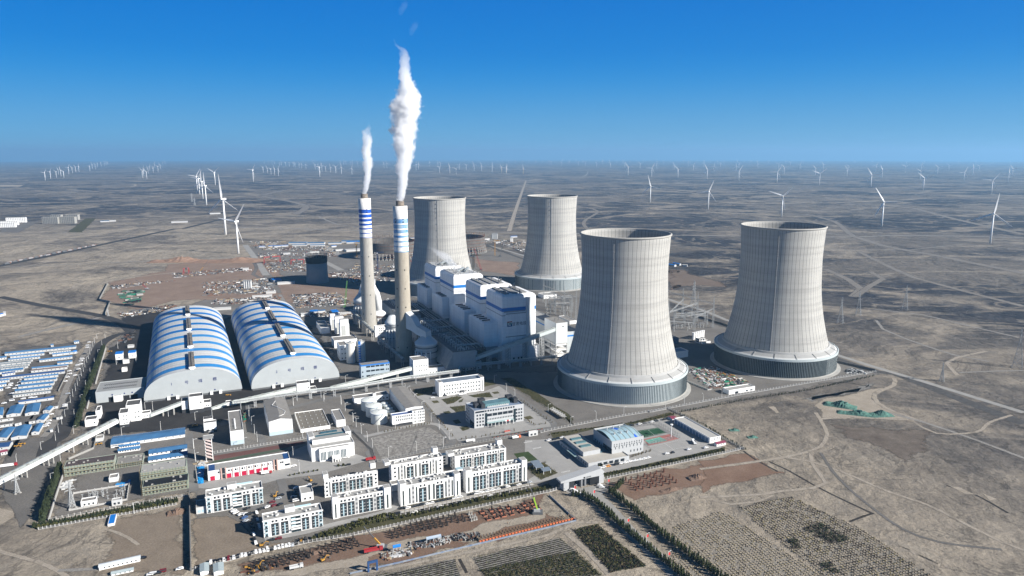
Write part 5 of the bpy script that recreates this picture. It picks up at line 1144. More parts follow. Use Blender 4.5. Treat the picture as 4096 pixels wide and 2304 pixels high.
for x in (.0, .87): block(t, 'corner_block', Wd*x, Wd*(x+.13), D*.5, D, h-.5, h+5, WHITE, ROOFL)
m = MB(); m.box(Wd*.3, Wd*.7, D*.75, D*.85, h+3.6, h+4.6); m.build('small_rooflight', MT['rooflight_teal'], t)
# sports hall
GH = mat('gym_grey', (.4, .41, .415), .7, .04, .2)
t, Wd, D, h = flat('sports_hall', 'large pale sports hall with a curved glassy roof striped blue', 'sports hall', A5(712,478), A5(968,425), A5(0,342)[1], A5(540,240), GH, ROOFL, [grid('f', 2, 12, .04, .98, .62, .73, .9, 1.1), grid('f', 1, 8, .06, .97, .48, .48, .7, 2.4), grid('f', 1, 4, .55, .97, .15, .15, 1., 2.2), grid('l', 1, 7, .1, .95, .32, .32, .9, 2.)], par=1.2)
g = G('curved_roof', .4, .4); x, y, z = g.xyz()
st = g.math('LESS_THAN', g.math('FRACT', g.math('MULTIPLY', x, .19)), .16)
c = g.mix(g.noise(.3, 3), (.2, .33, .4), (.34, .46, .5)); c = g.mix(g.math('MULTIPLY', st, .8), c, (.12, .11, .07)); c = g.mix(g.rng(g.noise(.12, 2, .3, 0, g.mapping((1, .25, 1))), .6, .62), c, (.01, .1, .55)); g.col(c)
m = MB(); n = 14
for i in range(n+1):
    yy = 1+(D-2)*i/n; zz = h-1+3.4*sin(pi*i/n)
    m.v += [(1, yy, zz), (Wd-1, yy, zz)]
m.f = [(2*i, 2*i+1, 2*i+3, 2*i+2) for i in range(n)]; m.mi = [0]*n; m.build('curved_roof', g.m, t)
m = MB(); m.box(-.2, .3, 0, D*.45, 0, h*.55); m.build('dark_glazing', GLASS, t)
for i in range(6): m = MB(); m.tube([(Wd*(.25+.2*(i % 3)), D*(.3+.4*(i//3)), h+1.5), (Wd*(.25+.2*(i % 3)), D*(.3+.4*(i//3)), h+3.4)], .7, 8); m.build('roof_fan', STEEL, t)
t, Wd, D, h = flat('canteen_wing', 'low pale-roofed wing in front of the sports hall', 'hall', A5(522,562), A5(852,492), A5(0,522)[1], A5(265,335), GH, mat('screed_cream', (.4, .38, .34), .9, .06, .3), [grid('l', 1, 12, .05, .95, .2, .2, 1.4, 2.), grid('f', 1, 5, .2, .9, .1, .1, 4, 2.6)])
block(t, 'raised_part', Wd*.08, Wd*.5, D*.28, D*.98, h-.6, h+3.6, GH, MT['screed_cream'])
m = MB(); m.box(Wd*.52, Wd*.9, D*.3, D*.98, h-.6, h+.4); m.build('teal_roof', mat('teal_roof', (.06, .13, .17), .4, .12, .3), t)
m = MB(); m.box(-3.5, .2, D*.35, D*.62, 3.4, 3.8); m.build('entrance_canopy', MT['canopy_glass'], t)
for i in range(3): m = MB(); m.box(Wd*.15, Wd*.4, D*(.45+.16*i), D*(.52+.16*i), h+3.6, h+4.4); m.build('rooflight', MT['rooflight'], t)
t, Wd, D, h = flat('garage_row', 'long garage shed with pale roof and blue doors along the right fence', 'garage', A5(1520,358), A5(1613,343), A5(0,312)[1], A5(1222,150), WHITE, mat('shed_pale_roof', (.38, .37, .345), .85, .05, .1), [grid('f', 2, 4, .35, .95, .45, .72, .9, 1.)])
for i in range(11): m = MB(); m.box(-.1, .2, D*(.04+.087*i), D*(.115+.087*i), .1, h*.75); m.build('garage_door', mat('slate_door', (.13, .2, .3), .6, .06), t)
letters('lettering', '消防', 1.5, mat('grey_lettering', (.3, .3, .3), .7), t, (Wd*.2, -.02, h*.35))
gable('red_roofed_hut', 'little white hut with a crimson roof in front of the garage row', 'hut', A5(1578,385), A5(1652,370), A5(0,362)[1], A5(1548,350), WHITE2, mat('crimson_roof', (.2, .04, .07), .6, .1), 1, snap=AX, win=[grid('f', 1, 3, .1, .9, .35, .35, .9, 1)])
gable('red_roofed_hut', 'little hut with a red roof at the far end of the garage row', 'hut', A5(1212,172), A5(1250,164), A5(0,156)[1], None, WHITE2, MT['crimson_roof'], .8, D=8, snap=AX)
# main gate
a, b = P(A5(318,750)), P(A5(648,682)); ang = AX; Wd = (b-a).dot(UX); t = thing('main_gate', 'grey entrance gate with a sweeping roof wing and slatted piers', 'gate', a, ang)
for x0, x1 in ((0, .13), (.88, 1)): m = MB(); m.box(x0*Wd, x1*Wd, 0, 7, 0, 7.5); m.build('pier', GH, t)
for x0, x1 in ((.135, .27), (.67, .87)):
    for k in range(7): m = MB(); x = (x0+(x1-x0)*k/7)*Wd; m.box(x, x+.55, .4, 5, 0, 6.6); m.build('slat', CHAR, t)
for x in (.44, .53): m = MB(); m.box(x*Wd, (x+.04)*Wd, 1, 5, 0, 6.4); m.build('guard_booth', mat('booth_grey', (.2, .21, .22), .5), t)
m = MB(); m.add([(-3, -.6, 7.5), (Wd*.93, -.6, 7.5), (Wd+.4, -.6, 10), (Wd*.92, -.6, 14), (-3, -.6, 9), (-3, 8, 7.5), (Wd*.93, 8, 7.5), (Wd+.4, 8, 10), (Wd*.92, 8, 14), (-3, 8, 9)], [(0,1,2,3,4), (9,8,7,6,5), (3,2,7,8), (4,3,8,9), (0,4,9,5), (1,6,7,2), (0,5,6,1)]); m.build('roof_wing', GH, t)
m = MB(); m.box(.48*Wd, .52*Wd, -.75, -.6, 7.9, 9.2); m.build('emblem', LETD, t); letters('lettering', '甘肃电投', 1.3, LETD, t, (Wd*.6, -.62, 8.1))
t, Wd, D, h = flat('guard_house', 'small grey guard house by the inner fence gate', 'hut', A5(32,302), A5(106,290), A5(0,262)[1], A5(22,258), GREYW, ROOFL, [grid('f', 1, 2, .1, .9, .15, .15, 2.2, 1.8)])

# --- coal handling houses at the left
flat('transfer_house', 'white transfer house at the head of the long left gallery', 'transfer house', A1(1548,1325), A1(1668,1298), A1(0,1140)[1], A1(1380,1120), WHITE, ROOFD, [grid('f', 3, 2, .35, .95, .25, .75, 1., 1.2)], base=(3, CHAR), D=16)
flat('transfer_house', 'taller white transfer house behind the head of the long left gallery', 'transfer house', A1(1640,1250), A1(1826,1212), A1(0,1040)[1], A1(1530,1005), WHITE, ROOFD, [grid('f', 2, 2, .5, .95, .2, .5, 1.3, 1.5)], D=18)
flat('transfer_house', 'low white link box at the foot of the short gallery', 'transfer house', A1(1826,1205), A1(1942,1188), A1(0,1140)[1], None, WHITE, ROOFD, [grid('f', 1, 2, .2, .8, .3, .3, 1.1, 1.2)], D=9)
flat('sample_house', 'small white two-part house with a sunk dark roof, nearer one beside the hedge', 'hut', A1(1100,1315), A1(1256,1285), A1(0,1225)[1], A1(1105,1175), WHITE, ROOFD, [grid('f', 1, 1, .7, .9, .4, .4, 1.2, 1.4)])
flat('sample_house', 'small white house with a dark sunk roof beside the hedge, farther one', 'hut', A1(1240,1210), A1(1300,1198), A1(0,1105)[1], A1(1150,1040), WHITE, ROOFD, D=16)
t, Wd, D, h = flat('transfer_house', 'white transfer house with grey plinth in front of the left coal shed', 'transfer house', A6(685,1328), A6(832,1300), A6(0,1155)[1], A6(668,1118), WHITE, ROOFD, [grid('f', 1, 1, .75, .92, .55, .55, 1.2, 1.8)], base=(4, CHAR))
flat('transfer_house', 'pale lower box joining the white transfer house to its left gallery', 'transfer house', A6(605,1325), A6(672,1315), A6(0,1200)[1], None, WHITE, ROOFD, D=12, base=(4, CHAR))
flat('transfer_house', 'low white annex right of the transfer house in front of the left shed', 'transfer house', A6(832,1300), A6(912,1285), A6(0,1215)[1], None, WHITE, ROOFD, [grid('f', 1, 2, .2, .8, .55, .55, 1.2, 1.3)], D=12, base=(4, CHAR))
flat('transfer_house', 'white transfer house with dark roof in front of the right coal shed', 'transfer house', A6(1815,1120), A6(1950,1098), A6(0,1015)[1], A6(1785,985), WHITE, ROOFD, [grid('f', 1, 1, .8, .95, .45, .45, 1.2, 1.6)])
flat('transfer_house', 'low box with dark roof right of the transfer house at the right shed', 'transfer house', A6(1955,1112), A6(2022,1100), A6(0,1072)[1], None, WHITE, ROOFD, D=12)
flat('belt_tail_house', 'small white house where the long sloping gallery starts', 'transfer house', A6(1065,1250), A6(1122,1240), A6(0,1215)[1], None, WHITE, ROOFD, D=8)
t, Wd, D, h = flat('side_hall', 'low pale hall with slotted roof attached to the left coal shed', 'hall', A1(1243,1010), A1(1880,900), A1(0,868)[1], A1(1280,735), FACE, mat('side_roof', (.28, .285, .28), .8, .08, .2))
for y in (.3, .62):
    m = MB(); m.box(Wd*.12, Wd*.82, D*y, D*(y+.12), h-.69, h-.55); s = m.build('roof_slot', BLACK, t)
    m = MB()
    for k in range(16): m.beam((Wd*(.12+.7*k/16), D*y, h-.5), (Wd*(.12+.7*(k+.5)/16), D*(y+.12), h-.5), .25); m.beam((Wd*(.12+.7*(k+.5)/16), D*(y+.12), h-.5), (Wd*(.12+.7*(k+1)/16), D*y, h-.5), .25)
    m.build('truss', STEEL, s)
for x0, x1 in ((.25, .42), (.55, .68), (.7, .85)): m = MB(); m.box(Wd*x0, Wd*x1, -.1, .2, 0, h*.42); m.build('doorway', BLACK, t)
for x in (.33, .58, .74): m = MB(); m.M = Matrix.Translation((Wd*x, -.05, h*.62)) @ Matrix.Rotation(pi/2, 4, 'X'); m.lathe([(0, 0), (.8, 0), (.8, .08), (0, .08)], 14); m.build('number_disc', LETB, t)
flat('weigh_house', 'small white box house in front of the slotted-roof hall', 'hut', A1(1468,995), A1(1578,975), A1(0,915)[1], None, WHITE2, ROOFD, D=7)
for (A, B, top, C, l) in ((A1(1497,512), A1(1592,497), A1(0,378)[1], A1(1520,345), 'blue-roofed truck gate shed, left one of two'), (A1(1665,490), A1(1758,475), A1(0,362)[1], A1(1690,330), 'blue-roofed truck gate shed, right one of two')):
    a, ang, Wd, D, h = frame(A, B, top, C); t = thing('truck_gate_shed', l, 'shed', a, ang, 'pair of blue-roofed truck gates')
    m = MB(); m.box(0, Wd, 0, D, h*.45, h); m.build('wall', WHITE, t); m = MB(); m.box(-.3, Wd+.3, -.3, D+.3, h, h+.4); m.build('roof', BLUE, t)
    m = MB()
    for x in (.3, Wd-.3):
        for y in (.3, D-.3): m.beam((x, y, 0), (x, y, h*.5), .6)
    m.build('legs', STEEL, t)
    m = MB(); m.M = Matrix.Translation((Wd*.5, -.05, h*.68)) @ Matrix.Rotation(pi/2, 4, 'X'); m.lathe([(0, 0), (.8, 0), (.8, .08), (0, .08)], 14); m.build('number_disc', LETB, t)
flat('sampling_cabin', 'white cabin between the two blue-roofed truck gates', 'hut', A1(1590,500), A1(1665,485), A1(0,450)[1], None, WHITE2, ROOFL, D=8)
flat('sampling_cabin', 'white platform cabin standing alone in the coal lorry yard', 'hut', A1(1570,605), A1(1640,592), A1(0,560)[1], None, WHITE2, ROOFL, D=6)
flat('weigh_hut', 'pale hut with three windows at the head of the coal lorry yard', 'hut', A1(1645,298), A1(1728,285), A1(0,268)[1], None, GREYW, ROOFG, D=7)

# --- huts of the left: blue-roofed sheds, building sites, substation
W1 = [grid('f', 1, 8, .04, .98, .4, .4, 1., 1.)]
for (A, B, top, C, l, r) in ((A2(1065,222), A2(1192,202), A2(0,188)[1], A2(1075,112), 'square blue-roofed shed at the left end of the long shed', BLUER), (A2(1192,198), A2(1775,108), A2(0,168)[1], A2(1200,100), 'long blue-roofed shed with white windowed wall beside the coal yard', BLUER), (A2(1145,228), A2(1340,205), A2(0,208)[1], A2(1150,200), 'short blue-roofed hut in front of the long shed', BLUER), (A2(1135,272), A2(1345,238), A2(0,250)[1], A2(1140,228), 'short blue-roofed hut, second in front of the long shed', BLUER), (A2(1430,300), A2(1795,238), A2(0,275)[1], A2(1435,232), 'blue-roofed hut partly in the tower shadow, farther of two', BLUER), (A2(1425,362), A2(1800,298), A2(0,340)[1], A2(1430,300), 'blue-roofed hut above the scaffolded building, nearer of two', BLUER)):
    gable('blue_roofed_shed', l, 'shed', A, B, top, C, WHITE2, r, 1.2, W1, 'blue-roofed sheds left of the fire station', snap=AX)
SCA = mat('scaffold_green', (.16, .23, .18), .8, .3, .25, col2=(.32, .32, .28))
def site(A, B, top, C, roof, l, split=None):
    t, Wd, D, h = flat('unfinished_building', l, 'building site', A, B, top, C, SCA, roof, [grid('f', 2, 12, .03, .98, .15, .6, 1.4, 1.4)], group='scaffolded buildings', par=.4)
    m = MB(); n = int(Wd/2.2)
    for k in range(n+1): m.beam((Wd*k/n, -1.2, 0), (Wd*k/n, -1.2, h+1.2), .14)
    for z in range(1, int(h/1.8)+1): m.beam((0, -1.2, z*1.8), (Wd, -1.2, z*1.8), .14); m.box(0, Wd, -1.3, -.3, z*1.8-.08, z*1.8) if z % 2 == 0 else None
    for k in range(int(D/2.2)): m.beam((-1, k*2.2, 0), (-1, k*2.2, h+1), .14)
    struct(m.build('scaffold', mat('scaffold_bamboo', (.3, .25, .15), .8, .2), t), 'stuff')
    for i in range(6): m = MB(); x, y = rng.uniform(1, Wd-3), rng.uniform(1, D-2); m.box(x, x+rng.uniform(.8, 2.5), y, y+1.2, h-.4, h+rng.uniform(.1, .8)); m.build('roof_stack', CONCR, t)
site(A2(622,498), A2(1108,418), A2(0,405)[1], A2(640,345), mat('maroon_deck', (.09, .07, .07), .9, .25, .4), 'scaffolded building with dark maroon roof deck behind the substation')
site(A2(1118,418), A2(1375,375), A2(0,378)[1], A2(1125,308), ROOFG, 'low scaffolded building with a grey roof behind the substation')
site(A2(1362,600), A2(1800,525), A2(0,462)[1], A2(1370,380), ROOFL, 'scaffolded two-storey building with rubble-strewn pale roof, rear half')
site(A2(1372,680), A2(1812,605), A2(0,598)[1], A2(1362,530), mat('black_membrane', (.016, .018, .026), .5, .3, 1.), 'scaffolded building with black membrane roof, front half')
flat('substation_house', 'white control house inside the small substation wall', 'hut', A2(778,788), A2(930,748), A2(0,738)[1], A2(795,700), WHITE2, ROOFG, [grid('f', 1, 3, .1, .95, .2, .2, 1.3, 1.5)])
flat('substation_house', 'grey two-window hut at the right end of the small substation', 'hut', A2(1075,782), A2(1172,760), A2(0,728)[1], A2(1082,702), GREYW, ROOFL, [grid('f', 1, 2, .1, .9, .25, .25, 1.6, 1.6)])
flat('site_shed', 'white flat-roofed site shed above the substation', 'hut', A2(1048,552), A2(1135,536), A2(0,510)[1], A2(1060,470), WHITE2, ROOFG)
flat('brick_hut', 'grey hut standing alone near the long left gallery', 'hut', A2(918,162), A2(990,152), A2(0,130)[1], A2(925,98), GREYW, ROOFG)
t, Wd, D, h = flat('container_hut', 'container hut with a vivid blue roof on the brown earth', 'hut', A2(1035,975), A2(1100,968), A2(0,952)[1], A2(1060,860), WHITE2, BLUE, par=.02)
gable('portable_cabin_row', 'long row of white cabins with a pale ribbed roof on the brown earth', 'cabins', A2(952,1397), A2(1347,1308), A2(0,1362)[1], A2(962,1330), WHITE, mat('ribbed_white_roof', (.55, .58, .6), .5, .06, .4), .5, [grid('f', 1, 8, .08, .95, .3, .3, .9, 1.)], snap=None)
gable('portable_cabin_row', 'white cabin with grey ribbed roof at the bottom edge, below the long cabin row', 'cabins', A2(1070,1449), A2(1280,1405), A2(0,1430)[1], A2(1085,1402), WHITE, mat('ribbed_grey_roof', (.36, .42, .43), .5, .08, .4), .5, [grid('f', 1, 4, .08, .95, .3, .3, .9, 1.)])
for (A, B, l) in ((A3(245,1449), A3(325,1449), 'grey-roofed cabin at the bottom edge, left of two beside the lane wall'), (A3(375,1449), A3(468,1445), 'grey-roofed cabin at the bottom edge, right of two beside the lane wall')):
    gable('site_cabin', l, 'cabins', A, B, None, None, WHITE, MT['ribbed_grey_roof'], .4, (), 'grey cabins at the bottom edge', h=3, D=10, snap=AX, along='y')

# --- worker camp far left
CAMPW = mat('camp_wall', (.5, .505, .5), .8, .1, .3)
CAMPG = mat('dull_blue_roof', (.15, .2, .24), .7, .12, .2, spec=.1)
CAMP = [  # frame, left corner, right corner, rear-left roof corner, roof, windows, what
 (D3,(105,500),(1630,345),(125,425),BLUER,18,'very long bright blue-roofed'), (D3,(222,557),(950,487),(240,505),BLUER,9,'blue-roofed'), (D3,(182,630),(860,560),(205,575),BLUER,10,'blue-roofed'), (D3,(-60,705),(705,620),(-55,660),CAMPG,24,'grey-roofed many-windowed'), (D3,(-60,738),(660,665),(-55,705),CAMPG,6,'low grey-roofed'), (D3,(-60,790),(635,712),(-55,745),CAMPG,20,'grey-roofed'), (D3,(-60,828),(600,765),(-55,795),CAMPG,6,'narrow grey-roofed'), (D3,(-60,905),(500,840),(-55,810),BLUER,8,'blue-roofed'), (D3,(50,945),(330,903),(80,900),NAVY,4,'short navy-roofed'), (D3,(-60,1040),(1385,880),(-60,965),NAVY,20,'very long navy-roofed'), (D3,(1060,465),(1520,415),(1065,435),WHITE2,8,'row of white box rooms, flat'), (D3,(1130,517),(1580,462),(1150,470),BLUER,3,'pale blue-roofed'), (D3,(848,642),(1555,560),(870,580),BLUER,10,'blue-roofed'), (D3,(1235,702),(1550,668),(1250,632),BLUER,3,'square blue-roofed'), (D3,(690,815),(1462,745),(720,755),BLUER,5,'blue-roofed'), (D3,(670,868),(1445,785),(680,835),mat('rusty_roof',(.13,.1,.1),.7,.2),8,'rust-roofed'),
 (D3,(520,1037),(1250,955),(540,985),BLUER,6,'blue-roofed'), (D3,(455,1122),(1210,1045),(500,1035),BLUER,8,'wide blue-roofed'), (D3,(395,1217),(1150,1135),(440,1120),BLUER,6,'wide blue-roofed'), (D3,(325,1312),(1105,1225),(370,1215),BLUER,9,'wide blue-roofed'), (D3,(280,1402),(1085,1300),(290,1345),CAMPG,12,'row of white box rooms, grey-roofed'), (D3,(-60,1095),(205,1062),(-60,1045),BLUER,4,'short blue-roofed'), (D3,(-60,1180),(140,1152),(-60,1110),BLUER,3,'short blue-roofed'), (D3,(-60,1270),(70,1248),(-60,1190),BLUER,2,'short blue-roofed'), (D3,(1595,245),(1700,230),(1610,190),BLUER,2,'small blue-roofed'), (D3,(1095,312),(1152,305),(1100,285),BLUER,1,'tiny blue-roofed'), (D3,(1590,460),(1660,445),(1600,390),BLUE,2,'little vivid blue-roofed'), (D3,(-60,600),(140,575),(-60,525),BLUER,3,'short blue-roofed'),
 (D4,(405,208),(1162,102),(420,145),NAVY,3,'long navy-roofed'), (D4,(-60,512),(62,492),(60,270),BLUER,1,'deep blue-roofed'), (D4,(140,488),(440,447),(262,232),BLUER,2,'deep double-pitched blue'), (D4,(540,455),(832,412),(655,195),BLUER,2,'deep double-pitched blue'), (D4,(925,398),(1072,385),(990,255),BLUER,2,'deep narrow blue-roofed'), (D4,(-60,595),(285,545),(-60,520),ROOFD,2,'dark-roofed'), (D4,(-60,715),(272,665),(-60,610),ROOFD,3,'dark-roofed'), (D4,(325,675),(465,640),(370,585),ROOFD,1,'small dark-roofed'), (D4,(625,628),(770,603),(690,520),ROOFD,1,'small dark-roofed'), (D4,(780,608),(945,592),(880,420),BLUER,1,'deep blue-roofed'), (D4,(-120,1005),(150,975),(60,715),BLUER,2,'deep double-pitched blue'), (D4,(240,978),(575,930),(405,668),BLUER,1,'deep double-pitched blue'), (D4,(680,868),(835,848),(760,625),BLUER,1,'deep blue-roofed'), (D4,(-120,1205),(200,1165),(-100,1035),NAVY,1,'dark blue-roofed'), (D4,(20,1300),(165,1270),(30,1195),MT['crimson_roof'],2,'little red-roofed'), (D4,(1110,303),(1245,285),(1135,215),ROOFD,1,'white-walled dark-roofed'), (D4,(1215,535),(1345,515),(1240,440),ROOFD,1,'white-walled dark-roofed'), (D4,(1080,805),(1142,793),(1085,775),WHITE2,0,'tiny white')]
order = sorted(range(len(CAMP)), key=lambda i: -P(CAMP[i][0](*CAMP[i][1])).length)
for n_, i in enumerate(order):
    fr_, a, b, c, rf, nw, what = CAMP[i]
    A, B, C = fr_(*a), fr_(*b), fr_(*c)
    al = 'y' if 'deep' in what else 'x'
    gable('camp_hut', f'{what} hut of the worker camp, {nth(n_)} from its far edge', 'hut', A, B, None, C, CAMPW, CAMPG if rf is WHITE2 else rf, .25 if rf in (CAMPG, ROOFD, WHITE2) else (1.1 if al == 'x' else 1.), [grid('f', 1, nw, .03, .97, .35, .35, .9, 1.)] if nw else (), 'huts of the worker camp', h=3.1, along=al, over=.25)
# --- huts of the construction yards further back
YH = [(B3,(1525,235),(1740,233),(1530,205),BLUER),(B3,(1745,238),(1960,235),(1735,192),BLUER),(B3,(1570,258),(1750,255),(1570,238),BLUER),(B3,(1790,262),(1965,258),(1790,236),BLUER),(B3,(2010,236),(2170,232),(2010,212),BLUER),(B3,(2170,215),(2390,212),(2165,175),BLUER),(B3,(2230,225),(2410,220),(2230,200),BLUE),(B3,(2050,272),(2110,268),(2040,255),BLUE),(B3,(1170,278),(1240,275),(1170,258),BLUE),(B3,(1285,272),(1350,270),(1285,252),BLUE),(B3,(1355,272),(1440,268),(1355,250),BLUE),(B3,(1445,265),(1525,262),(1445,244),BLUE),(B3,(2230,325),(2420,312),(2235,290),WHITE2),(B3,(2100,318),(2190,312),(2100,298),WHITE2),(B3,(1350,695),(1445,685),(1340,648),BLUE),(B3,(1395,725),(1605,712),(1390,690),WHITE2),(B3,(1790,1075),(1880,1070),(1780,1030),BLUE),(B3,(1885,1068),(1975,1060),(1880,1030),BLUER),(B3,(2065,1085),(2140,1078),(2050,1025),BLUE),(B3,(2150,1095),(2290,1085),(2150,1065),WHITE2),(B3,(1680,1105),(1790,1098),(1680,1065),GREYW),(B3,(1255,835),(1375,828),(1255,805),WHITE2),(B3,(975,548),(1045,545),(975,525),WHITE2),(B3,(620,1038),(830,1025),(615,1015),WHITE2),(B3,(1090,888),(1330,872),(1090,870),WHITE2),(B3,(1465,362),(1550,358),(1465,350),WHITE2),(B3,(1790,345),(1900,340),(1790,335),WHITE2),(C2,(330,605),(500,620),(310,575),BLUER),(C2,(0,640),(130,632),(0,595),BLUER),(C2,(690,590),(740,588),(690,575),BLUER),(C2,(1480,610),(1600,600),(1480,595),GREYW),(C2,(1840,575),(1915,572),(1840,558),BLUE),(C2,(1670,642),(1720,640),(1670,628),WHITE2),(D6,(570,40),(715,62),(590,8),BLUE),(D6,(690,28),(790,45),(700,0),BLUE),(D6,(830,58),(900,62),(830,38),WHITE2),(B1,(985,758),(1070,755),(985,742),BLUER),(B1,(1075,752),(1135,750),(1075,738),WHITE2),(B1,(2060,680),(2165,676),(2060,665),WHITE2),(B1,(1680,765),(1840,760),(1680,745),WHITE2),(B2,(-40,1195),(50,1170),(-40,1155),BLUE),(B2,(50,1168),(78,1165),(50,1110),WHITE2)]
YW = mat('hut_white', (.5, .5, .49), .8, .05, .3)
order = sorted(range(len(YH)), key=lambda i: -P(YH[i][0](*YH[i][1])).length)
for n_, i in enumerate(order):
    fr_, a, b, c, rf = YH[i]; A, B, C = fr_(*a), fr_(*b), fr_(*c); q = P(A); hh = min(4.6, max(2.8, q.length*.003))
    col_ = 'blue-roofed' if rf in (BLUE, BLUER) else 'white' if rf is WHITE2 else 'grey'
    gable('site_hut', f'{col_} hut of the distant work yards, {nth(n_)} from the horizon', 'hut', A, B, None, C, YW, YW if rf is WHITE2 else rf, .6, (), 'huts of the distant work yards', h=hh, D=min(26, max(6, frame(A, B, None, C, hh, None, None)[3])))
# distant housing far left
def blockrow(A, B, C, top, wall, l, rows, nm, roofm):
    t, Wd, D, h = flat(nm, l, 'apartment block', A, B, top, C, wall, roofm, [grid('f', rows, max(3, int((B[0]-A[0])/7)), .02, .98, .06, .84, 3.2, 1.9)], group='distant housing blocks', snap=None, D=16)
    return t, Wd, D, h
SK = mat('skeleton_concrete', (.3, .29, .265), .9, .08, .2)
for (A, B, top, l) in ((B1(415,772), B1(570,772), 708, 'concrete housing block, front left of the unfinished far group'), (B1(585,770), B1(735,770), 705, 'concrete housing block, front right of the unfinished far group'), (B1(500,735), B1(600,735), 686, 'concrete housing block, rear left of the unfinished far group'), (B1(640,735), B1(765,735), 684, 'concrete housing block, rear right of the unfinished far group')):
    blockrow(A, B, None, B1(0, top)[1], SK, l, 6, 'apartment_block', ROOFL)
for (A, B, top, l) in ((B1(-20,812), B1(150,808), 770, 'white housing block at the left edge, nearest of three'), (B1(-20,792), B1(180,786), 752, 'white housing block at the left edge, middle of three'), (B1(60,765), B1(255,760), 716, 'white housing block at the left edge, farthest of three')):
    blockrow(A, B, None, B1(0, top)[1], WHITE2, l, 4, 'apartment_block', ROOFD)
sheet('far_plantation', [B1(655,858), B1(830,722), B1(945,720), B1(810,858)], GRASS, 6, 2, 20)
sheet('far_forecourt', [B1(0,815), B1(255,760), B1(400,745), B1(190,860), B1(0,860)], DARKYARD, 6, 2, 30)
sheet('far_salt_pan', [B1(-20,390), B1(250,390), B1(200,408), B1(-20,410)], PALE, 10, 4, 60)
strip('far_embankment', [B1(530,412), B1(900,410), B1(1260,412), B1(1310,385), B1(1000,380), B1(560,385)], 30, PALE, True, step=80)
# ------------------------------------------------------------------ conveyor galleries and pipe bridges
GAL = mat('gallery_pale', (.6, .64, .6), .6, .05, .2); GALR = mat('gallery_roof', (.4, .43, .41), .6, .1, .15)
def gallery(label, a, b, w, hgt, legs=(), wall=None, trestle=False, name='conveyor_gallery'):
    """a, b: world points of the underside at both ends; legs: fractions where supports stand"""
    a, b = Vector(a), Vector(b); d = b-a; L = Vector((d.x, d.y, 0)).length; ang = math.atan2(d.y, d.x); s = d.z/L
    t = thing(name, label, 'conveyor', Vector((a.x, a.y, 0)), ang, 'conveyor galleries'); z = lambda x: a.z + s*x
    m = MB(); v = [(x, y, z(x)+zz) for x in (0, L) for y in (-w/2, w/2) for zz in (0, hgt)]
    m.add(v, [(0,1,5,4), (2,6,7,3), (0,4,6,2), (0,2,3,1), (4,5,7,6)]); m.build('side_wall', wall or GAL, t)
    m = MB(); v = [(x, y, z(x)+zz) for x in (-.2, L+.2) for y, zz in ((-w/2-.3, hgt), (0, hgt+.9), (w/2+.3, hgt))]; m.add(v, [(0,3,4,1), (1,4,5,2)])
    m.build('roof', GALR, t)
    n = int(L/7); m = MB()
    for k in range(n):
        x = (k+.5)*L/n
        for y in (-w*.28, w*.28): m.box(x, x+3, y-.5, y+.5, z(x)+hgt+.35, z(x)+hgt+.85) if k % 2 == 0 else m.beam((x, y, z(x)+hgt+.4), (x, y*1.6, z(x)+hgt+.9), .25)
    struct(m.build('rooflight', MT['roof_felt'], t), 'stuff') if n > 8 else m.build('rooflight', MT['roof_felt'], t)
    for f in legs:
        x = f*L; m = MB(); zz = z(x)
        if zz < 1: continue
        if trestle:
            for y in (-w*.45, w*.45):
                for q in (-2.2, 2.2): m.beam((x+q, y, 0), (x+q*.8, y, zz), .5)
            for k in range(int(zz/4)):
                for y in (-w*.45, w*.45): m.beam((x-2.2, y, k*4), (x+2.2, y, k*4+4), .28); m.beam((x+2.2, y, k*4), (x-2.2, y, k*4+4), .28)
                for q in (-2.2, 2.2): m.beam((x+q, -w*.45, k*4), (x+q, w*.45, k*4+4), .28)
            m.build('trestle', STEEL, t)
        else:
            for y in (-w*.4, w*.4): m.beam((x, y, 0), (x, y, zz), 1.)
            m.beam((x, -w*.4, zz*.6), (x, w*.4, zz*.6), .7); m.build('leg_frame', CONCR, t)
    return t
p, q = A2(235, 502), A2(1022, 82); pa, pb = P(p), P(q); za, zb = hz(p, A2(0, 437)[1]), hz(q, A2(0, 28)[1])
dd = (pb-pa); ext = lambda f: Vector((pa.x+dd.x*f, pa.y+dd.y*f, za+(zb-za)*f))
fs = [(P(A2(x, y))-pa).dot(dd)/dd.length_squared for x, y in ((10, 620), (235, 502), (442, 390), (490, 366), (678, 262), (823, 190), (1022, 82))]
e = P(A1(1500, 1330)); fe = (e-pa).dot(dd)/dd.length_squared; f0 = -.75
gallery('long white coal gallery sloping up from the left edge of the picture', ext(f0), ext(fe), 6.5, 3.7, [(f-f0)/(fe-f0) for f in fs] + [.04, .12], mat('gallery_white', (.72, .75, .71), .6, .04, .2))
def zpt(p, row): v = P(p); return Vector((v.x, v.y, hz(p, row)))
gallery('short pale gallery rising to the transfer house of the left coal shed', zpt(A1(1945,1185), A1(0,1178)[1]), zpt(A6(600,1325), A6(0,1235)[1]), 5, 3.4, (.4, .75))
gallery('low white gallery dipping into the ground beside the pipe bridge', P(A6(915,1283))+Vector((0,0,-1)), zpt(A6(1070,1250), A6(0,1238)[1]), 4.5, 2.6)
gallery('pale gallery rising to the transfer house of the right coal shed', zpt(A6(1130,1245), A6(0,1235)[1]), zpt(A6(1800,1118), A6(0,1080)[1]), 5, 3.6, (.6, .85))
ga, gb = zpt(A7(60,1090), A7(0,1082)[1]), zpt(A7(910,950), A7(0,868)[1])
gallery('sloping pale gallery rising to the tall white crusher house', ga, gb, 5.5, 4, (.42, .62, .82))
ga = zpt(A7(1416,888), A7(0,822)[1]); gb = zpt(A8(1785,1262), A8(0,935)[1])
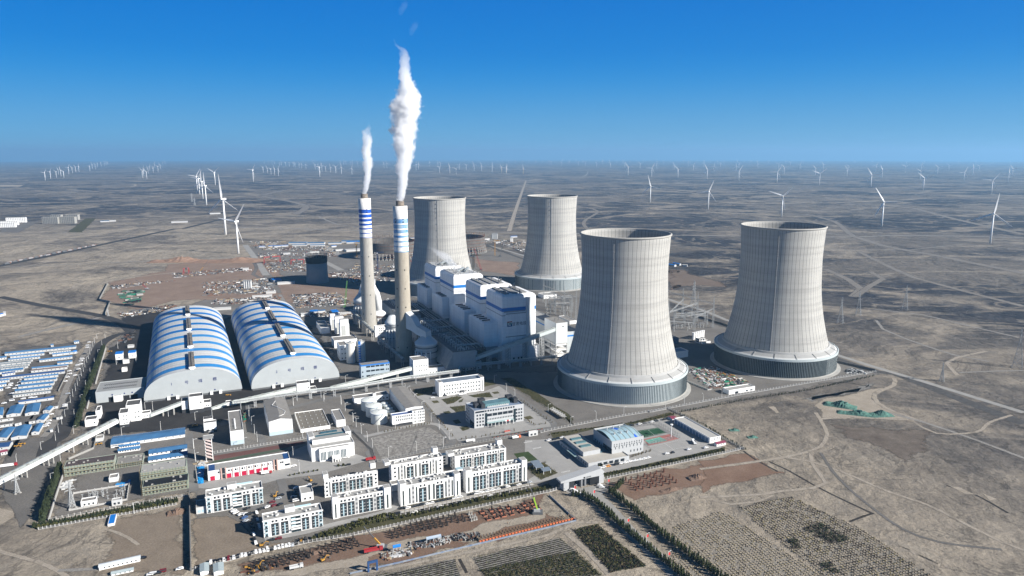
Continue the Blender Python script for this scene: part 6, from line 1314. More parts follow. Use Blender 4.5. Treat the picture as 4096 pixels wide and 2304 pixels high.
gallery('long grey gallery climbing across the nearest boiler house to the transfer tower', ga, gb, 6.5, 4.4, (.3, .5, .68, .86), mat('gallery_shade', (.5, .56, .55), .6, .05), True)
for (p1, z1, p2, z2, l) in ((E1(20,560), 18, E1(400,900), 14, 'thin dark gallery from the far absorber to the pump house'), (E1(480,980), 12, E1(890,1330), 10, 'thin dark gallery past the foot of the near chimney')):
    a, b = P(p1), P(p2); a.z, b.z = z1, z2; gallery(l, a, b, 3.4, 2.6, (.15, .35, .55, .75, .95), mat('gallery_dark', (.2, .22, .23), .7, .1))
def pipe_bridge(label, pts, z, w=3.2, hgt=2.6):
    t = thing('pipe_bridge', label, 'pipe bridge', P(pts[0])); o = P(pts[0]); ps = [P(p)-o for p in pts]; total = 0
    for i in range(len(ps)-1):
        a, b = ps[i], ps[i+1]; d = b-a; L = d.length; d.normalize(); s = Vector((-d.y, d.x, 0)); m = MB(); n = max(2, int(L/3))
        for sg in (-1, 1):
            for zz in (z, z+hgt): m.beam(a+s*sg*w/2+Vector((0,0,zz)), b+s*sg*w/2+Vector((0,0,zz)), .35)
            for k in range(n):
                p0, p1 = a+d*(L*k/n)+s*sg*w/2, a+d*(L*(k+1)/n)+s*sg*w/2
                m.beam(p0+Vector((0,0,z)), p1+Vector((0,0,z+hgt)), .2); m.beam(p1+Vector((0,0,z)), p1+Vector((0,0,z+hgt)), .2)
        m.build('truss', STEEL, t)
        m = MB()
        for k in range(3): m.tube([a+s*(k-1)*w*.32+Vector((0,0,z+.7)), b+s*(k-1)*w*.32+Vector((0,0,z+.7))], .42, 7)
        m.build('pipe_run', mat('pipe_silver', (.5, .52, .52), .35, .08, .3, metal=.3), t)
        m = MB(); m.beam(a+Vector((0,0,z+hgt+.2)), b+Vector((0,0,z+hgt+.2)), w*.6, .3); m.build('walkway', MT['gallery_pale'], t)
        for k in range(int(L/15)+1):
            c = a+d*(7+15*k)
            if (c-a).length > L: continue
            m = MB()
            for sg in (-1, 1):
                for q in ((-1.1, 1.1) if k % 2 else (0,)): m.beam(c+s*sg*w/2+d*q, c+s*sg*w/2+d*q+Vector((0,0,z)), .45)
            if k % 2:
                for sg in (-1, 1):
                    for j in range(int(z/3)): m.beam(c+s*sg*w/2-d*1.1+Vector((0,0,3*j)), c+s*sg*w/2+d*1.1+Vector((0,0,3*j+3)), .2); m.beam(c+s*sg*w/2+d*1.1+Vector((0,0,3*j)), c+s*sg*w/2-d*1.1+Vector((0,0,3*j+3)), .2)
            m.build('trestle', STEEL, t)
pipe_bridge('long lattice pipe bridge running in front of the coal sheds to the nearest cooling tower', [A6(1150,1290), A6(2000,1165), A7(240,1130), A7(900,1020), A7(1410,955), A8(700,1430), A8(1820,1310)], 8)
# ------------------------------------------------------------------ lattice masts: switchyard, pylons
def lattice(m, h, b0, b1, seg, th=.35):
    zs = [h*(1-(1-k/seg)**1.15) for k in range(seg+1)]
    f = lambda z: b0+(b1-b0)*z/h
    for k in range(seg):
        z0, z1 = zs[k], zs[k+1]; w0, w1 = f(z0)/2, f(z1)/2
        c0 = [(-w0,-w0,z0),(w0,-w0,z0),(w0,w0,z0),(-w0,w0,z0)]; c1 = [(-w1,-w1,z1),(w1,-w1,z1),(w1,w1,z1),(-w1,w1,z1)]
        for i in range(4):
            j = (i+1) % 4; m.beam(c0[i], c1[i], th); m.beam(c0[i], c1[j], th*.6); m.beam(c0[j], c1[i], th*.6); m.beam(c1[i], c1[j], th*.6)
GAN = mat('gantry_steel', (.36, .37, .37), .5, .1, .5)
def pylon(label, q, h, rz, group, arms=3, sc=1.):
    t = thing('pylon', label, 'pylon', q, rz, group)
    m = MB(); lattice(m, h*.62, h*.2, h*.055, 6, .32*sc); lattice_top = MB()
    m.build('lattice_legs', GAN, t)
    m = MB(); m.M = Matrix.Translation((0, 0, h*.62)); lattice(m, h*.36, h*.055, h*.02, 5, .26*sc); m.M = None; m.build('lattice_head', GAN, t)
    for k in range(arms):
        z = h*(.66+.11*k); w = h*(.17-.03*k); m = MB()
        for s in (-1, 1): m.beam((0, 0, z), (s*w, 0, z+.4), .3*sc); m.beam((0, 0, z+h*.04), (s*w, 0, z+.4), .22*sc); m.beam((s*w, 0, z), (s*w, 0, z-h*.045), .2*sc)
        m.build('cross_arm', GAN, t)
    m = MB()
    for sx in (-1, 1):
        for sy in (-1, 1): m.box(sx*h*.1-.8, sx*h*.1+.8, sy*h*.1-.8, sy*h*.1+.8, 0, .5)
    m.build('footing', CONCR, t)
for i, (p, top, l) in enumerate(((B7(110,712), B7(0,522), 'transmission pylon right of the rightmost cooling tower, leftmost of three'), (B7(240,652), B7(0,480), 'transmission pylon in the middle of the three right of the rightmost tower'), (B7(578,612), B7(0,437), 'transmission pylon at right of the three beyond the rightmost cooling tower'), (B7(845,1132), B7(0,995), 'small pylon on the strip below the railway at right'), (B7(1392,1032), B7(0,735), 'tall pylon cut by the right edge of the picture'), (D6(990,640), D6(0,258), 'dark pylon behind the switchyard, between the two near cooling towers'), (A2(165,652), A2(0,465), 'lattice mast crossing in front of the long left gallery'), (A2(690,792), A2(0,540), 'thin pylon at the left corner of the small substation'), (B2(1393,1170), B2(0,1085), 'small lattice mast by the coal road bend'), (B1(1885,560), B1(0,470), 'distant pylon left of the four close turbines'), (B1(1912,592), B1(0,515), 'distant pylon, nearer one left of the four close turbines'))):
    q = P(p); pylon(l, q, hz(p, top[1]), AX + .5, 'transmission pylons', 3)
t = thing('switchyard_gantry', 'white lattice gantry frames of the switchyard right of the nearest cooling tower', 'gantry', P(D6(830,830)))
o = P(D6(830,830)); cols = []
for (p, top) in ((D6(625,1020), D6(0,550)), (D6(1270,945), D6(0,488)), (D6(1000,985), D6(0,690)), (D6(830,805), D6(0,370)), (D6(1040,865), D6(0,430)), (D6(605,735), D6(0,318))):
    q = P(p)-o; h = hz(p, top[1]); m = MB(); m.M = Matrix.Translation(q); lattice(m, h*.78, 3., 1.5, 8, .24); m.M = Matrix.Translation(q+Vector((0,0,h*.78))); lattice(m, h*.22, 1.6, .3, 3, .22); m.build('lattice_column', GAN, t); cols.append((q, h))
def girder(t, a, b, w=1.6):
    m = MB(); d = (b-a); n = int(d.length/2.2)
    for sz in (0, w):
        for sy in (-w/2, w/2): m.beam(a+Vector((0,sy,sz)), b+Vector((0,sy,sz)), .16)
    for k in range(n): p0, p1 = a+d*k/n, a+d*(k+1)/n; m.beam(p0+Vector((0,-w/2,0)), p1+Vector((0,-w/2,w)), .18); m.beam(p1+Vector((0,w/2,0)), p0+Vector((0,w/2,w)), .18)
    m.build('girder', GAN, t)
up = lambda i, f: cols[i][0] + Vector((0, 0, cols[i][1]*f))
for a, b, f in ((5, 3, .74), (3, 4, .74), (4, 1, .74), (0, 3, .6), (0, 4, .62), (2, 1, .6), (0, 2, .35)): girder(t, up(a, f), up(b, f))
t2 = thing('switchyard_gantry', 'white lattice gantry frames of the switchyard between boiler house and nearest cooling tower', 'gantry', P(D5(1000,520))); o = P(D5(1000,520)); cols = []
for (p, top) in ((D5(812,400), D5(0,62)), (D5(958,512), D5(0,95)), (D5(1112,585), D5(0,155)), (D5(1282,645), D5(0,205)), (D5(1225,540), D5(0,330)), (D5(845,480), D5(0,300))):
    q = P(p)-o; h = hz(p, top[1]); m = MB(); m.M = Matrix.Translation(q); lattice(m, h*.78, 3., 1.5, 8, .24); m.M = Matrix.Translation(q+Vector((0,0,h*.78))); lattice(m, h*.22, 1.6, .3, 3, .22); m.build('lattice_column', GAN, t2); cols.append((q, h))
for a, b, f in ((0, 1, .72), (1, 2, .72), (2, 3, .72), (5, 4, .9), (1, 4, .6)): girder(t2, up(a, f), up(b, f))
def more_columns(tt, o, px, n, h0, h1):
    for i in range(n):
        p = tuple((px[0][k]*(1-u)+px[1][k]*u)*(1-v) + (px[3][k]*(1-u)+px[2][k]*u)*v for k in (0, 1)) if (u := (i % 4+.5)/4+rng.uniform(-.06, .06)) and (v := (i//4+.5)/max(1, n//4)) else None
        q = P(p)-o; h = rng.uniform(h0, h1); m = MB(); m.M = Matrix.Translation(q); lattice(m, h, 2.2, 1., 7, .2); m.build('lattice_column', GAN, tt); c2.append(q+Vector((0, 0, h*.85)))
    for a, b in zip(c2[-n:], c2[-n+1:]):
        if (a-b).length < 70: girder(tt, a, Vector((b.x, b.y, a.z)), 1.1)
c2 = []
more_columns(t, P(D6(830,830)), (D6(640,760), D6(1180,800), D6(1240,930), D6(650,980)), 12, 14, 24)
more_columns(t2, P(D5(1000,520)), (D5(830,390), D5(1240,420), D5(1270,640), D5(850,590)), 16, 14, 26)
def posts(px, n, m_, label, group, h0=3, h1=6):
    for i in range(n):
        q = None
        a, b, c, d = px; u, v = rng.random(), rng.random(); p = tuple((a[k]*(1-u)+b[k]*u)*(1-v) + (d[k]*(1-u)+c[k]*u)*v for k in (0, 1)); q = P(p)
        m = MB(); h = rng.uniform(h0, h1); m.beam((0, 0, 0), (0, 0, h), .35); m.box(-.9, .9, -.25, .25, h-.3, h); m.box(-.5, .5, -.5, .5, 0, .5); tag(m.build('switch_post', m_, None, loc=q, rz=AX), label, 'insulator post', group)
posts((D6(640,900), D6(1200,880), D6(1240,960), D6(660,1000)), 40, GAN, 'slim steel insulator post in the switchyard behind the nearest cooling tower', 'switchyard posts right of the tower')
posts((D5(830,420), D5(1250,420), D5(1270,640), D5(850,600)), 40, GAN, 'slim steel insulator post in the switchyard left of the nearest cooling tower', 'switchyard posts left of the tower')
posts((A2(760,700), A2(1200,610), A2(1220,690), A2(780,740)), 26, GAN, 'slim insulator post inside the small walled substation', 'small substation posts', 2.5, 5)
t = thing('flood_mast', 'tall white floodlight mast at the corner of the sports courts', 'light mast', P(A5(1203,305))); h = hz(A5(1203,305), A5(0,205)[1])
m = MB(); m.tube([(0,0,0), (0,0,h)], [.4, .22], 8); m.build('mast', WHITE, t); m = MB(); m.lathe([(0, h), (1.4, h), (1.4, h+.7), (0, h+.9)], 12); m.build('lamp_ring', WHITE, t)
# ------------------------------------------------------------------ wind turbines
TW = mat('turbine_white', (.82, .82, .81), .5, .03); TY = mat('turbine_cream', (.75, .55, .3), .6, .05)
def turbine_proto(tm):
    t = thing('wind_turbine', '', 'wind turbine', (0, 0, -900)); h = 92.
    m = MB(); m.tube([(0,0,0), (0,0,h-2)], [3.0, 1.75], 14); m.build('tower', tm, t, True)
    m = MB(); m.prism([(-2.2, -3.5), (2.2, -3.5), (2., 8), (-2., 8)], h-2.2, h+2.2); m.build('nacelle', TW, t)
    m = MB(); m.M = Matrix.Rotation(pi/2, 4, 'X'); m.lathe([(1.9, -1.5), (1.9, 1), (1.2, 2.2), (.01, 2.8)], 14); hub = m.build('rotor_hub', TW, t, True, loc=(0, -5, h))
    m = MB(); n = 7; L = 60.
    pr = [(0, 2.2, 1.6), (4, 3., 1.6), (11, 5.4, 1.2), (24, 4.4, .9), (42, 3.2, .6), (56, 2., .4), (64, .6, .2)]
    for z, c, th in pr: ca_, sa_ = cos(.5-z*.004), sin(.5-z*.004); m.v += [(x_*ca_-y_*sa_, x_*sa_+y_*ca_, z) for x_, y_ in ((-c*.3, -th/2), (-c*.3, th/2), (c*.7, 0))]
    for i in range(len(pr)-1):
        for j in range(3): m.f.append((i*3+j, i*3+(j+1)%3, i*3+3+(j+1)%3, i*3+3+j)); m.mi.append(0)
    me = m.mesh('blade', TW)
    for k in range(3): b = link('blade', me, hub, (0, 0, 0)); b.rotation_euler = (0, k*2*pi/3, 0)
    return t
tp, ty = turbine_proto(TW), turbine_proto(TY)
TB = [(B1,445,347,437,272),(B1,498,333,490,262),(B1,555,320,549,265),(B1,575,295,570,245),(B1,600,312,592,248),(B1,628,323,618,260),(B1,676,287,670,222),(B1,712,277,708,220),(B1,745,270,738,215),(B1,775,263,770,210),(B1,883,258,881,208),(B1,908,235,905,190),(B1,940,240,937,195),(B1,958,222,955,185),(B1,993,213,990,178),(B1,1025,208,1022,178),(B1,1042,202,1040,175),(B1,1057,200,1055,172),(B1,1402,325,1398,250),(B1,1412,302,1408,238),(B1,1442,333,1435,262),(B1,1455,282,1450,235),(B1,1470,250,1465,215),(B1,1505,272,1502,215),(B1,1520,225,1515,185),(B1,1553,265,1550,210),(B1,1575,238,1570,195),(B1,1600,195,1595,165),(B1,1620,190,1615,162),(B1,1937,445,1928,307),(B1,1960,485,1950,330),(B1,1992,530,1980,360),(B1,2027,590,2015,400,-30),(B1,2113,395,2105,267),(B1,2487,360,2480,245),(B1,2215,880,2197,530,95),(B1,2340,1066,2315,750,53),
 (C4,52,292,48,240),(C4,88,303,84,245),(C4,126,312,120,245),(C4,165,320,158,248),(C4,8,285,5,230),(C4,545,255,540,205),(C4,575,262,570,215),(C4,613,270,610,210),(C4,652,275,648,225),(C4,702,283,698,228),(C4,757,292,750,225),(C4,814,300,811,230),(C4,590,327,586,228),(C4,922,303,918,240),(C4,1527,245,1525,195),(C4,1583,265,1578,205),(C4,1608,252,1605,195),(C4,1723,222,1720,180),(C4,1808,225,1805,180),(C4,1835,235,1830,190),(C4,1825,290,1820,230),(C4,1930,297,1925,230),(C4,1995,305,1992,245),(C4,2027,252,2024,205),(C4,2100,258,2097,208),(C4,2180,265,2176,205),(C4,2258,272,2254,215),(C4,2366,280,2363,215),(C4,2463,288,2460,230),(C4,2511,292,2508,230),(C4,1252,235,1248,190),(C4,1282,235,1278,190),(C4,800,198,798,160),(C4,838,205,836,165),(C4,862,203,860,165),(C4,910,208,908,170),(C4,925,210,923,170),(C4,982,214,980,175),(C4,1035,216,1033,178),(C4,1142,224,1140,185),(C4,318,226,315,182),(C4,336,232,333,190),(C4,380,236,376,190),(C4,404,241,401,195),(C4,450,246,448,200),(C4,240,220,237,178),(C4,276,223,273,182),(C4,178,212,176,172),(C4,196,213,193,172),(C4,100,202,97,165),(C4,125,203,122,165),(C4,20,195,18,160),(C4,60,190,58,155),(C4,510,188,508,155),(C4,525,186,523,152),(C4,545,185,543,152),(C4,420,180,418,150),(C4,472,178,470,150),
 (B4,1256,298,1256,215,5),(B4,1488,310,1490,225,60),(B4,1745,322,1745,235,20),(B4,2031,337,2032,240,120),(B4,2342,354,2347,255,60),(B4,1473,562,1477,403,105),(B4,2042,630,2052,455,68),(B4,503,198,503,160),(B4,603,203,603,165),(B4,677,192,677,155),(B4,770,198,770,160),(B4,838,203,838,165),(B4,948,213,948,172),(B4,1005,193,1005,158),(B4,1083,218,1083,178),(B4,1224,225,1224,180),(B4,1375,232,1375,185),(B4,1537,237,1537,190),(B4,1708,243,1708,195),(B4,1848,207,1846,165),(B4,1898,250,1900,195),(B4,2000,213,2002,170),(B4,2098,260,2100,205),(B4,2163,218,2164,175),(B4,2316,265,2317,208),(B4,2345,222,2346,180),(B4,2530,230,2531,185),
 (B5,142,373,148,265,60),(B5,558,395,565,280,40),(B5,1066,415,1075,293),(B5,1583,445,1592,325,20),(B5,2254,480,2268,348,55),(B5,187,705,203,500,42),(B5,1173,800,1192,562,122),(B5,2243,965,2272,675,83),(B5,212,288,212,220),(B5,520,297,521,228),(B5,598,252,600,195),(B5,831,310,835,238),(B5,1115,263,1118,205),(B5,1176,323,1180,245),(B5,1405,275,1408,212),(B5,1555,338,1560,260),(B5,1723,287,1726,220),(B5,1835,250,1837,205),(B5,1982,352,1988,268),(B5,2073,292,2077,225),(B5,2132,257,2134,205),(B5,2420,365,2425,278),(B5,2460,302,2465,235),(B5,157,235,157,185),(B5,272,208,273,168),(B5,367,243,368,190),(B5,848,260,848,208),(B5,1565,242,1566,195)]
TB += [(B4, x, 168+rng.uniform(0, 18), x, 140) for x in range(20, 2560, 66)] + [(B5, x, 172+rng.uniform(0, 22), x, 145) for x in range(60, 2570, 170)] + [(C4, 1750+x, 150+rng.uniform(6, 28), 1750+x, 130) for x in range(0, 820, 48)]
TYL = [(B4,15,275,12,220),(B4,62,278,60,222),(B4,228,292,225,230)]
items = sorted([(P(f(x, y)).length, tp, f(x, y), f(hx, hy), r) for f, x, y, hx, hy, *r in TB] + [(P(f(x, y)).length, ty, f(x, y), f(hx, hy), r) for f, x, y, hx, hy, *r in TYL], key=lambda k: k[0])
items = items[:294]
first = {id(tp): 1, id(ty): 1}
for i, (dist, pr, p, hp, ph) in enumerate(items):
    q = P(p); h = min(125, max(70, hz(p, hp[1]))) if dist < 16000 else 92.
    far = 'close' if dist < 4000 else 'far' if dist < 9000 else 'hazy distant'
    side = 'left' if p[0] < 1300 else 'centre' if p[0] < 2700 else 'right'
    lab = f"{'cream-towered' if pr is ty else 'white' if dist < 9000 else 'pale'} wind turbine, {nth(i)} nearest of all, {far} on the {side} plain"
    o = dup(pr, q, -.38 + rng.uniform(-.12, .12), lab, 'wind turbines of the desert wind farm', h/92)
    for c in o.children:
        if c.name.startswith('rotor_hub'):
            ang = ph[0] if ph else rng.uniform(0, 120); c.rotation_euler = (0, R(90-ang), 0)
for pr in (tp, ty):
    for c in list(pr.children_recursive) + [pr]: bpy.data.objects.remove(c)
# ------------------------------------------------------------------ fences and walls
FW = mat('fence_white', (.42, .415, .4), .8, .08, .5); FG = mat('fence_grey', (.27, .265, .25), .85, .1, .4); FDK = mat('wall_dark', (.16, .155, .15), .9, .15, .3)
def fence(label, pts, gap, h=2.2, pw=.5, base=.5, m_=None, rail=True, solid=False, name='fence', top=None):
    m_ = m_ or FW; h *= .92; base *= .7; ps = [P(p) for p in pts]; o = ps[0]; t = thing(name, label, 'fence', o)
    pm = MB(); pm.box(-pw/2, pw/2, -pw/2, pw/2, 0, h+.25); pm.box(-pw*.65, pw*.65, -pw*.65, pw*.65, h+.25, h+.4); me = pm.mesh('post', m_); n_ = 0; extra = MB()
    for i in range(len(ps)-1):
        a, b = ps[i]-o, ps[i+1]-o; d = b-a; L = d.length; an = math.atan2(d.y, d.x)
        m = MB(); m.M = Matrix.Translation(a) @ Matrix.Rotation(an, 4, 'Z')
        m.box(0, L, -.14, .14, 0, h if solid else base); m.build('wall_panel' if solid else 'base_wall', top or m_, t)
        if rail and not solid:
            m = MB(); m.M = Matrix.Translation(a) @ Matrix.Rotation(an, 4, 'Z')
            m.box(0, L, -.06, .06, h-.15, h); m.box(0, L, -.05, .05, h*.55, h*.55+.1)
            for k in range(int(L/.9)): m.box(k*.9, k*.9+.1, -.03, .03, base, h)
            m.build('railing', mat('railing_grey', (.3, .3, .3), .6, .1), t)
        k = max(1, round(L/gap))
        for j in range(k+1):
            q = a + d*(j/k)
            if n_ < 100: link('post', me, t, q, an); n_ += 1
            else: extra.M = Matrix.Translation(q) @ Matrix.Rotation(an, 4, 'Z'); extra.box(-pw/2, pw/2, -pw/2, pw/2, 0, h+.3)
    if extra.f: struct(extra.build('row_of_posts', m_, t), 'stuff')
    return t
fence('white pillared fence below the sandy lot with parked cars', [A3(150,1400), A3(340,1352), A3(760,1240), A3(1280,1130)], 3.3)
fence('white pillared fence between the dormitory street and the construction pit', [A3(1280,1130), A4(0,1065), A4(1000,842), A4(1919,642), A5(280,735)], 3.)
fence('white pillared fence above the red pit, right of the main gate', [A5(652,655), A5(1150,548), A5(1647,438), B8(340,390)], 3.1)
fence('white pillared fence behind the fire station track', [C5(505,690), C5(1100,590), C5(1700,498), C5(2290,405)], 3.)
fence('pale fence of pillars between the garden plot and the rear dormitories', [A4(265,355), A4(700,265), A4(1130,190), A4(1590,110)], 3.2, m_=FG)
fence('pale fence below the plaza and in front of the nearest cooling tower', [A5(130,270), A5(300,232), A5(800,135), A5(1200,70), C6(0,858), C6(220,812)], 4)
fence('long white pillared fence passing below the rightmost cooling tower', [C6(220,812), C6(1000,665), C6(1800,525), C6(2576,395), B7(370,1070)], 4.6)
fence('fence with pale pillars behind the garage row, right side', [C6(220,822), C6(400,910), C6(830,1160), C6(1075,1285)], 3, m_=FG)
fence('white palisade along the hedge and coal lorry yard', [A1(1365,305), A1(1300,530), A1(1235,760)], 3, 2.2, .9)
fence('white palisade beside the lower part of the hedge', [A1(1160,950), A1(1125,1080)], 3, 2.2, .9)
fence('white wall with close pillars left of the substation', [A2(608,490), A2(540,690), A2(470,920)], 2., 2., .7, 1.2)
fence('low white fence in front of the bottom hedge of the substation', [A2(370,1005), A2(800,925), A2(1280,845), A2(1690,765)], 2.6, 1.6, .6, .3)
fence('pale fence behind the bottom hedge of the substation', [A2(480,915), A2(1000,815), A2(1800,680)], 4., 2., .5)
fence('white low wall with posts round the small substation', [A2(665,825), A2(706,662), A2(1240,575), A2(1218,722), A2(665,825)], 5., 1.6, .6, 1., solid=True, name='wall')
fence('tall dark wall with buttresses dividing the brown earth from the sandy lot', [A2(1820,680), A2(1826,1000), A2(1835,1400)], 2.4, 4., .6, 4, m_=FDK, solid=True, top=FG, name='wall')
fence('low concrete wall slanting beside the scaffolded buildings', [A2(660,335), A2(900,230), A2(915,165)], 6., 2.2, .4, 2, m_=FG, solid=True, name='wall')
fence('pale camp boundary wall beside the camp lane', [D3(1450,890), D3(1350,1080), D3(1260,1270)], 5., 2.2, .4, 2, m_=FG, solid=True, name='wall')
fence('zigzag concrete wall round the excavated pit', [B2(1390,765), B2(1280,975), B2(1418,1005), B2(1355,1165)], 12., 4.5, .8, 4, m_=FG, solid=True, name='wall')
fence('dark wall along the railway behind the rightmost cooling tower', [D6(700,680), D6(1430,905), C6(2110,280), C6(2576,385)], 12., 3, .5, 3, m_=FDK, solid=True, name='wall')
fence('black-railed fence of the bare garden plot, left side', [C7(35,790), C7(150,900), C7(260,1002), A4(240,320)], 2.4, 2., .4, m_=FDK)
fence('low white wall round the scrap yard', [C6(412,505), C6(660,605), C6(705,600)], 4, 1.8, .5, 1.5, solid=True, name='wall')
fence('tall mesh fence round the sports courts', [A5(900,225), A5(1085,200), A5(1275,310), A5(1010,380)], 4., 4., .15, .1, m_=DSTEEL)
fence('blue and white hoarding along the lower edge of the construction pit', [A4(0,1432), A4(500,1320), A4(1000,1200), A4(1919,985), A5(420,998), A5(200,790)], 6., 1.3, .2, 1.2, m_=NAVY, solid=True, top=mat('hoarding_blue', (.09, .14, .24), .6, .2, .3, col2=(.26, .28, .3)), name='hoarding')
# ------------------------------------------------------------------ street lamps
def lamp_proto():
    t = thing('street_lamp', '', 'street lamp', (0, 0, -900)); m = MB(); m.tube([(0,0,0), (0,0,8)], [.19, .12], 7); m.build('pole', mat('lamp_white', (.62, .62, .6), .5, .05), t)
    m = MB(); m.beam((0,0,7.9), (1.9,0,8.3), .14); m.build('arm', MT['lamp_white'], t); m = MB(); m.box(1.6, 2.7, -.22, .22, 8.2, 8.42); m.build('lamp_head', MT['lamp_white'], t); return t
lp = lamp_proto()
LMP = [('beside the camp lane', A1, [(1250,180),(1218,235),(1197,280),(1175,330),(1160,385),(1140,438),(1118,485),(1095,545),(1075,600),(1050,660),(1022,718),(1000,785),(975,850),(940,925),(910,1005),(875,1088),(838,1180),(798,1280),(755,1385)], 8),
 ('on the hedge side of the coal road', A1, [(1355,170),(1315,275),(1265,390),(1220,510),(1165,640),(1107,808),(1038,990),(960,1195),(950,1400)], 8), ('below the long white gallery', A2, [(162,370),(395,240),(535,150),(582,345),(490,550)], 8),
 ('along the road past the long blue shed', A2, [(1860,225),(1880,360),(1170,105),(1545,60),(1288,850)], 9), ('on the fire station road', A3, [(180,230),(195,340),(205,480),(215,560),(1135,310),(1195,445)], 9), ('among the warehouses', C5, [(245,625),(480,215),(958,190),(988,320),(1027,440),(1062,540),(890,605),(2000,425),(1645,485),(2195,140),(2295,285),(2335,350),(2400,430),(1918,20),(2140,60),(1525,75)], 9),
 ('round the plaza and tanks', C7, [(38,680),(70,740),(130,815),(200,905),(260,990),(320,795),(520,760),(635,335),(663,360),(700,400),(742,450),(825,540),(930,675),(1022,770),(1135,880),(1070,970),(1652,230),(1793,335),(1888,400),(2268,570),(2527,720)], 9), ('beside the bare garden plot', A4, [(640,255),(895,205),(370,300)], 9), ('before the nearest cooling tower', A5, [(585,165),(813,125)], 9), ('by the fence under the rightmost cooling tower', C6, [(392,775),(610,735),(820,690),(177,805)], 9), ('in the coal lorry yard', A1, [(1520,305),(1870,1090),(1970,1100),(2170,1180)], 9), ('by the coal sheds and pipe bridge', A6, [(740,1400),(915,1360),(1310,1390),(1775,1245),(2100,1180),(2280,1230),(2325,1000)], 9)]
for where, f, ps, h in LMP:
    for i, p in enumerate(ps): dup(lp, P(f(*p)), rng.choice((0, pi/2))+AX, f'white street lamp {where}, {nth(i)} of its row', 'street lamps', h/8)
for c in list(lp.children_recursive)+[lp]: bpy.data.objects.remove(c)
# ------------------------------------------------------------------ cars
CARP = {'white': mat('car_white', (.8, .8, .79), .25, .02, spec=.5), 'black': mat('car_black', (.015, .016, .018), .2, .05, spec=.5), 'silver': mat('car_silver', (.42, .45, .48), .3, .04, spec=.5), 'maroon': mat('car_maroon', (.16, .015, .02), .25, .05, spec=.5), 'blue': mat('car_blue', (.06, .13, .3), .25, .05, spec=.5), 'orange': mat('car_orange', (.7, .3, .06), .3, .05), 'red': mat('car_red', (.5, .03, .03), .3, .05)}
def car_body(van):
    pr = [(-2.3,.35),(-2.3,.95),(-1.9,1.05),(-1.5,1.5),(.5,1.52),(1.25,1.02),(2.2,.85),(2.35,.4)] if not van else [(-2.4,.35),(-2.4,1.2),(-2.3,2.0),(1.3,2.0),(2.0,1.15),(2.4,.95),(2.45,.4)]
    n = len(pr); m = MB()
    v = []
    for y, ins in ((-.9, 0), (.9, 0)):
        for x, z in pr: v.append((x, y*(1-.16*(z > 1.3)), z))
    m.add(v, [tuple(range(n)), tuple(range(2*n-1, n-1, -1))] + [((i+1)%n, i, n+i, n+(i+1)%n) for i in range(n)]); return m
def car_proto(col, van=False):
    t = thing('car', '', 'car', (0, 0, -900)); car_body(van).build('body', CARP[col], t)
    m = MB(); zz = 1.9 if van else 1.46; lo = 1.2 if van else 1.03
    x0, x1 = (-2.1, 1.3) if van else (-1.45, .5)
    for s in (-1, 1): m.add([(x0-.3, s*.92, lo), (x1+.6, s*.92, lo), (x1, s*.8, zz), (x0+.05, s*.8, zz)], [(0,1,2,3) if s < 0 else (3,2,1,0)])
    m.add([(x1+.7, -.78, lo+.02), (x1+.7, .78, lo+.02), (x1+.05, .7, zz), (x1+.05, -.7, zz)], [(0,1,2,3)]); m.add([(x0-.42, -.75, lo+.05), (x0-.42, .75, lo+.05), (x0-.02, .68, zz), (x0-.02, -.68, zz)], [(3,2,1,0)])
    m.build('window_glass', GLASS, t)
    m = MB(); m.M = Matrix.Rotation(pi/2, 4, 'X'); m.lathe([(0, -.12), (.34, -.12), (.34, .12), (0, .12)], 12); me = m.mesh('wheel', BLACK)
    for x in (-1.4, 1.4):
        for y in (-.85, .85): link('wheel', me, t, (x, y, .34))
    return t
CPR = {}
def car(p, col, rz, label, grp, van=False):
    k = (col, van)
    if k not in CPR: CPR[k] = car_proto(col, van)
    return dup(CPR[k], P(p) + Vector((0, 0, .3)), rz, label, grp, 1.06)
CC = {'w': 'white', 'd': 'black', 's': 'silver', 'm': 'maroon', 'b': 'blue', 'o': 'orange', 'r': 'red'}
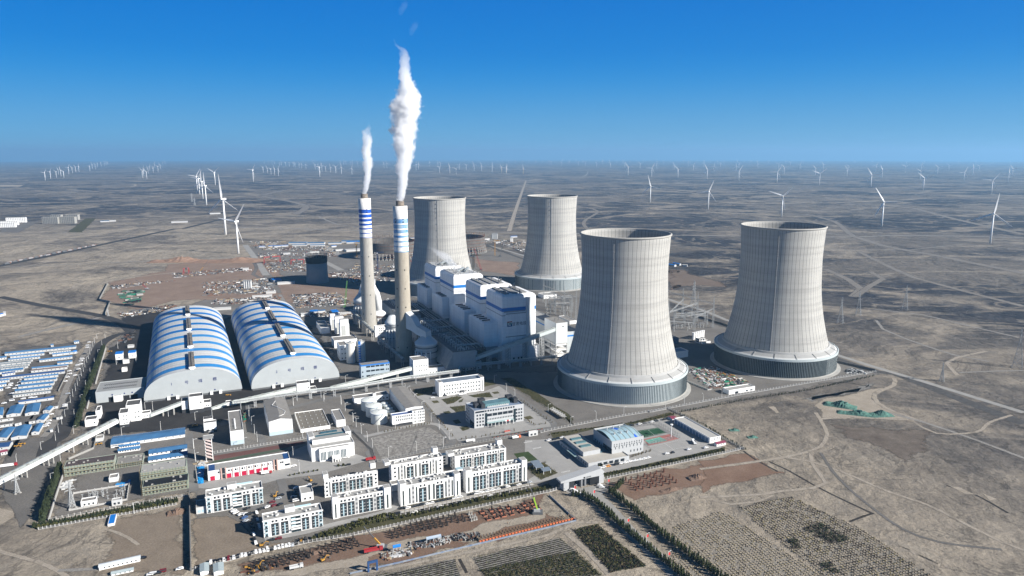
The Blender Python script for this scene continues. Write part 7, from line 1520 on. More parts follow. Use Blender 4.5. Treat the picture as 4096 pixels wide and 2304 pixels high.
ROWS = [('in the row along the lower fence of the sandy lot', A3, AX+pi/2, "345,1325w 380,1318d 425,1310d 470,1300w 515,1290m 565,1278w 605,1270d 643,1255w 678,1252w 715,1245d 778,1225w 815,1220w 853,1212w 888,1207w 922,1200d 962,1187w 997,1180w 1033,1170w 1068,1165w 1098,1160w 1128,1158s 1160,1143d 1255,1115d"),
 ('beside the left end of the front dormitory', A3, AX+pi/2+.15, "783,848w 780,885d 790,915s 805,970s 812,1000s 738,955d 742,985d 745,1020d 755,1055w 762,1100d 775,1138w"),
 ('in the cluster between the two left dormitories', A3, AX+.5, "563,832w 583,850w 632,865w 678,862w 705,870d 668,898b 680,928s 697,808d 830,812d 888,795w 950,780m 1010,770d"),
 ('near the white stair block behind the front dormitory', A3, AX+.1, "1150,655d 1153,672d 1140,697s 1135,712d 1160,735w 1163,612w 1212,605d 1283,587w 1340,577d 992,712s 1020,682d 935,748m"),
 ('on the road under the front dormitory', A3, AX, "925,1112d 995,1097m"), ('on the fire station forecourt', A3, AX, "1140,400w 1662,388d 1635,317w 348,70w"),
 ('between carport and street-side dormitories', A4, AX+.05, "505,805d 560,803w 612,795d 650,785d 695,778d 732,770w 785,758w 835,748d 885,738d 945,722d 1008,712w 1057,702w 1168,675d 1217,664w 1264,655w 1322,643w 1368,633w 1418,626w 1466,612d 1512,601w 1568,592d 1622,582w 1672,572d 1722,558s"),
 ('half hidden under the long carport', A4, AX, "620,845w 690,835d 860,795w 1000,765d 1080,748w 1200,722d 1350,690w 1500,655d"),
 ('in front of the canteen wing', A5, AX, "565,577w 607,568w 645,560w 683,552o 752,537d 792,527w 828,521w 865,512w 905,505w 945,497w 980,490w 1015,482w"),
 ('on the sports courts forecourt', A5, AX, "1170,447w 1212,440d 1350,412w 1490,398w"), ('along the left side of the canteen wing', A5, AX, "195,337w 240,330d 268,323d 305,315w 355,318d 385,315d"),
 ('along the fence behind the sports hall', A5, AX, "880,214d 945,203w 985,196d 1045,186w 1080,180d 1145,166d"), ('left of the main gate, outside', A5, AX-.5, "390,745w 408,756w 425,765w 440,778w"), ('right of the main gate, outside', A5, AX-.5, "615,710w 632,725w"), ('on the entrance road', A5, AX-pi/2, "570,815d 655,888w"),
 ('on the plaza', C7, AX, "948,410w 1085,382d 968,358w"), ('parked along the camp lane', A1, .35, "1150,228w 1128,268w 1130,295w 1090,380d 1060,445w 1045,470w 1045,510w 995,525w 1010,575w 985,600d 970,655w 895,600w 900,635w 868,680w 840,733w 875,893s 840,1035w 835,1055w 800,1085d 660,1158w 630,1245w 620,1278w 595,1310w"),
 ('parked between the camp huts', A1, .5, "285,712w 253,748w 230,785w 195,825w 140,768w 130,790w 105,818w 155,890w 145,905d 300,957w 400,942w 450,940w 685,925d 155,980w 55,1015w"), ('on the brown earth near the cabins', A2, AX, "1372,1285d 1445,1440w 1478,1435w 1515,1430d 1558,1415m 1725,1390w")]
ci = 0
for where, f, rz, s in ROWS:
    for i, e in enumerate(s.split()):
        x, y = e[:-1].split(','); c = CC[e[-1]]; ci += 1
        car(f(float(x), float(y)), c, rz + rng.choice((0, pi)) + rng.uniform(-.06, .06), f'{c} car {where}, {nth(i)} from {"far end" if f is A1 else "left"}', 'parked cars', van=(i % 9 == 4))
for t in CPR.values():
    for c in list(t.children_recursive)+[t]: bpy.data.objects.remove(c)
# ------------------------------------------------------------------ trucks, machines, cranes
def lorry(q, rz, label, cabm, bedm, tank=False, sc=1., L=9., ladder=False, grp=None):
    t = thing('lorry', label, 'lorry', q, rz, grp, sc); m = MB(); m.box(L/2-2.2, L/2, -1.2, 1.2, .6, 2.9); m.build('cab', cabm, t)
    m = MB(); m.box(L/2-.6, L/2+.03, -1.05, 1.05, 1.8, 2.7); m.build('windscreen', GLASS, t)
    m = MB(); m.box(-L/2, L/2-2.3, -1.1, 1.1, .6, 1.); m.build('chassis', DSTEEL, t); m = MB()
    if tank: m.tube([(-L/2, 0, 2.1), (L/2-2.6, 0, 2.1)], 1.15, 14)
    else: m.add([(-L/2,-1.25,1),(L/2-2.5,-1.25,1),(L/2-2.5,1.25,1),(-L/2,1.25,1),(-L/2,-1.25,2.5),(L/2-2.5,-1.25,2.5),(L/2-2.5,1.25,2.5),(-L/2,1.25,2.5)], [(0,1,5,4),(1,2,6,5),(2,3,7,6),(3,0,4,7)]); m.box(-L/2+.1, L/2-2.6, -1.15, 1.15, 1, 2.1)
    m.build('load_bed', bedm, t)
    if ladder: m = MB(); m.box(-L/2-1, L/2+1.5, -.5, .5, 2.9, 3.3); [m.box(-L/2-1+k*.8, -L/2-.8+k*.8, -.5, .5, 3.3, 3.5) for k in range(14)]; m.build('ladder', WHITE, t)
    w = MB(); w.M = Matrix.Rotation(pi/2, 4, 'X'); w.lathe([(0, -.2), (.5, -.2), (.5, .2), (0, .2)], 10); me = w.mesh('wheel', BLACK)
    for x in (-L/2+1, -L/2+2.3, L/2-1.2):
        for y in (-1.1, 1.1): link('wheel', me, t, (x, y, .5))
    return t
lorry(P(A4(1155,165)), AX, 'white tanker lorry on the road behind the rear dormitory', WHITE, WHITE, True)
lorry(P(C5(1180,950)), AX, 'red and white ladder fire engine outside the roller doors', REDP, WHITE2, False, 1., 9, True)
lorry(P(C5(2520,775)), AX, 'red lorry on the forecourt right of the white hall', REDP, REDP)
lorry(P(A5(1390,355)), AX+1.2, 'white box lorry parked by the garage row', WHITE, WHITE)
lorry(P(A4(225,1215)), AX-.05, 'red flatbed lorry in the pit under the yellow crane arm', REDP, REDP, False, 1.1, 12)
lorry(P(A3(1165,1375)), AX, 'small grey lorry on the pale haul road', GREYW, GREYW)
lorry(P(A2(820,135)), AX, 'red lorry under the long white gallery', REDP, REDP)
lorry(P(A2(80,400)), AX, 'red lorry with a pale trailer under the left end of the gallery', REDP, WHITE2, False, 1., 14)
lorry(P(C7(1285,372)), AX, 'white lorry outside the long laboratory building', WHITE, WHITE)
lorry(P(C7(1905,868)), AX, 'orange-red container lorry by the plaza gate', ORANGE, WHITE)
tr = [(95,508),(135,490),(195,480),(262,465),(325,452),(400,438),(470,424),(528,410),(585,400),(618,396),(700,375),(755,362),(838,350),(905,335),(965,322),(1018,310),(1065,297),(1110,290),(1150,283),(1205,272)]
for i, p in enumerate(tr):
    q = P(B2(*p)); q2 = P(B2(p[0]+60, p[1]-13)); an = math.atan2(q2.y-q.y, q2.x-q.x)
    lorry(q, an, f'coal lorry queueing on the far dark road, {nth(i)} from the left', RUST, mat('tarp_grey', (.3, .28, .28), .8, .1) if i % 2 else DSTEEL, False, 1.7, 13, grp='queue of coal lorries')
def excavator(q, rz, label, loader=False):
    t = thing('loader' if loader else 'excavator', label, 'excavator' if not loader else 'loader', q, rz, None, .8)
    if loader:
        w = MB(); w.M = Matrix.Rotation(pi/2, 4, 'X'); w.lathe([(0, -.3), (.8, -.3), (.8, .3), (0, .3)], 12); me = w.mesh('wheel', BLACK)
        for x in (-1.6, 1.6):
            for y in (-1.1, 1.1): link('wheel', me, t, (x, y, .8))
        m = MB(); m.box(-3, 1, -.9, .9, .9, 2.1); m.build('body', YEL, t); m = MB(); m.box(-.9, .7, -.8, .8, 2.1, 3.4); m.build('cab', GLASS, t); m = MB(); m.beam((1, 0, 1.6), (3.2, 0, 1.), .5); m.box(3., 4.2, -1.4, 1.4, .3, 1.4); m.build('bucket', YEL, t); return t
    for y in (-1.1, 1.1): m = MB(); m.prism([(-1.9, y-.3), (1.9, y-.3), (1.9, y+.3), (-1.9, y+.3)], .02, .85); m.build('track', BLACK, t)
    m = MB(); m.box(-1.9, 1.3, -1.2, 1.2, .9, 2.1); m.build('body', YEL, t); m = MB(); m.box(-.2, 1.4, .1, 1.2, 2.1, 3.1); m.build('cab', GLASS, t)
    m = MB(); m.beam((1.2, -.3, 1.8), (3.6, -.3, 4.2), .5); m.beam((3.6, -.3, 4.2), (6.2, -.3, 2.9), .45); m.build('boom', YEL, t); m = MB(); m.beam((6.2, -.3, 3.), (6.4, -.3, .9), .35); m.box(5.9, 6.9, -.9, .3, .3, 1.2); m.build('bucket', DSTEEL, t); return t
excavator(P(D1(1275,690)), AX, 'orange excavator digging beside the lower fence of the sandy lot')
excavator(P(A3(960,690)), AX+1, 'yellow excavator on the earth between the dormitories')
excavator(P(A3(1300,540)), AX+2, 'yellow excavator in the earth patch behind the dormitories')
excavator(P(A3(1420,1305)), AX+.4, 'yellow excavator on the haul road by the rebar columns')
excavator(P(A3(800,1362)), AX+.6, 'orange excavator at the lower left corner of the pit')
excavator(P(A2(165,210)), .4, 'yellow wheel loader by the camp, left of two', True); excavator(P(A2(205,188)), .5, 'yellow wheel loader by the camp, right of two', True)
excavator(P(A2(955,188)), AX+3, 'yellow wheel loader near the grey hut under the gallery', True); excavator(P(C5(265,335)), AX+2.6, 'orange wheel loader beside the two-part store', True); excavator(P(A6(1085,1140)), AX, 'brown wheel loader in front of the left coal shed', True); excavator(P(A3(1212,1115)), AX+1.4, 'yellow loader parked beside the cars by the lower fence', True); excavator(P(A1(1410,345)), AX, 'old wheel loader in the coal lorry yard', True)
def crane(kind, base, tip, label, m_, w=1.4, joint=None):
    q = P(base); zc = q.y*CP+H*SP; hh = hz(base, tip[1]); dx = (tip[0]-base[0])/F*zc
    t = thing('crane', label, 'crane', q)
    if kind == 'tower':
        m = MB(); lattice(m, hh, w*1.3, w*1.3, max(6, int(hh/5)), .4); m.build('mast', m_, t)
        m = MB(); m.beam((-hh*.12, 0, hh*.94), (hh*.35, -hh*.05, hh*.94+2), 1.4); m.beam((0, 0, hh), (hh*.3, -hh*.05, hh*.94+2), .4); m.build('jib', m_, t); m = MB(); m.box(-hh*.14, -hh*.08, -1.5, 1.5, hh*.9, hh*.97); m.build('counterweight', CONCR, t); m = MB(); m.box(-1.5, 1.5, -1.5, 1.5, hh*.9, hh*.96); m.build('cab', WHITE2, t)
    else:
        m = MB(); m.box(-4, 4, -3, 3, 0, 1.6); m.build('carrier', DSTEEL, t); m = MB(); m.box(-3, 2, -1.4, 1.4, 1.6, 3.4); m.build('superstructure', STEEL if kind == 'truck' else m_, t)
        a, b = Vector((0, 0, 2.5)), Vector((dx, 2, hh)); d = (b-a)
        if kind == 'crawler':
            m = MB(); n = max(8, int(d.length/4)); u = Vector((0, 1, 0)); s = d.cross(u).normalized()
            for sx, sy in ((-1,-1),(1,-1),(1,1),(-1,1)): m.beam(a+s*sx*w/2+u*sy*w/2, b+s*sx*w*.2+u*sy*w*.2, .3)
            for k in range(n): p0, p1 = a+d*k/n, a+d*(k+1)/n; ww = w*(1-.6*k/n)/2; m.beam(p0-s*ww-u*ww, p1+s*ww-u*ww, .2); m.beam(p0+s*ww-u*ww, p1-s*ww-u*ww, .2); m.beam(p0-s*ww+u*ww, p1-s*ww-u*ww, .2)
            m.build('lattice_boom', m_, t)
        else:
            m = MB(); m.beam(a, a+d*.4, .95); m.build('boom_base', m_, t); m = MB(); m.beam(a+d*.38, b, .5); m.build('boom_extension', DSTEEL, t)
        m = MB(); m.beam(b, b+Vector((0, 0, -hh*.35)), .12); m.box(b.x-.4, b.x+.4, b.y-.4, b.y+.4, b.z-hh*.38, b.z-hh*.35); m.build('hoist_rope', DSTEEL, t)
    return t
CRED = mat('crane_red', (.3, .06, .055), .5, .08); LIME = mat('crane_lime', (.35, .6, .05), .5, .05)
crane('crawler', C2(1500,945), C2(1425,697), 'red lattice crawler crane behind the open-roofed boiler house', CRED, 3)
crane('crawler', C2(860,1078), C2(697,835), 'red lattice crane leaning left in front of the hidden-base cooling tower', CRED, 3)
crane('tower', C2(1415,1020), C2(1415,765), 'yellow tower crane rising beside the boiler houses', YEL, 3)
crane('tower', C2(318,960), C2(318,735), 'dark blue tower crane between the chimneys', mat('crane_navy', (.03, .05, .12), .5), 2)
crane('tower', B3(2355,388), B3(2350,205), 'orange tower crane left of the farther chimney', YEL, 2)
crane('tower', C2(1408,590), C2(1408,525), 'small yellow tower crane right of the hidden-base tower', YEL, 2)
crane('tower', C2(1660,780), C2(1655,600), 'yellow tower crane at the right of the half-built ring', YEL, 2)
crane('crawler', B3(2210,1005), B3(2248,678), 'green lattice crane behind the white ash silos', mat('crane_green', (.12, .3, .08), .5), 2.6)
crane('crawler', C2(1718,790), C2(1752,655), 'dark lattice crane right of the half-built ring', DSTEEL, 2)
crane('truck', A4(1800,845), A4(1703,520), 'lime green mobile crane in the orange footing pit', LIME)
crane('truck', A4(300,1185), A4(135,990), 'yellow lorry crane arm over the red lorry in the pit', YEL)
crane('truck', B2(1895,828), B2(1752,705), 'red and white mobile crane by the green netting', REDP)
crane('truck', B3(450,582), B3(572,416), 'yellow mobile crane on the distant brown works', YEL)
crane('truck', A8(1335,1180), A8(1330,1110), 'small crane on the brown terrace before the far tower', DSTEEL)
crane('truck', B3(1592,378), B3(1625,298), 'distant black crane in the yards', DSTEEL); crane('truck', B3(1755,350), B3(1720,298), 'distant red crane in the yards', CRED)
def portal(p0, p1, top, label):
    a, b = P(p0), P(p1); h = hz(p0, top); t = thing('gantry_crane', label, 'gantry crane', a); d = b-a
    for c in (Vector((0,0,0)), d):
        m = MB(); m.beam(c+Vector((0,-4,0)), c+Vector((0,0,h)), 1.2); m.beam(c+Vector((0,4,0)), c+Vector((0,0,h)), 1.2); m.build('leg', CRED, t)
    m = MB(); m.beam(Vector((0,0,h)), d+Vector((0,0,h)), 2, 2.4); m.build('girder', CRED, t); m = MB(); m.box(d.x*.4, d.x*.4+4, d.y*.4-2, d.y*.4+2, h-2.5, h+1.5); m.build('trolley', DSTEEL, t)
portal(B3(1235,472), B3(1428,455), B3(0,392)[1], 'red portal crane in the work yard, larger left one'); portal(B3(1560,480), B3(1715,470), B3(0,425)[1], 'red portal crane in the work yard, right one'); portal(B3(258,595), B3(322,588), B3(0,528)[1], 'dark red portal frame far left in the works')
SL = 'distant cement silos'
for i, x in enumerate((995, 1020, 1048, 1073)): silo(B3(x, 770), 13, B3(0, 685)[1], f'cement silo of the batching plant behind the sheds, {nth(i)} from the left', GREYW, 'batching plant silos', 3.03)
for i, x in enumerate((1628, 1642, 1656, 1670, 1684)): silo(C2(x, 590), 6.5, C2(0, 533)[1], f'grey silo of the farthest batching plant, {nth(i)} from the left', STEEL, 'farthest batching plant silos', 2.862)
for i, x in enumerate((1838, 1850, 1861)): silo(C2(x, 625), 5, C2(0, 582)[1], f'small white silo beside the blue far shed, {nth(i)} from the left', WHITE2, 'small white far silos', 2.862)
# ------------------------------------------------------------------ sports courts, carports, car park roofs
sheet('football_pitch', [A5(925,255), A5(1095,228), A5(1168,270), A5(985,310)], soil('pitch_green', (.02, .06, .035), (.03, .085, .045), .1, soft=False, bumpy=.05))
PINKC = soil('court_pink', (.3, .12, .11), (.36, .16, .14), .1, soft=False, bumpy=.05); TEALC = soil('court_teal', (.1, .27, .22), (.13, .32, .26), .1, soft=False, bumpy=.05)
sheet('sports_court', [A5(975,325), A5(1190,282), A5(1268,320), A5(1018,378)], PINKC); sheet('sports_court', [A5(985,332), A5(1110,305), A5(1172,336), A5(1022,364)], TEALC); sheet('sports_court', [A5(1000,382), A5(1272,325), A5(1380,385), A5(1100,437)], PAVE)
LW_ = mat('line_white', (.62, .62, .6), .8, .05)
for a, b in ((A5(930,262), A5(1098,233)), (A5(1098,233), A5(1160,268)), (A5(1010,244), A5(1068,292)), (A5(990,302), A5(1160,268)), (A5(985,340), A5(1105,312)), (A5(1025,360), A5(1165,335)), (A5(1040,322), A5(1090,350)), (A5(1030,385), A5(1260,335)), (A5(1105,428), A5(1360,382)), (A5(1150,360), A5(1230,412))): strip('court_line', [a, b], .18, LW_, curve=False)
for x, y in ((20,345), (95,395), (330,590)):                         # zebra crossings on the dormitory street
    for k in range(7): strip('zebra_stripe', [A5(x-28+k*10, y+3-k*2), A5(x-24+k*10, y+12-k*2)], .7, LW_, curve=False)
cp0, cp1 = A4(492,880), A4(1772,605)
a, b = P(cp0), P(cp1); d = b-a; L = d.length; ang = math.atan2(d.y, d.x); t = thing('carport', 'long pale carport roof on white posts along the dormitory street', 'carport', a, ang)
CPM = mat('carport_cream', (.38, .35, .3), .8, .06, .3); n = 30
for k in range(n):
    x0, x1 = L*k/n, L*(k+1)/n-.12; m = MB(); m.add([(x0,0,3.),(x1,0,3.),(x1,5.2,2.6),(x0,5.2,2.6),(x0,0,3.12),(x1,0,3.12),(x1,5.2,2.72),(x0,5.2,2.72)], [(3,2,1,0),(4,5,6,7),(0,1,5,4),(2,3,7,6),(1,2,6,5),(3,0,4,7)]); m.build('canopy_panel', CPM, t)
    m = MB(); m.beam((x0, 1., 0), (x0, 1., 3.4), .22); m.beam((x0, 1, 3.4), (x0+2.2, .4, 3.2), .16); m.beam((x0+2.2, .4, 3.2), (x0, 3.5, 3.), .14); m.build('post', WHITE, t)
a, b = P(A5(200,95)), P(A5(310,165)); d = b-a; L = d.length; t = thing('carport', 'short white carport with upright masts beside the plaza', 'carport', a, math.atan2(d.y, d.x))
for k in range(7):
    x0 = L*k/7; m = MB(); m.add([(x0,0,3.2),(x0+L/7-.2,0,3.2),(x0+L/7-.2,5.5,2.6),(x0,5.5,2.6)], [(0,1,2,3)]); m.add([(x0,0,3.1),(x0+L/7-.2,0,3.1),(x0+L/7-.2,5.5,2.5),(x0,5.5,2.5)], [(3,2,1,0)]); m.build('canopy_panel', ROOFL, t); m = MB(); m.beam((x0, 5, 0), (x0, 5, 4.5), .25); m.beam((x0, 5, 4.5), (x0, .5, 3.2), .15); m.build('post', WHITE, t)
for i, p in enumerate(((88,540), (112,570), (172,598))):
    t = thing('garden_pavilion', f'garden pavilion with a tilted blue-grey roof, {("farthest","middle","nearest")[i]} of three', 'pavilion', P(A5(*p)), AX, 'garden pavilions'); m = MB(); m.add([(-4,-3,3),(4,-3,3),(4,3,3.8),(-4,3,3.8),(-4,-3,2.8),(4,-3,2.8),(4,3,3.6),(-4,3,3.6)], [(0,1,2,3),(7,6,5,4),(0,4,5,1),(1,5,6,2),(2,6,7,3),(3,7,4,0)]); m.build('roof', mat('slate_blue_roof', (.17, .21, .26)), t)
    for x in (-3.4, 3.4):
        for y in (-2.5, 2.5): m = MB(); m.beam((x, y, 0), (x, y, 3.2), .3); m.build('post', WHITE, t)
def shelter(A, B, C, label, m_):
    a, ang, Wd, D, h = frame(A, B, None, C, 5.); t = thing('work_shelter', label, 'shelter', a, ang); m = MB(); m.add([(0,0,h),(Wd,0,h),(Wd,D/2,h+.9),(0,D/2,h+.9),(Wd,D,h),(0,D,h),(0,0,h-.9),(Wd,0,h-.9)], [(0,1,2,3),(3,2,4,5),(6,7,1,0)]); m.add([(0,0,h-.1),(Wd,0,h-.1),(Wd,D/2,h+.8),(0,D/2,h+.8),(Wd,D,h-.1),(0,D,h-.1)], [(3,2,1,0),(5,4,2,3)]); m.build('roof', m_, t)
    for x in (.3, Wd/2, Wd-.3):
        for y in (.3, D-.3): m = MB(); m.beam((x, y, 0), (x, y, h), .25); m.build('post', STEEL, t)
shelter(A4(735,1155), A4(878,1125), A4(722,1082), 'open work shelter with grey and blue roof beside the rebar stacks', mat('grey_blue_sheet', (.2, .3, .45), .5, .2, .15, col2=(.36, .39, .4)))
shelter(A4(415,1235), A4(492,1222), A4(405,1172), 'small open shelter with a bright blue roof in the pit', BLUE)
t = thing('site_gate', 'blue and white arch gate of the construction pit at the lower edge', 'gate', P(A4(178,1412)), AX); Wd = (P(A4(260,1392))-P(A4(178,1412))).dot(UX)
for x in (0, Wd): m = MB(); m.box(x-.6, x+.6, -.6, .6, 0, 7.); m.build('pillar', NAVY, t)
m = MB(); m.box(-.6, Wd+.6, -.5, .5, 6.2, 7.8); m.build('lintel', NAVY, t)
# ------------------------------------------------------------------ construction pit: rebar columns, footings, barriers
RB = mat('rebar', (.05, .042, .038), .8, .2, 1.); RBR = mat('rebar_rust', (.16, .07, .045), .8, .2, 1.)
def rebar(h, m_, base):
    t = thing('rebar_column', '', 'rebar column', (0, 0, -900)); m = MB()
    for x in (-.42, 0, .42):
        for y in (-.42, 0, .42): m.beam((x, y, 0), (x, y, h), .13)
    m.build('bar_bundle', m_, t); m = MB()
    for k in range(5): m.box(-.5, .5, -.5, .5, h*(.12+.15*k), h*(.12+.15*k)+.12)
    m.build('ties', m_, t); m = MB(); m.box(-.75, .75, -.75, .75, 0, .7); m.build('footing', base, t); return t
r1, r2, r3 = rebar(3.6, RB, RB), rebar(3.6, RBR, RBR), rebar(2.6, CONCR, CONCR)
def bilin(px, u, v): a, b, c, d = px; return tuple((a[k]*(1-u)+b[k]*u)*(1-v) + (d[k]*(1-u)+c[k]*u)*v for k in (0, 1))
def columns(px, nu, nv, proto, label, grp):
    for j in range(nv):
        for i in range(nu):
            if rng.random() < .07: continue
            p = bilin(px, (i+.5+rng.uniform(-.12, .12))/nu, (j+.5+rng.uniform(-.1, .1))/nv); dup(proto, P(p), AX, f'{label}, row {("one","two","three","four","five","six")[j]}, {nth(i)} from left', grp, rng.uniform(.85, 1.1))
columns([A3(690,1330), A3(1300,1190), A3(1370,1270), A3(730,1449)], 13, 4, r1, 'dark rebar column stub at the left part of the pit', 'rebar columns of the left pit')
columns([A3(1330,1185), A4(60,1075), A4(130,1170), A3(1420,1280)], 6, 4, r1, 'dark rebar column stub above the red lorry', 'rebar columns above the red lorry')
columns([A4(330,1010), A4(1080,850), A4(1130,930), A4(390,1110)], 14, 4, r1, 'dark rebar column in the middle of the pit', 'rebar columns of the middle pit')
columns([A4(1130,850), A4(1190,840), A4(1230,920), A4(1160,940)], 3, 3, r3, 'pale concrete column stub left of the orange footings', 'pale column stubs')
columns([A5(790,660), A5(1150,580), A5(1290,690), A5(900,760)], 7, 5, r2, 'rusty rebar column in the red pit right of the gate', 'rusty columns of the red pit')
t0 = thing('formwork_box', '', 'formwork', (0, 0, -900)); m = MB()
for x0, x1, y0, y1 in ((-1.8,1.8,-1.8,-1.6), (-1.8,1.8,1.6,1.8), (-1.8,-1.6,-1.6,1.6), (1.6,1.8,-1.6,1.6)): m.box(x0, x1, y0, y1, 0, .8)
m.build('shuttering', mat('orange_shutter', (.38, .15, .09), .7, .15, .4), t0); m = MB(); m.box(-1.7, 1.7, -1.7, 1.7, .05, .35); m.build('bottom', RB, t0); m = MB(); [m.beam((x, y, .3), (x, y, 3.4), .14) for x in (-.4, 0, .4) for y in (-.4, 0, .4)]; m.build('bar_bundle', RB, t0)
columns([A4(1225,830), A4(1780,730), A4(1850,810), A4(1290,930)], 7, 3, t0, 'orange-edged footing box in the right part of the pit', 'orange footing boxes')
tb = thing('barrier_bay', '', 'barrier', (0, 0, -900)); m = MB(); m.beam((0, 0, 0), (0, 0, 3), .3); m.beam((0, 0, 3), (0, 4.4, 3.2), .3); m.beam((0, 4.4, 0), (0, 4.4, 3.2), .3); m.build('frame', mat('timber_brown', (.25, .17, .1), .8, .15), tb)
for k in range(2): m = MB(); m.box(.6+k*1.5, 1.9+k*1.5, .4, 1.2, 0, 1.1); m.build('water_barrier', ORANGE, tb)
a, b = P(A4(1240,1130)), P(A5(405,985)); nB = 30
for i in range(nB): dup(tb, a+(b-a)*(i/nB), AX, f'bay of orange water barriers under a timber frame, {nth(i)} from the left', 'orange barrier bays', 1)
for pr in (r1, r2, r3, t0, tb):
    for c in list(pr.children_recursive)+[pr]: bpy.data.objects.remove(c)
# ------------------------------------------------------------------ loose material nobody could count
def debris(name, px, n, s, mats, hmax=1.2, flat_=True, seed=0):
    r = random.Random(seed+n); m = MB()
    for i in range(n):
        p = bilin(px, r.random(), r.random()); q = P(p); w = r.uniform(*s); l = w*r.choice((1, 1, 2, 4, 6)) if flat_ else w; hh = r.uniform(.2, hmax)
        m.M = Matrix.Translation(q) @ Matrix.Rotation(AX + r.choice((0, pi/2)) + r.uniform(-.25, .25), 4, 'Z'); m.box(-l/2, l/2, -w/2, w/2, 0, hh, r.randrange(len(mats)))
    m.M = None; struct(m.build(name, mats), 'stuff')
TAN_ = mat('timber_tan', (.36, .28, .18), .8, .15); GNET = mat('green_net', (.02, .22, .13), .9, .2, .4)
YM = mat('yard_grey', (.2, .19, .18), .8, .2, .3)
MIXY = [STEEL, DSTEEL, RUST, YM, YM, TAN_, DSTEEL, DSTEEL, RUST, BLACK, YM, GREYW, YM, DSTEEL, TAN_, RUST, WHITE2]
debris('scrap_material', [C6(415,365), C6(720,340), C6(1120,510), C6(690,600)], 420, (.5, 2.2), [WHITE2, STEEL, DSTEEL, RUST, STEEL, GREYW, TAN_, RUST, DSTEEL, GNET], 1.6)
debris('scrap_material', [C6(720,400), C6(830,390), C6(1000,450), C6(900,480)], 60, (.6, 1.4), [YEL, RUST, DSTEEL, DSTEEL], 1.4)
debris('scrap_material', [B7(140,1045), B7(250,1050), B7(290,1075), B7(170,1075)], 120, (.6, 2), [DSTEEL, GREYW, BLACK], 1.5)
debris('rebar_stacks', [A4(560,1150), A4(940,1070), A4(960,1140), A4(570,1200)], 300, (.3, 1.), [DSTEEL, BLACK, STEEL, CONCR, RUST], 1.3)
debris('rebar_stacks', [A4(960,1060), A4(1240,1030), A4(1250,1110), A4(1000,1110)], 200, (.3, .9), [DSTEEL, BLACK, RUST, CONCR], 1.6)
debris('building_rubble', [A4(300,1240), A4(560,1190), A4(620,1230), A4(330,1300)], 160, (.4, 1.6), [CONCR, RUST, RUST, TAN_, GREYW, DSTEEL], 1.3)
debris('building_rubble', [A3(660,1370), A3(960,1310), A3(1010,1370), A3(680,1440)], 90, (.3, 1.2), [RB, RBR, DSTEEL, YEL], 1.)
debris('building_rubble', [A2(600,560), A2(700,520), A2(680,600), A2(590,625)], 160, (.3, 1.2), [WHITE2, GREYW, STEEL], .8)
debris('blue_tarpaulin', [A3(215,420), A3(275,405), A3(265,560), A3(230,560)], 70, (1.2, 2.8), [mat('tarp_blue', (.02, .28, .65), .5, .15, 1.)], 2.4, False)
debris('blue_tarpaulin', [A2(1120,570), A2(1250,540), A2(1250,575), A2(1120,592)], 40, (1., 2.2), [MT['tarp_blue']], 1.4, False)
debris('green_netting', [C5(880,170), C5(915,175), C5(920,290), C5(890,290)], 50, (1., 2.4), [GNET, GNET, RUST], 1.6, False)
debris('pallet_stack', [A3(215,350), A3(290,340), A3(290,400), A3(220,410)], 60, (.6, 1.6), [TAN_, CONCR, GREYW], 1.2)
for k, (px, n) in enumerate((([B3(1060,200), B3(1480,200), B3(1500,255), B3(1080,260)], 140), ([B3(1100,270), B3(2000,260), B3(2150,330), B3(1180,300)], 420), ([B3(1150,345), B3(2100,330), B3(2100,380), B3(1150,395)], 420), ([B3(1200,400), B3(1740,400), B3(1780,560), B3(1300,580)], 420), ([B3(130,590), B3(1050,510), B3(1060,560), B3(150,640)], 360), ([B3(480,700), B3(1280,650), B3(1380,820), B3(520,860)], 520), ([B3(650,900), B3(1420,870), B3(1440,960), B3(600,960)], 360), ([B3(1560,850), B3(2120,820), B3(2290,960), B3(1640,1010)], 700), ([B3(1660,1060), B3(2300,1060), B3(2300,1110), B3(1700,1110)], 200), ([B3(2030,580), B3(2420,570), B3(2430,740), B3(2100,640)], 360), ([C2(0,880), C2(520,880), C2(520,1090), C2(0,1060)], 420), ([C2(1400,590), C2(2000,610), C2(1990,740), C2(1720,640)], 460), ([B2(1500,1140), B2(2254,1020), B2(2254,1080), B2(1600,1190)], 220), ([B2(1420,780), B2(2000,730), B2(2254,720), B2(1450,830)], 160))):
    debris('yard_materials', px, int(n*1.3), (.7, 2.6), MIXY, 2., seed=k)
debris('pit_lining', [B2(1530,860), B2(1840,840), B2(1780,1010), B2(1620,1040)], 60, (6, 12), [GNET, mat('net_dull', (.08, .14, .1), .9, .2), BLACK, CONCR], 2.5, False)
debris('coal_wagons', [A1(1590,190), A1(1680,100), A1(1690,120), A1(1610,230)], 60, (1.5, 3), [RUST, DSTEEL, BLACK], 2.5)
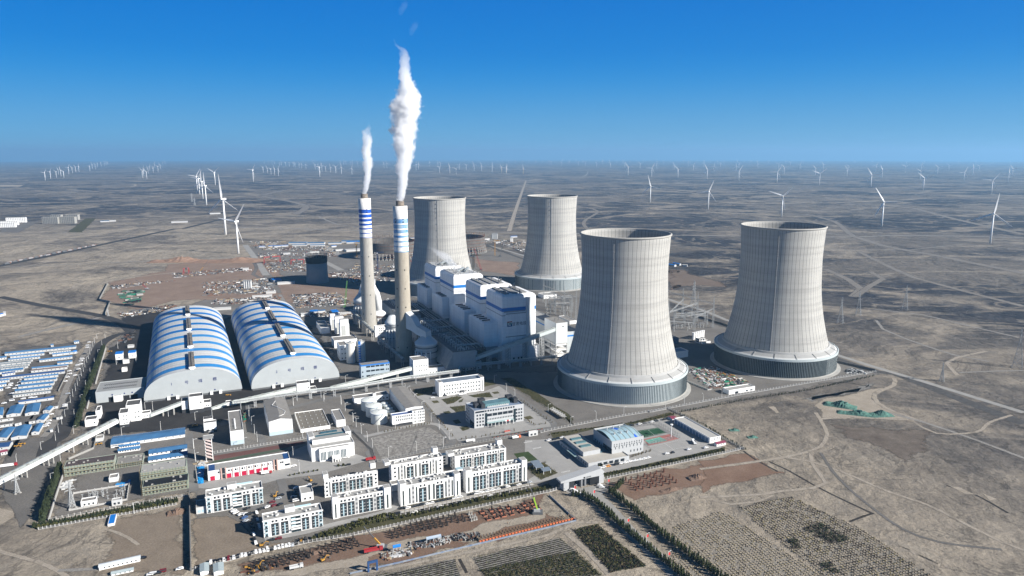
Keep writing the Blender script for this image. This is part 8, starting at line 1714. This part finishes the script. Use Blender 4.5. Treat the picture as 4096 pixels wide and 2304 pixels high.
# covered spoil heaps
def heap(p, w, l, h, rz, label, m_):
    r = random.Random(int(w*100)); m = MB(); nx, ny = 26, 12
    for j in range(ny+1):
        for i in range(nx+1):
            u, v = i/nx*2-1, j/ny*2-1; e = max(0, 1-abs(v)**2)*max(0, 1-abs(u)**4); m.v.append((u*l/2, v*w/2, h*e*(.75+.5*r.random())*(.7+.3*sin(5*u+1)) if e > 0 else 0))
    for j in range(ny):
        for i in range(nx): a = j*(nx+1)+i; m.f.append((a, a+1, a+nx+2, a+nx+1)); m.mi.append(0)
    tag(m.build('spoil_heap', m_, None, loc=P(p), rz=rz), label, 'spoil heap', 'covered spoil heaps')
GN2 = mat('heap_net', (.09, .2, .16), .9, .1, .25, col2=(.04, .09, .075), bump=.6, bscale=.6)
heap(B7(110,1310), 16, 34, 6, AX-.9, 'largest earth heap under green netting in the pale clearing', GN2); heap(B7(230,1370), 12, 40, 4.5, AX-.75, 'long low heap under green netting right of the largest', GN2); heap(B7(400,1375), 15, 26, 5, AX-.3, 'rounded heap under green netting at the right end', GN2)
heap(C6(960,1062), 6, 11, 2, AX-.4, 'little green heap behind the garage row, left one', GN2); heap(C6(1170,1142), 6, 11, 2, AX-.3, 'little green heap behind the garage row, right one', GN2)
EH = mat('earth_heap', (.17, .115, .085), .95, .15, .3, bump=.8, bscale=.8)
heap(A5(1410,640), 10, 18, 3, AX, 'dark earth heap right of the rusty columns', EH); heap(A5(1200,740), 6, 22, 1.8, AX, 'low earth ridge below the rusty columns', EH); heap(A2(1690,840), 10, 14, 3, AX, 'earth heap beside the tall dark wall', EH)
heap(A3(1330,1235), 4, 30, 1.5, AX, 'earth ridge between the rebar columns and the haul road', EH)
heap(B3(900,440), 60, 220, 9, .05, 'broad red-brown spoil bank on the distant works', mat('red_spoil', (.24, .155, .11), .95, .12, .05, bump=.5)); heap(B3(200,440), 50, 150, 11, .1, 'red-brown spoil bank left of the broad one', MT['red_spoil'])

# flags, sign and red planters of the plaza, people
for i, p in enumerate(((405,770), (563,805), (682,712), (843,1045), (1000,1175), (1178,1325))):
    t = thing('flag_lamp', f'white lamp post hung with a red flag by the entrance road, {nth(i)} from the gate', 'street lamp', P(A5(*p)), AX, 'flagged lamp posts'); m = MB(); m.tube([(0,0,0), (0,0,7)], [.16, .1], 7); m.beam((0,0,6.8), (1.6,0,7.3), .12); m.build('pole', WHITE, t); m = MB(); m.box(.15, 1.5, -.03, .03, 4.2, 6.2); m.build('flag', mat('flag_red', (.55, .02, .02), .7, .05), t); m = MB(); m.box(1.4, 2.3, -.2, .2, 7.2, 7.4); m.build('lamp_head', WHITE, t)
t = thing('plaza_sign', 'low red lettered sign on the plaza in front of the office building', 'sign', P(C7(1800,798)), AX); m = MB(); m.box(-3.5, 3.5, 0, .5, 0, .5); m.build('plinth', CONCR, t); m = MB(); m.box(-3.3, 3.3, .15, .35, .5, 2.); m.build('sign_panel', mat('sign_red', (.4, .08, .06), .7, .1), t)
for i in range(3): q = P(C7(1775+22*i, 775-4*i)); m = MB(); m.tube([(0,0,0), (0,0,11)], [.09, .05], 6); t = thing('flagpole', f'thin white flagpole behind the red plaza sign, {nth(i)} from the left', 'flagpole', q, AX, 'plaza flagpoles'); m.build('pole', WHITE, t); m = MB(); m.box(.1, 1.9, -.02, .02, 9.4, 10.7); m.build('flag', WHITE2 if i != 1 else MT['flag_red'], t)
tb = thing('red_planter', '', 'planter', (0, 0, -900)); m = MB(); m.box(-1.1, 1.1, -.4, .4, 0, .7); m.build('trough', mat('planter_red', (.2, .05, .045), .8, .1), tb); m = MB(); [m.box(-1+.4*k, -.75+.4*k, -.25, .25, .7, .95+.15*(k % 2)) for k in range(5)]; m.build('plants', GNET, tb)
for i in range(14): a = (C7(1650,858), C7(1945,808)) if i < 8 else (C7(2015,793), C7(2195,765)); f = (i % 8)/(7 if i < 8 else 5); dup(tb, P((a[0][0]*(1-f)+a[1][0]*f, a[0][1]*(1-f)+a[1][1]*f)) + Vector((0, 0, .25)), AX, f'low dark-red planter along the lower plaza edge, {nth(i)} from the left', 'red plaza planters')
for c in list(tb.children_recursive)+[tb]: bpy.data.objects.remove(c)
def person(q, rz, label, coat, step=.18):
    """standing figure grown over a jointed skeleton, clothing as parts"""
    def skin(name, J, E, m_, parent):
        me = bpy.data.meshes.new(name); me.from_pydata([j[:3] for j in J], E, []); o = bpy.data.objects.new(name, me); S.collection.objects.link(o)
        o.modifiers.new('s', 'SKIN'); o.modifiers.new('d', 'SUBSURF').levels = 1
        for v, j in zip(me.skin_vertices[0].data, J): v.radius = (j[3], j[3]); v.use_root = False
        me.skin_vertices[0].data[0].use_root = True; bpy.context.view_layer.update()
        ev = bpy.data.meshes.new_from_object(o.evaluated_get(bpy.context.evaluated_depsgraph_get())); bpy.data.objects.remove(o); ev.materials.clear(); ev.materials.append(m_); return link(name, ev, parent)
    t = thing('person', label, 'person', q, rz); s = step
    skin('body', [(0,0,.95,.13), (0,0,1.2,.15), (0,0,1.42,.12), (0,0,1.52,.06), (0,.01,1.66,.1), (0,0,1.74,.07), (.2,0,1.42,.06), (.26,.02,1.15,.045), (.25,.12,.92,.035), (-.2,0,1.42,.06), (-.26,-.02,1.15,.045), (-.25,.06,.92,.035), (.1,s*.3,.52,.075), (.1,s,.08,.05), (.1,s+.14,.04,.04), (-.1,-s*.3,.52,.075), (-.1,-s,.08,.05), (-.1,-s+.14,.04,.04)], [(0,1),(1,2),(2,3),(3,4),(4,5),(2,6),(6,7),(7,8),(2,9),(9,10),(10,11),(0,12),(12,13),(13,14),(0,15),(15,16),(16,17)], mat('dark_cloth', (.04, .045, .06), .9, .1), t)
    skin('jacket', [(0,0,1.05,.15), (0,0,1.25,.17), (0,0,1.43,.13), (.2,0,1.43,.07), (.26,.02,1.15,.055), (-.2,0,1.43,.07), (-.26,-.02,1.15,.055)], [(0,1),(1,2),(2,3),(3,4),(2,5),(5,6)], coat, t)
    m = MB(); m.lathe([(.13, 1.68), (.115, 1.76), (.06, 1.82), (.005, 1.83)], 12); m.build('helmet', mat('helmet_yellow', (.6, .42, .05), .5), t)
HV = mat('jacket_blue', (.05, .1, .25), .9, .1)
for p, rz, l, c in ((A4(1440,975), .5, 'person in dark blue work jacket and helmet walking on the haul road, left of three', HV), (A4(1513,953), 2., 'person in orange work jacket and helmet standing on the haul road, middle of three', ORANGE), (A4(1533,955), 1., 'person in dark work jacket and helmet standing on the haul road, right of three', DSTEEL), (C5(2008,797), 0., 'person in blue jacket standing before the white hall entrance, left of two', HV), (C5(2032,797), 3., 'person in dark jacket standing before the white hall entrance, right of two', DSTEEL)): person(P(p)+Vector((0, 0, .2)), rz, l, c)
# ------------------------------------------------------------------ plants
def leafmat(name, a, b, sc=.5):
    g = G(name, .8, .2); i = g.t.nodes.new('ShaderNodeObjectInfo')
    c = g.mix(g.noise(sc, 3, .6), a, b); c = g.mix(g.math('MULTIPLY', i.outputs['Random'], .5), c, tuple(x*.55 for x in a)); g.col(c); return g.m
LP = leafmat('poplar_leaf', (.055, .07, .026), (.1, .115, .045)); LC = leafmat('conifer_leaf', (.03, .042, .02), (.058, .074, .035)); LB = leafmat('bush_leaf', (.06, .068, .024), (.13, .12, .042)); LD = leafmat('dry_leaf', (.12, .1, .05), (.2, .165, .085)); BARK = mat('bark', (.12, .09, .065), .9, .15, 1.)
def crown(h, w, n, lm, seed, shape='col', lean=.2):
    r = random.Random(seed); m = MB()
    for i in range(n):
        z = r.uniform(.08, 1.); a = r.uniform(0, 2*pi)
        e = (min(1, z*4)*(1-z)**.55*1.25 if shape == 'col' else (1-z)**.7*1.05+.05 if shape == 'cone' else math.sqrt(max(0, 1-(2*z-1)**2))*(.8+.3*sin(3*a+seed)))
        rr = w/2*e*math.sqrt(r.uniform(.15, 1)); c = Vector((rr*cos(a), rr*sin(a), h*z)); s = r.uniform(.16, .34)*w**.5*(.9 if shape != 'ball' else 1.1)
        d1 = Vector((r.gauss(0,1), r.gauss(0,1), r.gauss(0,1))).normalized(); d2 = d1.cross(Vector((r.gauss(0,1), r.gauss(0,1), r.gauss(0,1)))).normalized()
        m.add([c+d1*s, c+d2*s, c-d1*s*.9, c-d2*s*.8+Vector((0,0,s*.4))], [(0,1,2,3)])
    return m.mesh('crown', lm)
def plant(name, cat, h, w, n, lm, seed, shape, trunk=True):
    t = thing(name, '', cat, (0, 0, -900)); link('crown', crown(h, w, n, lm, seed, shape), t)
    m = MB(); m.tube([(0,0,0), (.05*w,0,h*.4), (0,.05*w,h*.85)], [.05+h*.018, .04+h*.012, .03], 6)
    for k in range(3): a = k*2.1+seed; m.beam((0,0,h*(.25+.15*k)), (cos(a)*w*.3, sin(a)*w*.3, h*(.45+.15*k)), .06)
    m.build('trunk', BARK, t); return t
PP = [plant('poplar_tree', 'poplar', 6.6, 2.3, 300, LP, s, 'col') for s in (1, 2, 3)]
PC = [plant('conifer_tree', 'conifer', 5.4, 2.8, 380, LC, s, 'cone') for s in (4, 5)]
PB = [plant('bush', 'bush', 2.3, 2.6, 150, LB, s, 'ball') for s in (6, 7, 8)]
PD = [plant('dry_shrub', 'shrub', 2.2, 1., 60, LC, s, 'col') for s in (9, 10)]
PS = [plant('sapling', 'sapling', 2.6, 1.3, 45, LD, s, 'ball') for s in (11, 12)]
def along(px, n, off=0, jit=.3):
    ps = [P(p) for p in px]; ls = [(ps[i+1]-ps[i]).length for i in range(len(ps)-1)]; L = sum(ls); o = []
    for k in range(n):
        s = (k+.5)/n*L; i = 0
        while i < len(ls)-1 and s > ls[i]: s -= ls[i]; i += 1
        d = (ps[i+1]-ps[i]).normalized(); q = ps[i]+d*s+Vector((-d.y, d.x, 0))*off; q += Vector((rng.uniform(-jit, jit), rng.uniform(-jit, jit), 0)); q.z = 0; o.append(q)
    return o
def row(protos, px, n, label, grp, off=0, jit=.3, s0=.85, s1=1.15):
    for i, q in enumerate(along(px, n, off, jit)):
        s = rng.uniform(s0, s1); dup(rng.choice(protos), q, rng.uniform(0, 6.28), f'{label}, {nth(i)} of its line', grp, (s, s, s*rng.uniform(.9, 1.1)))
lr = [A5(380,790), A5(470,790), A5(600,860), A5(800,1050), A5(1040,1250), A5(1290,1450), A5(1430,1600)]; rr_ = [A5(690,770), A5(850,890), A5(1080,1090), A5(1340,1290), A5(1640,1500), A5(1760,1590)]
row(PP, lr, 62, 'poplar on the left side of the entrance road, roadside', 'poplars along the entrance road', -1., .4, .68, .95); row(PP, lr, 58, 'poplar on the left side of the entrance road, field side', 'poplars along the entrance road', 1., .4, .68, .95)
row(PP, rr_, 56, 'poplar on the right side of the entrance road, roadside', 'poplars along the entrance road', .6, .5, .68, .95); row(PP, rr_, 54, 'poplar on the right side of the entrance road, desert side', 'poplars along the entrance road', 2.4, .5, .68, .95)
row(PP, [A5(800,690), A5(760,740), A5(700,770)], 12, 'poplar in the bend right of the main gate', 'poplars at the gate', 0, 1.)
row(PC, [A1(1345,310), A1(1250,560), A1(1130,860), A1(1000,1320)], 66, 'dark conifer in the tall hedge of the coal yard', 'hedge conifers of the coal yard', 0, .4, 1.15, 1.5); row(PC, [A1(1325,320), A1(1230,560), A1(1110,860), A1(975,1330)], 60, 'dark conifer on the road side of the coal yard hedge', 'hedge conifers of the coal yard', 0, .4, 1.15, 1.5)
row(PC, [A2(585,420), A2(500,660), A2(410,930)], 36, 'conifer in the hedge left of the substation', 'hedge left of the substation', 0, .4, 1.1, 1.45); row(PC, [A2(565,430), A2(475,670), A2(390,930)], 32, 'conifer on the outer side of the hedge left of the substation', 'hedge left of the substation', 0, .4, 1.1, 1.45)
row(PC, [A2(310,985), A2(700,925), A2(1280,810), A2(1700,740)], 74, 'low conifer in the bottom hedge of the substation', 'bottom hedge of the substation', 0, .5, .65, .95); row(PB, [A2(330,995), A2(700,935), A2(1280,822), A2(1690,752)], 50, 'dark bush in the bottom hedge of the substation', 'bottom hedge bushes', 0, .6, .7, 1.1)
row(PB, [A3(1300,1105), A4(180,950), A4(700,850), A4(1200,735), A4(1919,610)], 92, 'bush between the carport and the white fence', 'bushes in the front bed', 0, 1., .7, 1.3); row(PB, [A3(1400,1060), A4(250,900), A4(420,870)], 24, 'larger bush right of the front dormitory', 'bushes in the front bed corner', 0, 1.2, 1., 1.5)
row(PB, [A5(640,625), A5(1150,520), A5(1640,415)], 60, 'bush in the bed above the red pit fence', 'bushes above the red pit', 0, 1., .7, 1.15)
row(PB, [A5(540,570), A5(700,520), A5(850,490)], 12, 'bush along the front of the canteen wing', 'canteen bushes', 0, .8, .6, 1.1)
row(PD, [C6(330,860), C6(1000,735), C6(1800,610), C6(2576,440)], 120, 'thin dark shrub in the strip below the rightmost tower fence', 'shrub strip below the tower fence', 0, .8, .8, 1.3); row(PD, [C6(330,870), C6(620,1010), C6(900,1180), C6(1100,1290)], 70, 'thin shrub behind the garage row fence', 'shrubs behind the garage row', 0, .8, .8, 1.3)
row(PB, [A4(1700,420), A5(100,600), A5(200,560)], 16, 'bush in the pavilion garden', 'garden bushes', 0, 3., .5, .9); row(PB, [C5(1450,985), C5(1620,950), C5(1870,905)], 7, 'small round bush beside the station forecourt', 'forecourt bushes', 0, .3, .5, .7); row(PB, [C5(2080,860), C5(2200,845)], 2, 'rounder bush by the forecourt wall', 'forecourt wall bushes', 0, .3, .9, 1.)
row(PB, [A5(180,290), A5(560,235), A5(1000,170), A5(1230,115)], 30, 'low shrub in the bed below the tower fence', 'shrubs in the tower fence bed', 0, 1.4, .4, .7)
for px, n, l in (([C7(850,480), C7(1000,640), C7(1180,860)], 18, 'left plaza edge'), ([C7(1950,430), C7(2150,580), C7(2330,700)], 14, 'right plaza edge'), ([C7(2000,640), C7(2100,720), C7(2250,700)], 10, 'right plaza paving'), ([C7(1250,890), C7(1500,850), C7(1900,780)], 12, 'lower plaza edge'), ([C7(930,700), C7(700,740), C7(380,800)], 16, 'tank road'), ([A5(430,470), A5(600,520)], 5, 'canteen side'), ([A5(880,470), A5(1050,420)], 8, 'sports hall front')):
    row(PS, px, n, f'thin bare sapling along the {l}', f'saplings along the {l}', 0, .8, .7, 1.1)
row(PS, [C5(1560,455), C5(2290,330)], 16, 'dry little shrub below the brown-grey roofed warehouse', 'dry shrubs below the warehouse', 0, .6, .5, .8)
for pr in PP+PC+PB+PD+PS:
    for c in list(pr.children_recursive)+[pr]: bpy.data.objects.remove(c)
# fields: straw grid plots and planted rows, too many clumps to count
STRAW = soil('straw_plot', (.2, .18, .15), (.3, .275, .235), .3)
g = G('field_soil', .95, .1); yy = g.math('ADD', g.xyz(g.mapping((1, 1, 1), (0, 0, -AX)))[1], g.math('MULTIPLY', g.noise(.12, 4), 1.6))
w = g.math('MULTIPLY_ADD', g.math('SINE', g.math('MULTIPLY', yy, 2*pi/2.3)), .32, .5); w = g.math('ADD', w, g.math('MULTIPLY', g.math('SUBTRACT', g.noise(.25, 7, .75), .5), 1.5))
g.col(g.ramp(w, (.25, (.035, .03, .026)), (.55, (.12, .11, .097)), (.8, (.24, .23, .21)))); g.bump(w, .6, .4); FSO = g.m
f1 = [B8(-220,1010), B8(170,885), B8(990,1400), B8(1010,1520), B8(-220,1520)]; f2 = [B8(300,855), B8(720,770), B8(1250,1010), B8(1950,1470), B8(1050,1470)]
sheet('straw_plot', f1, STRAW, 3, 1.5, 8, zz=.03); sheet('straw_plot', f2, STRAW, 3, 1.5, 8, zz=.03)
sheet('planted_field', [A4(1180,1275), A4(1919,1105), A5(290,1135), A5(620,1449), A4(1300,1460)], FSO, 2, 1, 8, zz=.03); sheet('planted_field', [A4(250,1449), A4(1010,1280), A4(1060,1460)], FSO, 2, 1, 8, zz=.03); sheet('nursery_plot', [A5(385,1070), A5(600,1025), A5(1010,1370), A5(700,1425)], soil('nursery_soil', (.06, .05, .038), (.11, .095, .07), .15), 2, 1, 8, zz=.04)
def inside(p, poly):
    c = False; n = len(poly)
    for i in range(n):
        a, b = poly[i], poly[i-1]
        if (a[1] > p[1]) != (b[1] > p[1]) and p[0] < (b[0]-a[0])*(p[1]-a[1])/(b[1]-a[1])+a[0]: c = not c
    return c
def clumps(name, px, du, dv, s, m_, ang=None, jit=.2, keep=.9, n=7, ring=False, seed=5):
    r = random.Random(seed); poly = [P(p)[:2] for p in px]; an = AX if ang is None else ang; ux, vx = Vector((cos(an), sin(an))), Vector((-sin(an), cos(an)))
    us = [Vector(p).dot(ux) for p in poly]; vs_ = [Vector(p).dot(vx) for p in poly]; m = MB(); u = min(us)
    while u < max(us):
        v = min(vs_)
        while v < max(vs_):
            q = ux*(u+r.uniform(-jit, jit)) + vx*(v+r.uniform(-jit, jit))
            if r.random() < keep and inside(q, poly):
                k = r.randrange(len(m_)); w = s*r.uniform(.6, 1.35)
                if ring:                                         # low straw ridge with a bush on its lee
                    m.M = Matrix.Translation((q.x, q.y, .02)) @ Matrix.Rotation(an, 4, 'Z'); m.box(-du*.45, du*.45, -.12, .12, 0, .35, len(m_)-1); m.box(-.12, .12, .12, dv*.8, 0, .3, len(m_)-1); m.M = None
                    k = r.randrange(len(m_)-1)
                if ring:                                         # rounded little bush
                    b = w*.62; N5 = 6; o = [(q.x+b*cos(6.283*j/N5)*r.uniform(.7, 1.2), q.y+b*sin(6.283*j/N5)*r.uniform(.7, 1.2), .03) for j in range(N5)] + [(q.x+b*.6*cos(6.283*j/N5), q.y+b*.6*sin(6.283*j/N5), w*r.uniform(.45, .8)) for j in range(N5)]
                    m.add(o, [(j, (j+1)%N5, N5+(j+1)%N5, N5+j) for j in range(N5)] + [tuple(range(N5, 2*N5))], k); v += dv; continue
                for j in range(n):
                    c = Vector((q.x+r.uniform(-w, w)*.5, q.y+r.uniform(-w, w)*.5, r.uniform(.2, .2+w*.6))); d1 = Vector((r.gauss(0,1), r.gauss(0,1), r.gauss(0,1))).normalized()*w*.42; d2 = d1.cross(Vector((r.gauss(0,1), r.gauss(0,1), r.gauss(0,1)))).normalized()*w*.3
                    m.add([c+d1, c+d2, c-d1], [(0,1,2)], k)
            v += dv
        u += du
    struct(m.build(name, m_), 'stuff')
SCR = leafmat('scrub_brown', (.05, .04, .03), (.085, .068, .05), 1.); ST2 = mat('straw', (.36, .31, .24), .95, .1, 1.)
clumps('straw_grid_shrubs', f1, 2.6, 2.4, .9, [SCR, LD, LD, ST2], AX-.1, .25, .85, 7, True); clumps('straw_grid_shrubs', f2, 2.6, 2.4, 1.15, [SCR, SCR, LD, ST2], AX-.1, .25, .9, 7, True)
clumps('dark_scrub', [B8(820,1030), B8(960,980), B8(1200,1110), B8(1060,1150)], 1.2, 1.2, 1.6, [LC, SCR], None, .5, .6, 8); clumps('dark_scrub', [B8(690,1110), B8(760,1100), B8(810,1190), B8(740,1180)], 1.2, 1.2, 1.6, [LC, SCR], None, .5, .7, 8); clumps('dark_scrub', [B8(960,1300), B8(1060,1290), B8(1120,1380), B8(1000,1390)], 1.2, 1.2, 1.6, [LC, SCR], None, .5, .6, 8)
clumps('nursery_shrubs', [A5(400,1070), A5(600,1030), A5(1000,1370), A5(705,1420)], 1.25, 1.1, 1.6, [LB, LC, LD, SCR], None, .4, .9, 9)
clumps('planted_rows', [A4(1180,1275), A4(1919,1110), A5(290,1135), A5(620,1449), A4(1300,1460)], .9, 2.3, .9, [SCR, LC, LB], None, .18, .8, 6); clumps('planted_rows', [A4(250,1449), A4(1010,1285), A4(1060,1460)], .9, 2.3, .9, [SCR, LC, LB], None, .18, .8, 6); clumps('planted_rows', [A4(1240,1400), A4(1919,1260), A5(430,1250), A5(640,1449), A4(1300,1470)], 1., 1.2, 1.2, [LB, LC, LD], None, .3, .85, 8)
for q, n in (([C7(710,320), C7(950,275), C7(960,355), C7(770,385)], 0), ([C7(1045,425), C7(1220,385), C7(1290,395), C7(1190,465), C7(1110,480)], 1), ([C7(1350,378), C7(1600,340), C7(1640,400), C7(1420,400)], 2), ([C7(1140,510), C7(1320,490), C7(1320,560), C7(1210,570)], 3), ([C7(1250,745), C7(1340,725), C7(1375,760), C7(1290,785)], 4), ([C7(1720,190), C7(1900,310), C7(2560,720), C7(2560,650), C7(2150,355), C7(1850,180)], 5), ([A4(1700,400), A4(1880,350), A5(160,520), A5(280,600), A5(130,660), A5(40,600)], 6), ([A4(490,790), A4(1060,668), A4(1072,688), A4(560,800)], 7), ([A4(1120,662), A4(1690,537), A4(1700,545), A4(1150,678)], 8), ([A5(560,228), A5(860,188), A5(1200,103), A5(1230,123), A5(880,203), A5(560,243)], 9)):
    clumps('low_planting', q, 1.3, 1.3, .9, [LB, LD, LC] if n not in (7, 8) else [LD, LD, LB], None, .5, .8, 5, seed=n)
# ------------------------------------------------------------------ haze over the whole plain, the sky outside it
hm = bpy.data.materials.new('haze_air'); hm.use_nodes = True; ht = hm.node_tree; ht.nodes.remove(ht.nodes['Principled BSDF'])
hv = ht.nodes.new('ShaderNodeVolumePrincipled'); hv.inputs['Density'].default_value = HAZE; hv.inputs['Color'].default_value = (*HCOL, 1); hv.inputs['Anisotropy'].default_value = HANI
ht.links.new(hv.outputs[0], ht.nodes['Material Output'].inputs['Volume'])
mb = MB(); mb.box(-66000, 66000, -66000, 66000, -275, 620); struct(mb.build('haze', hm), 'stuff')
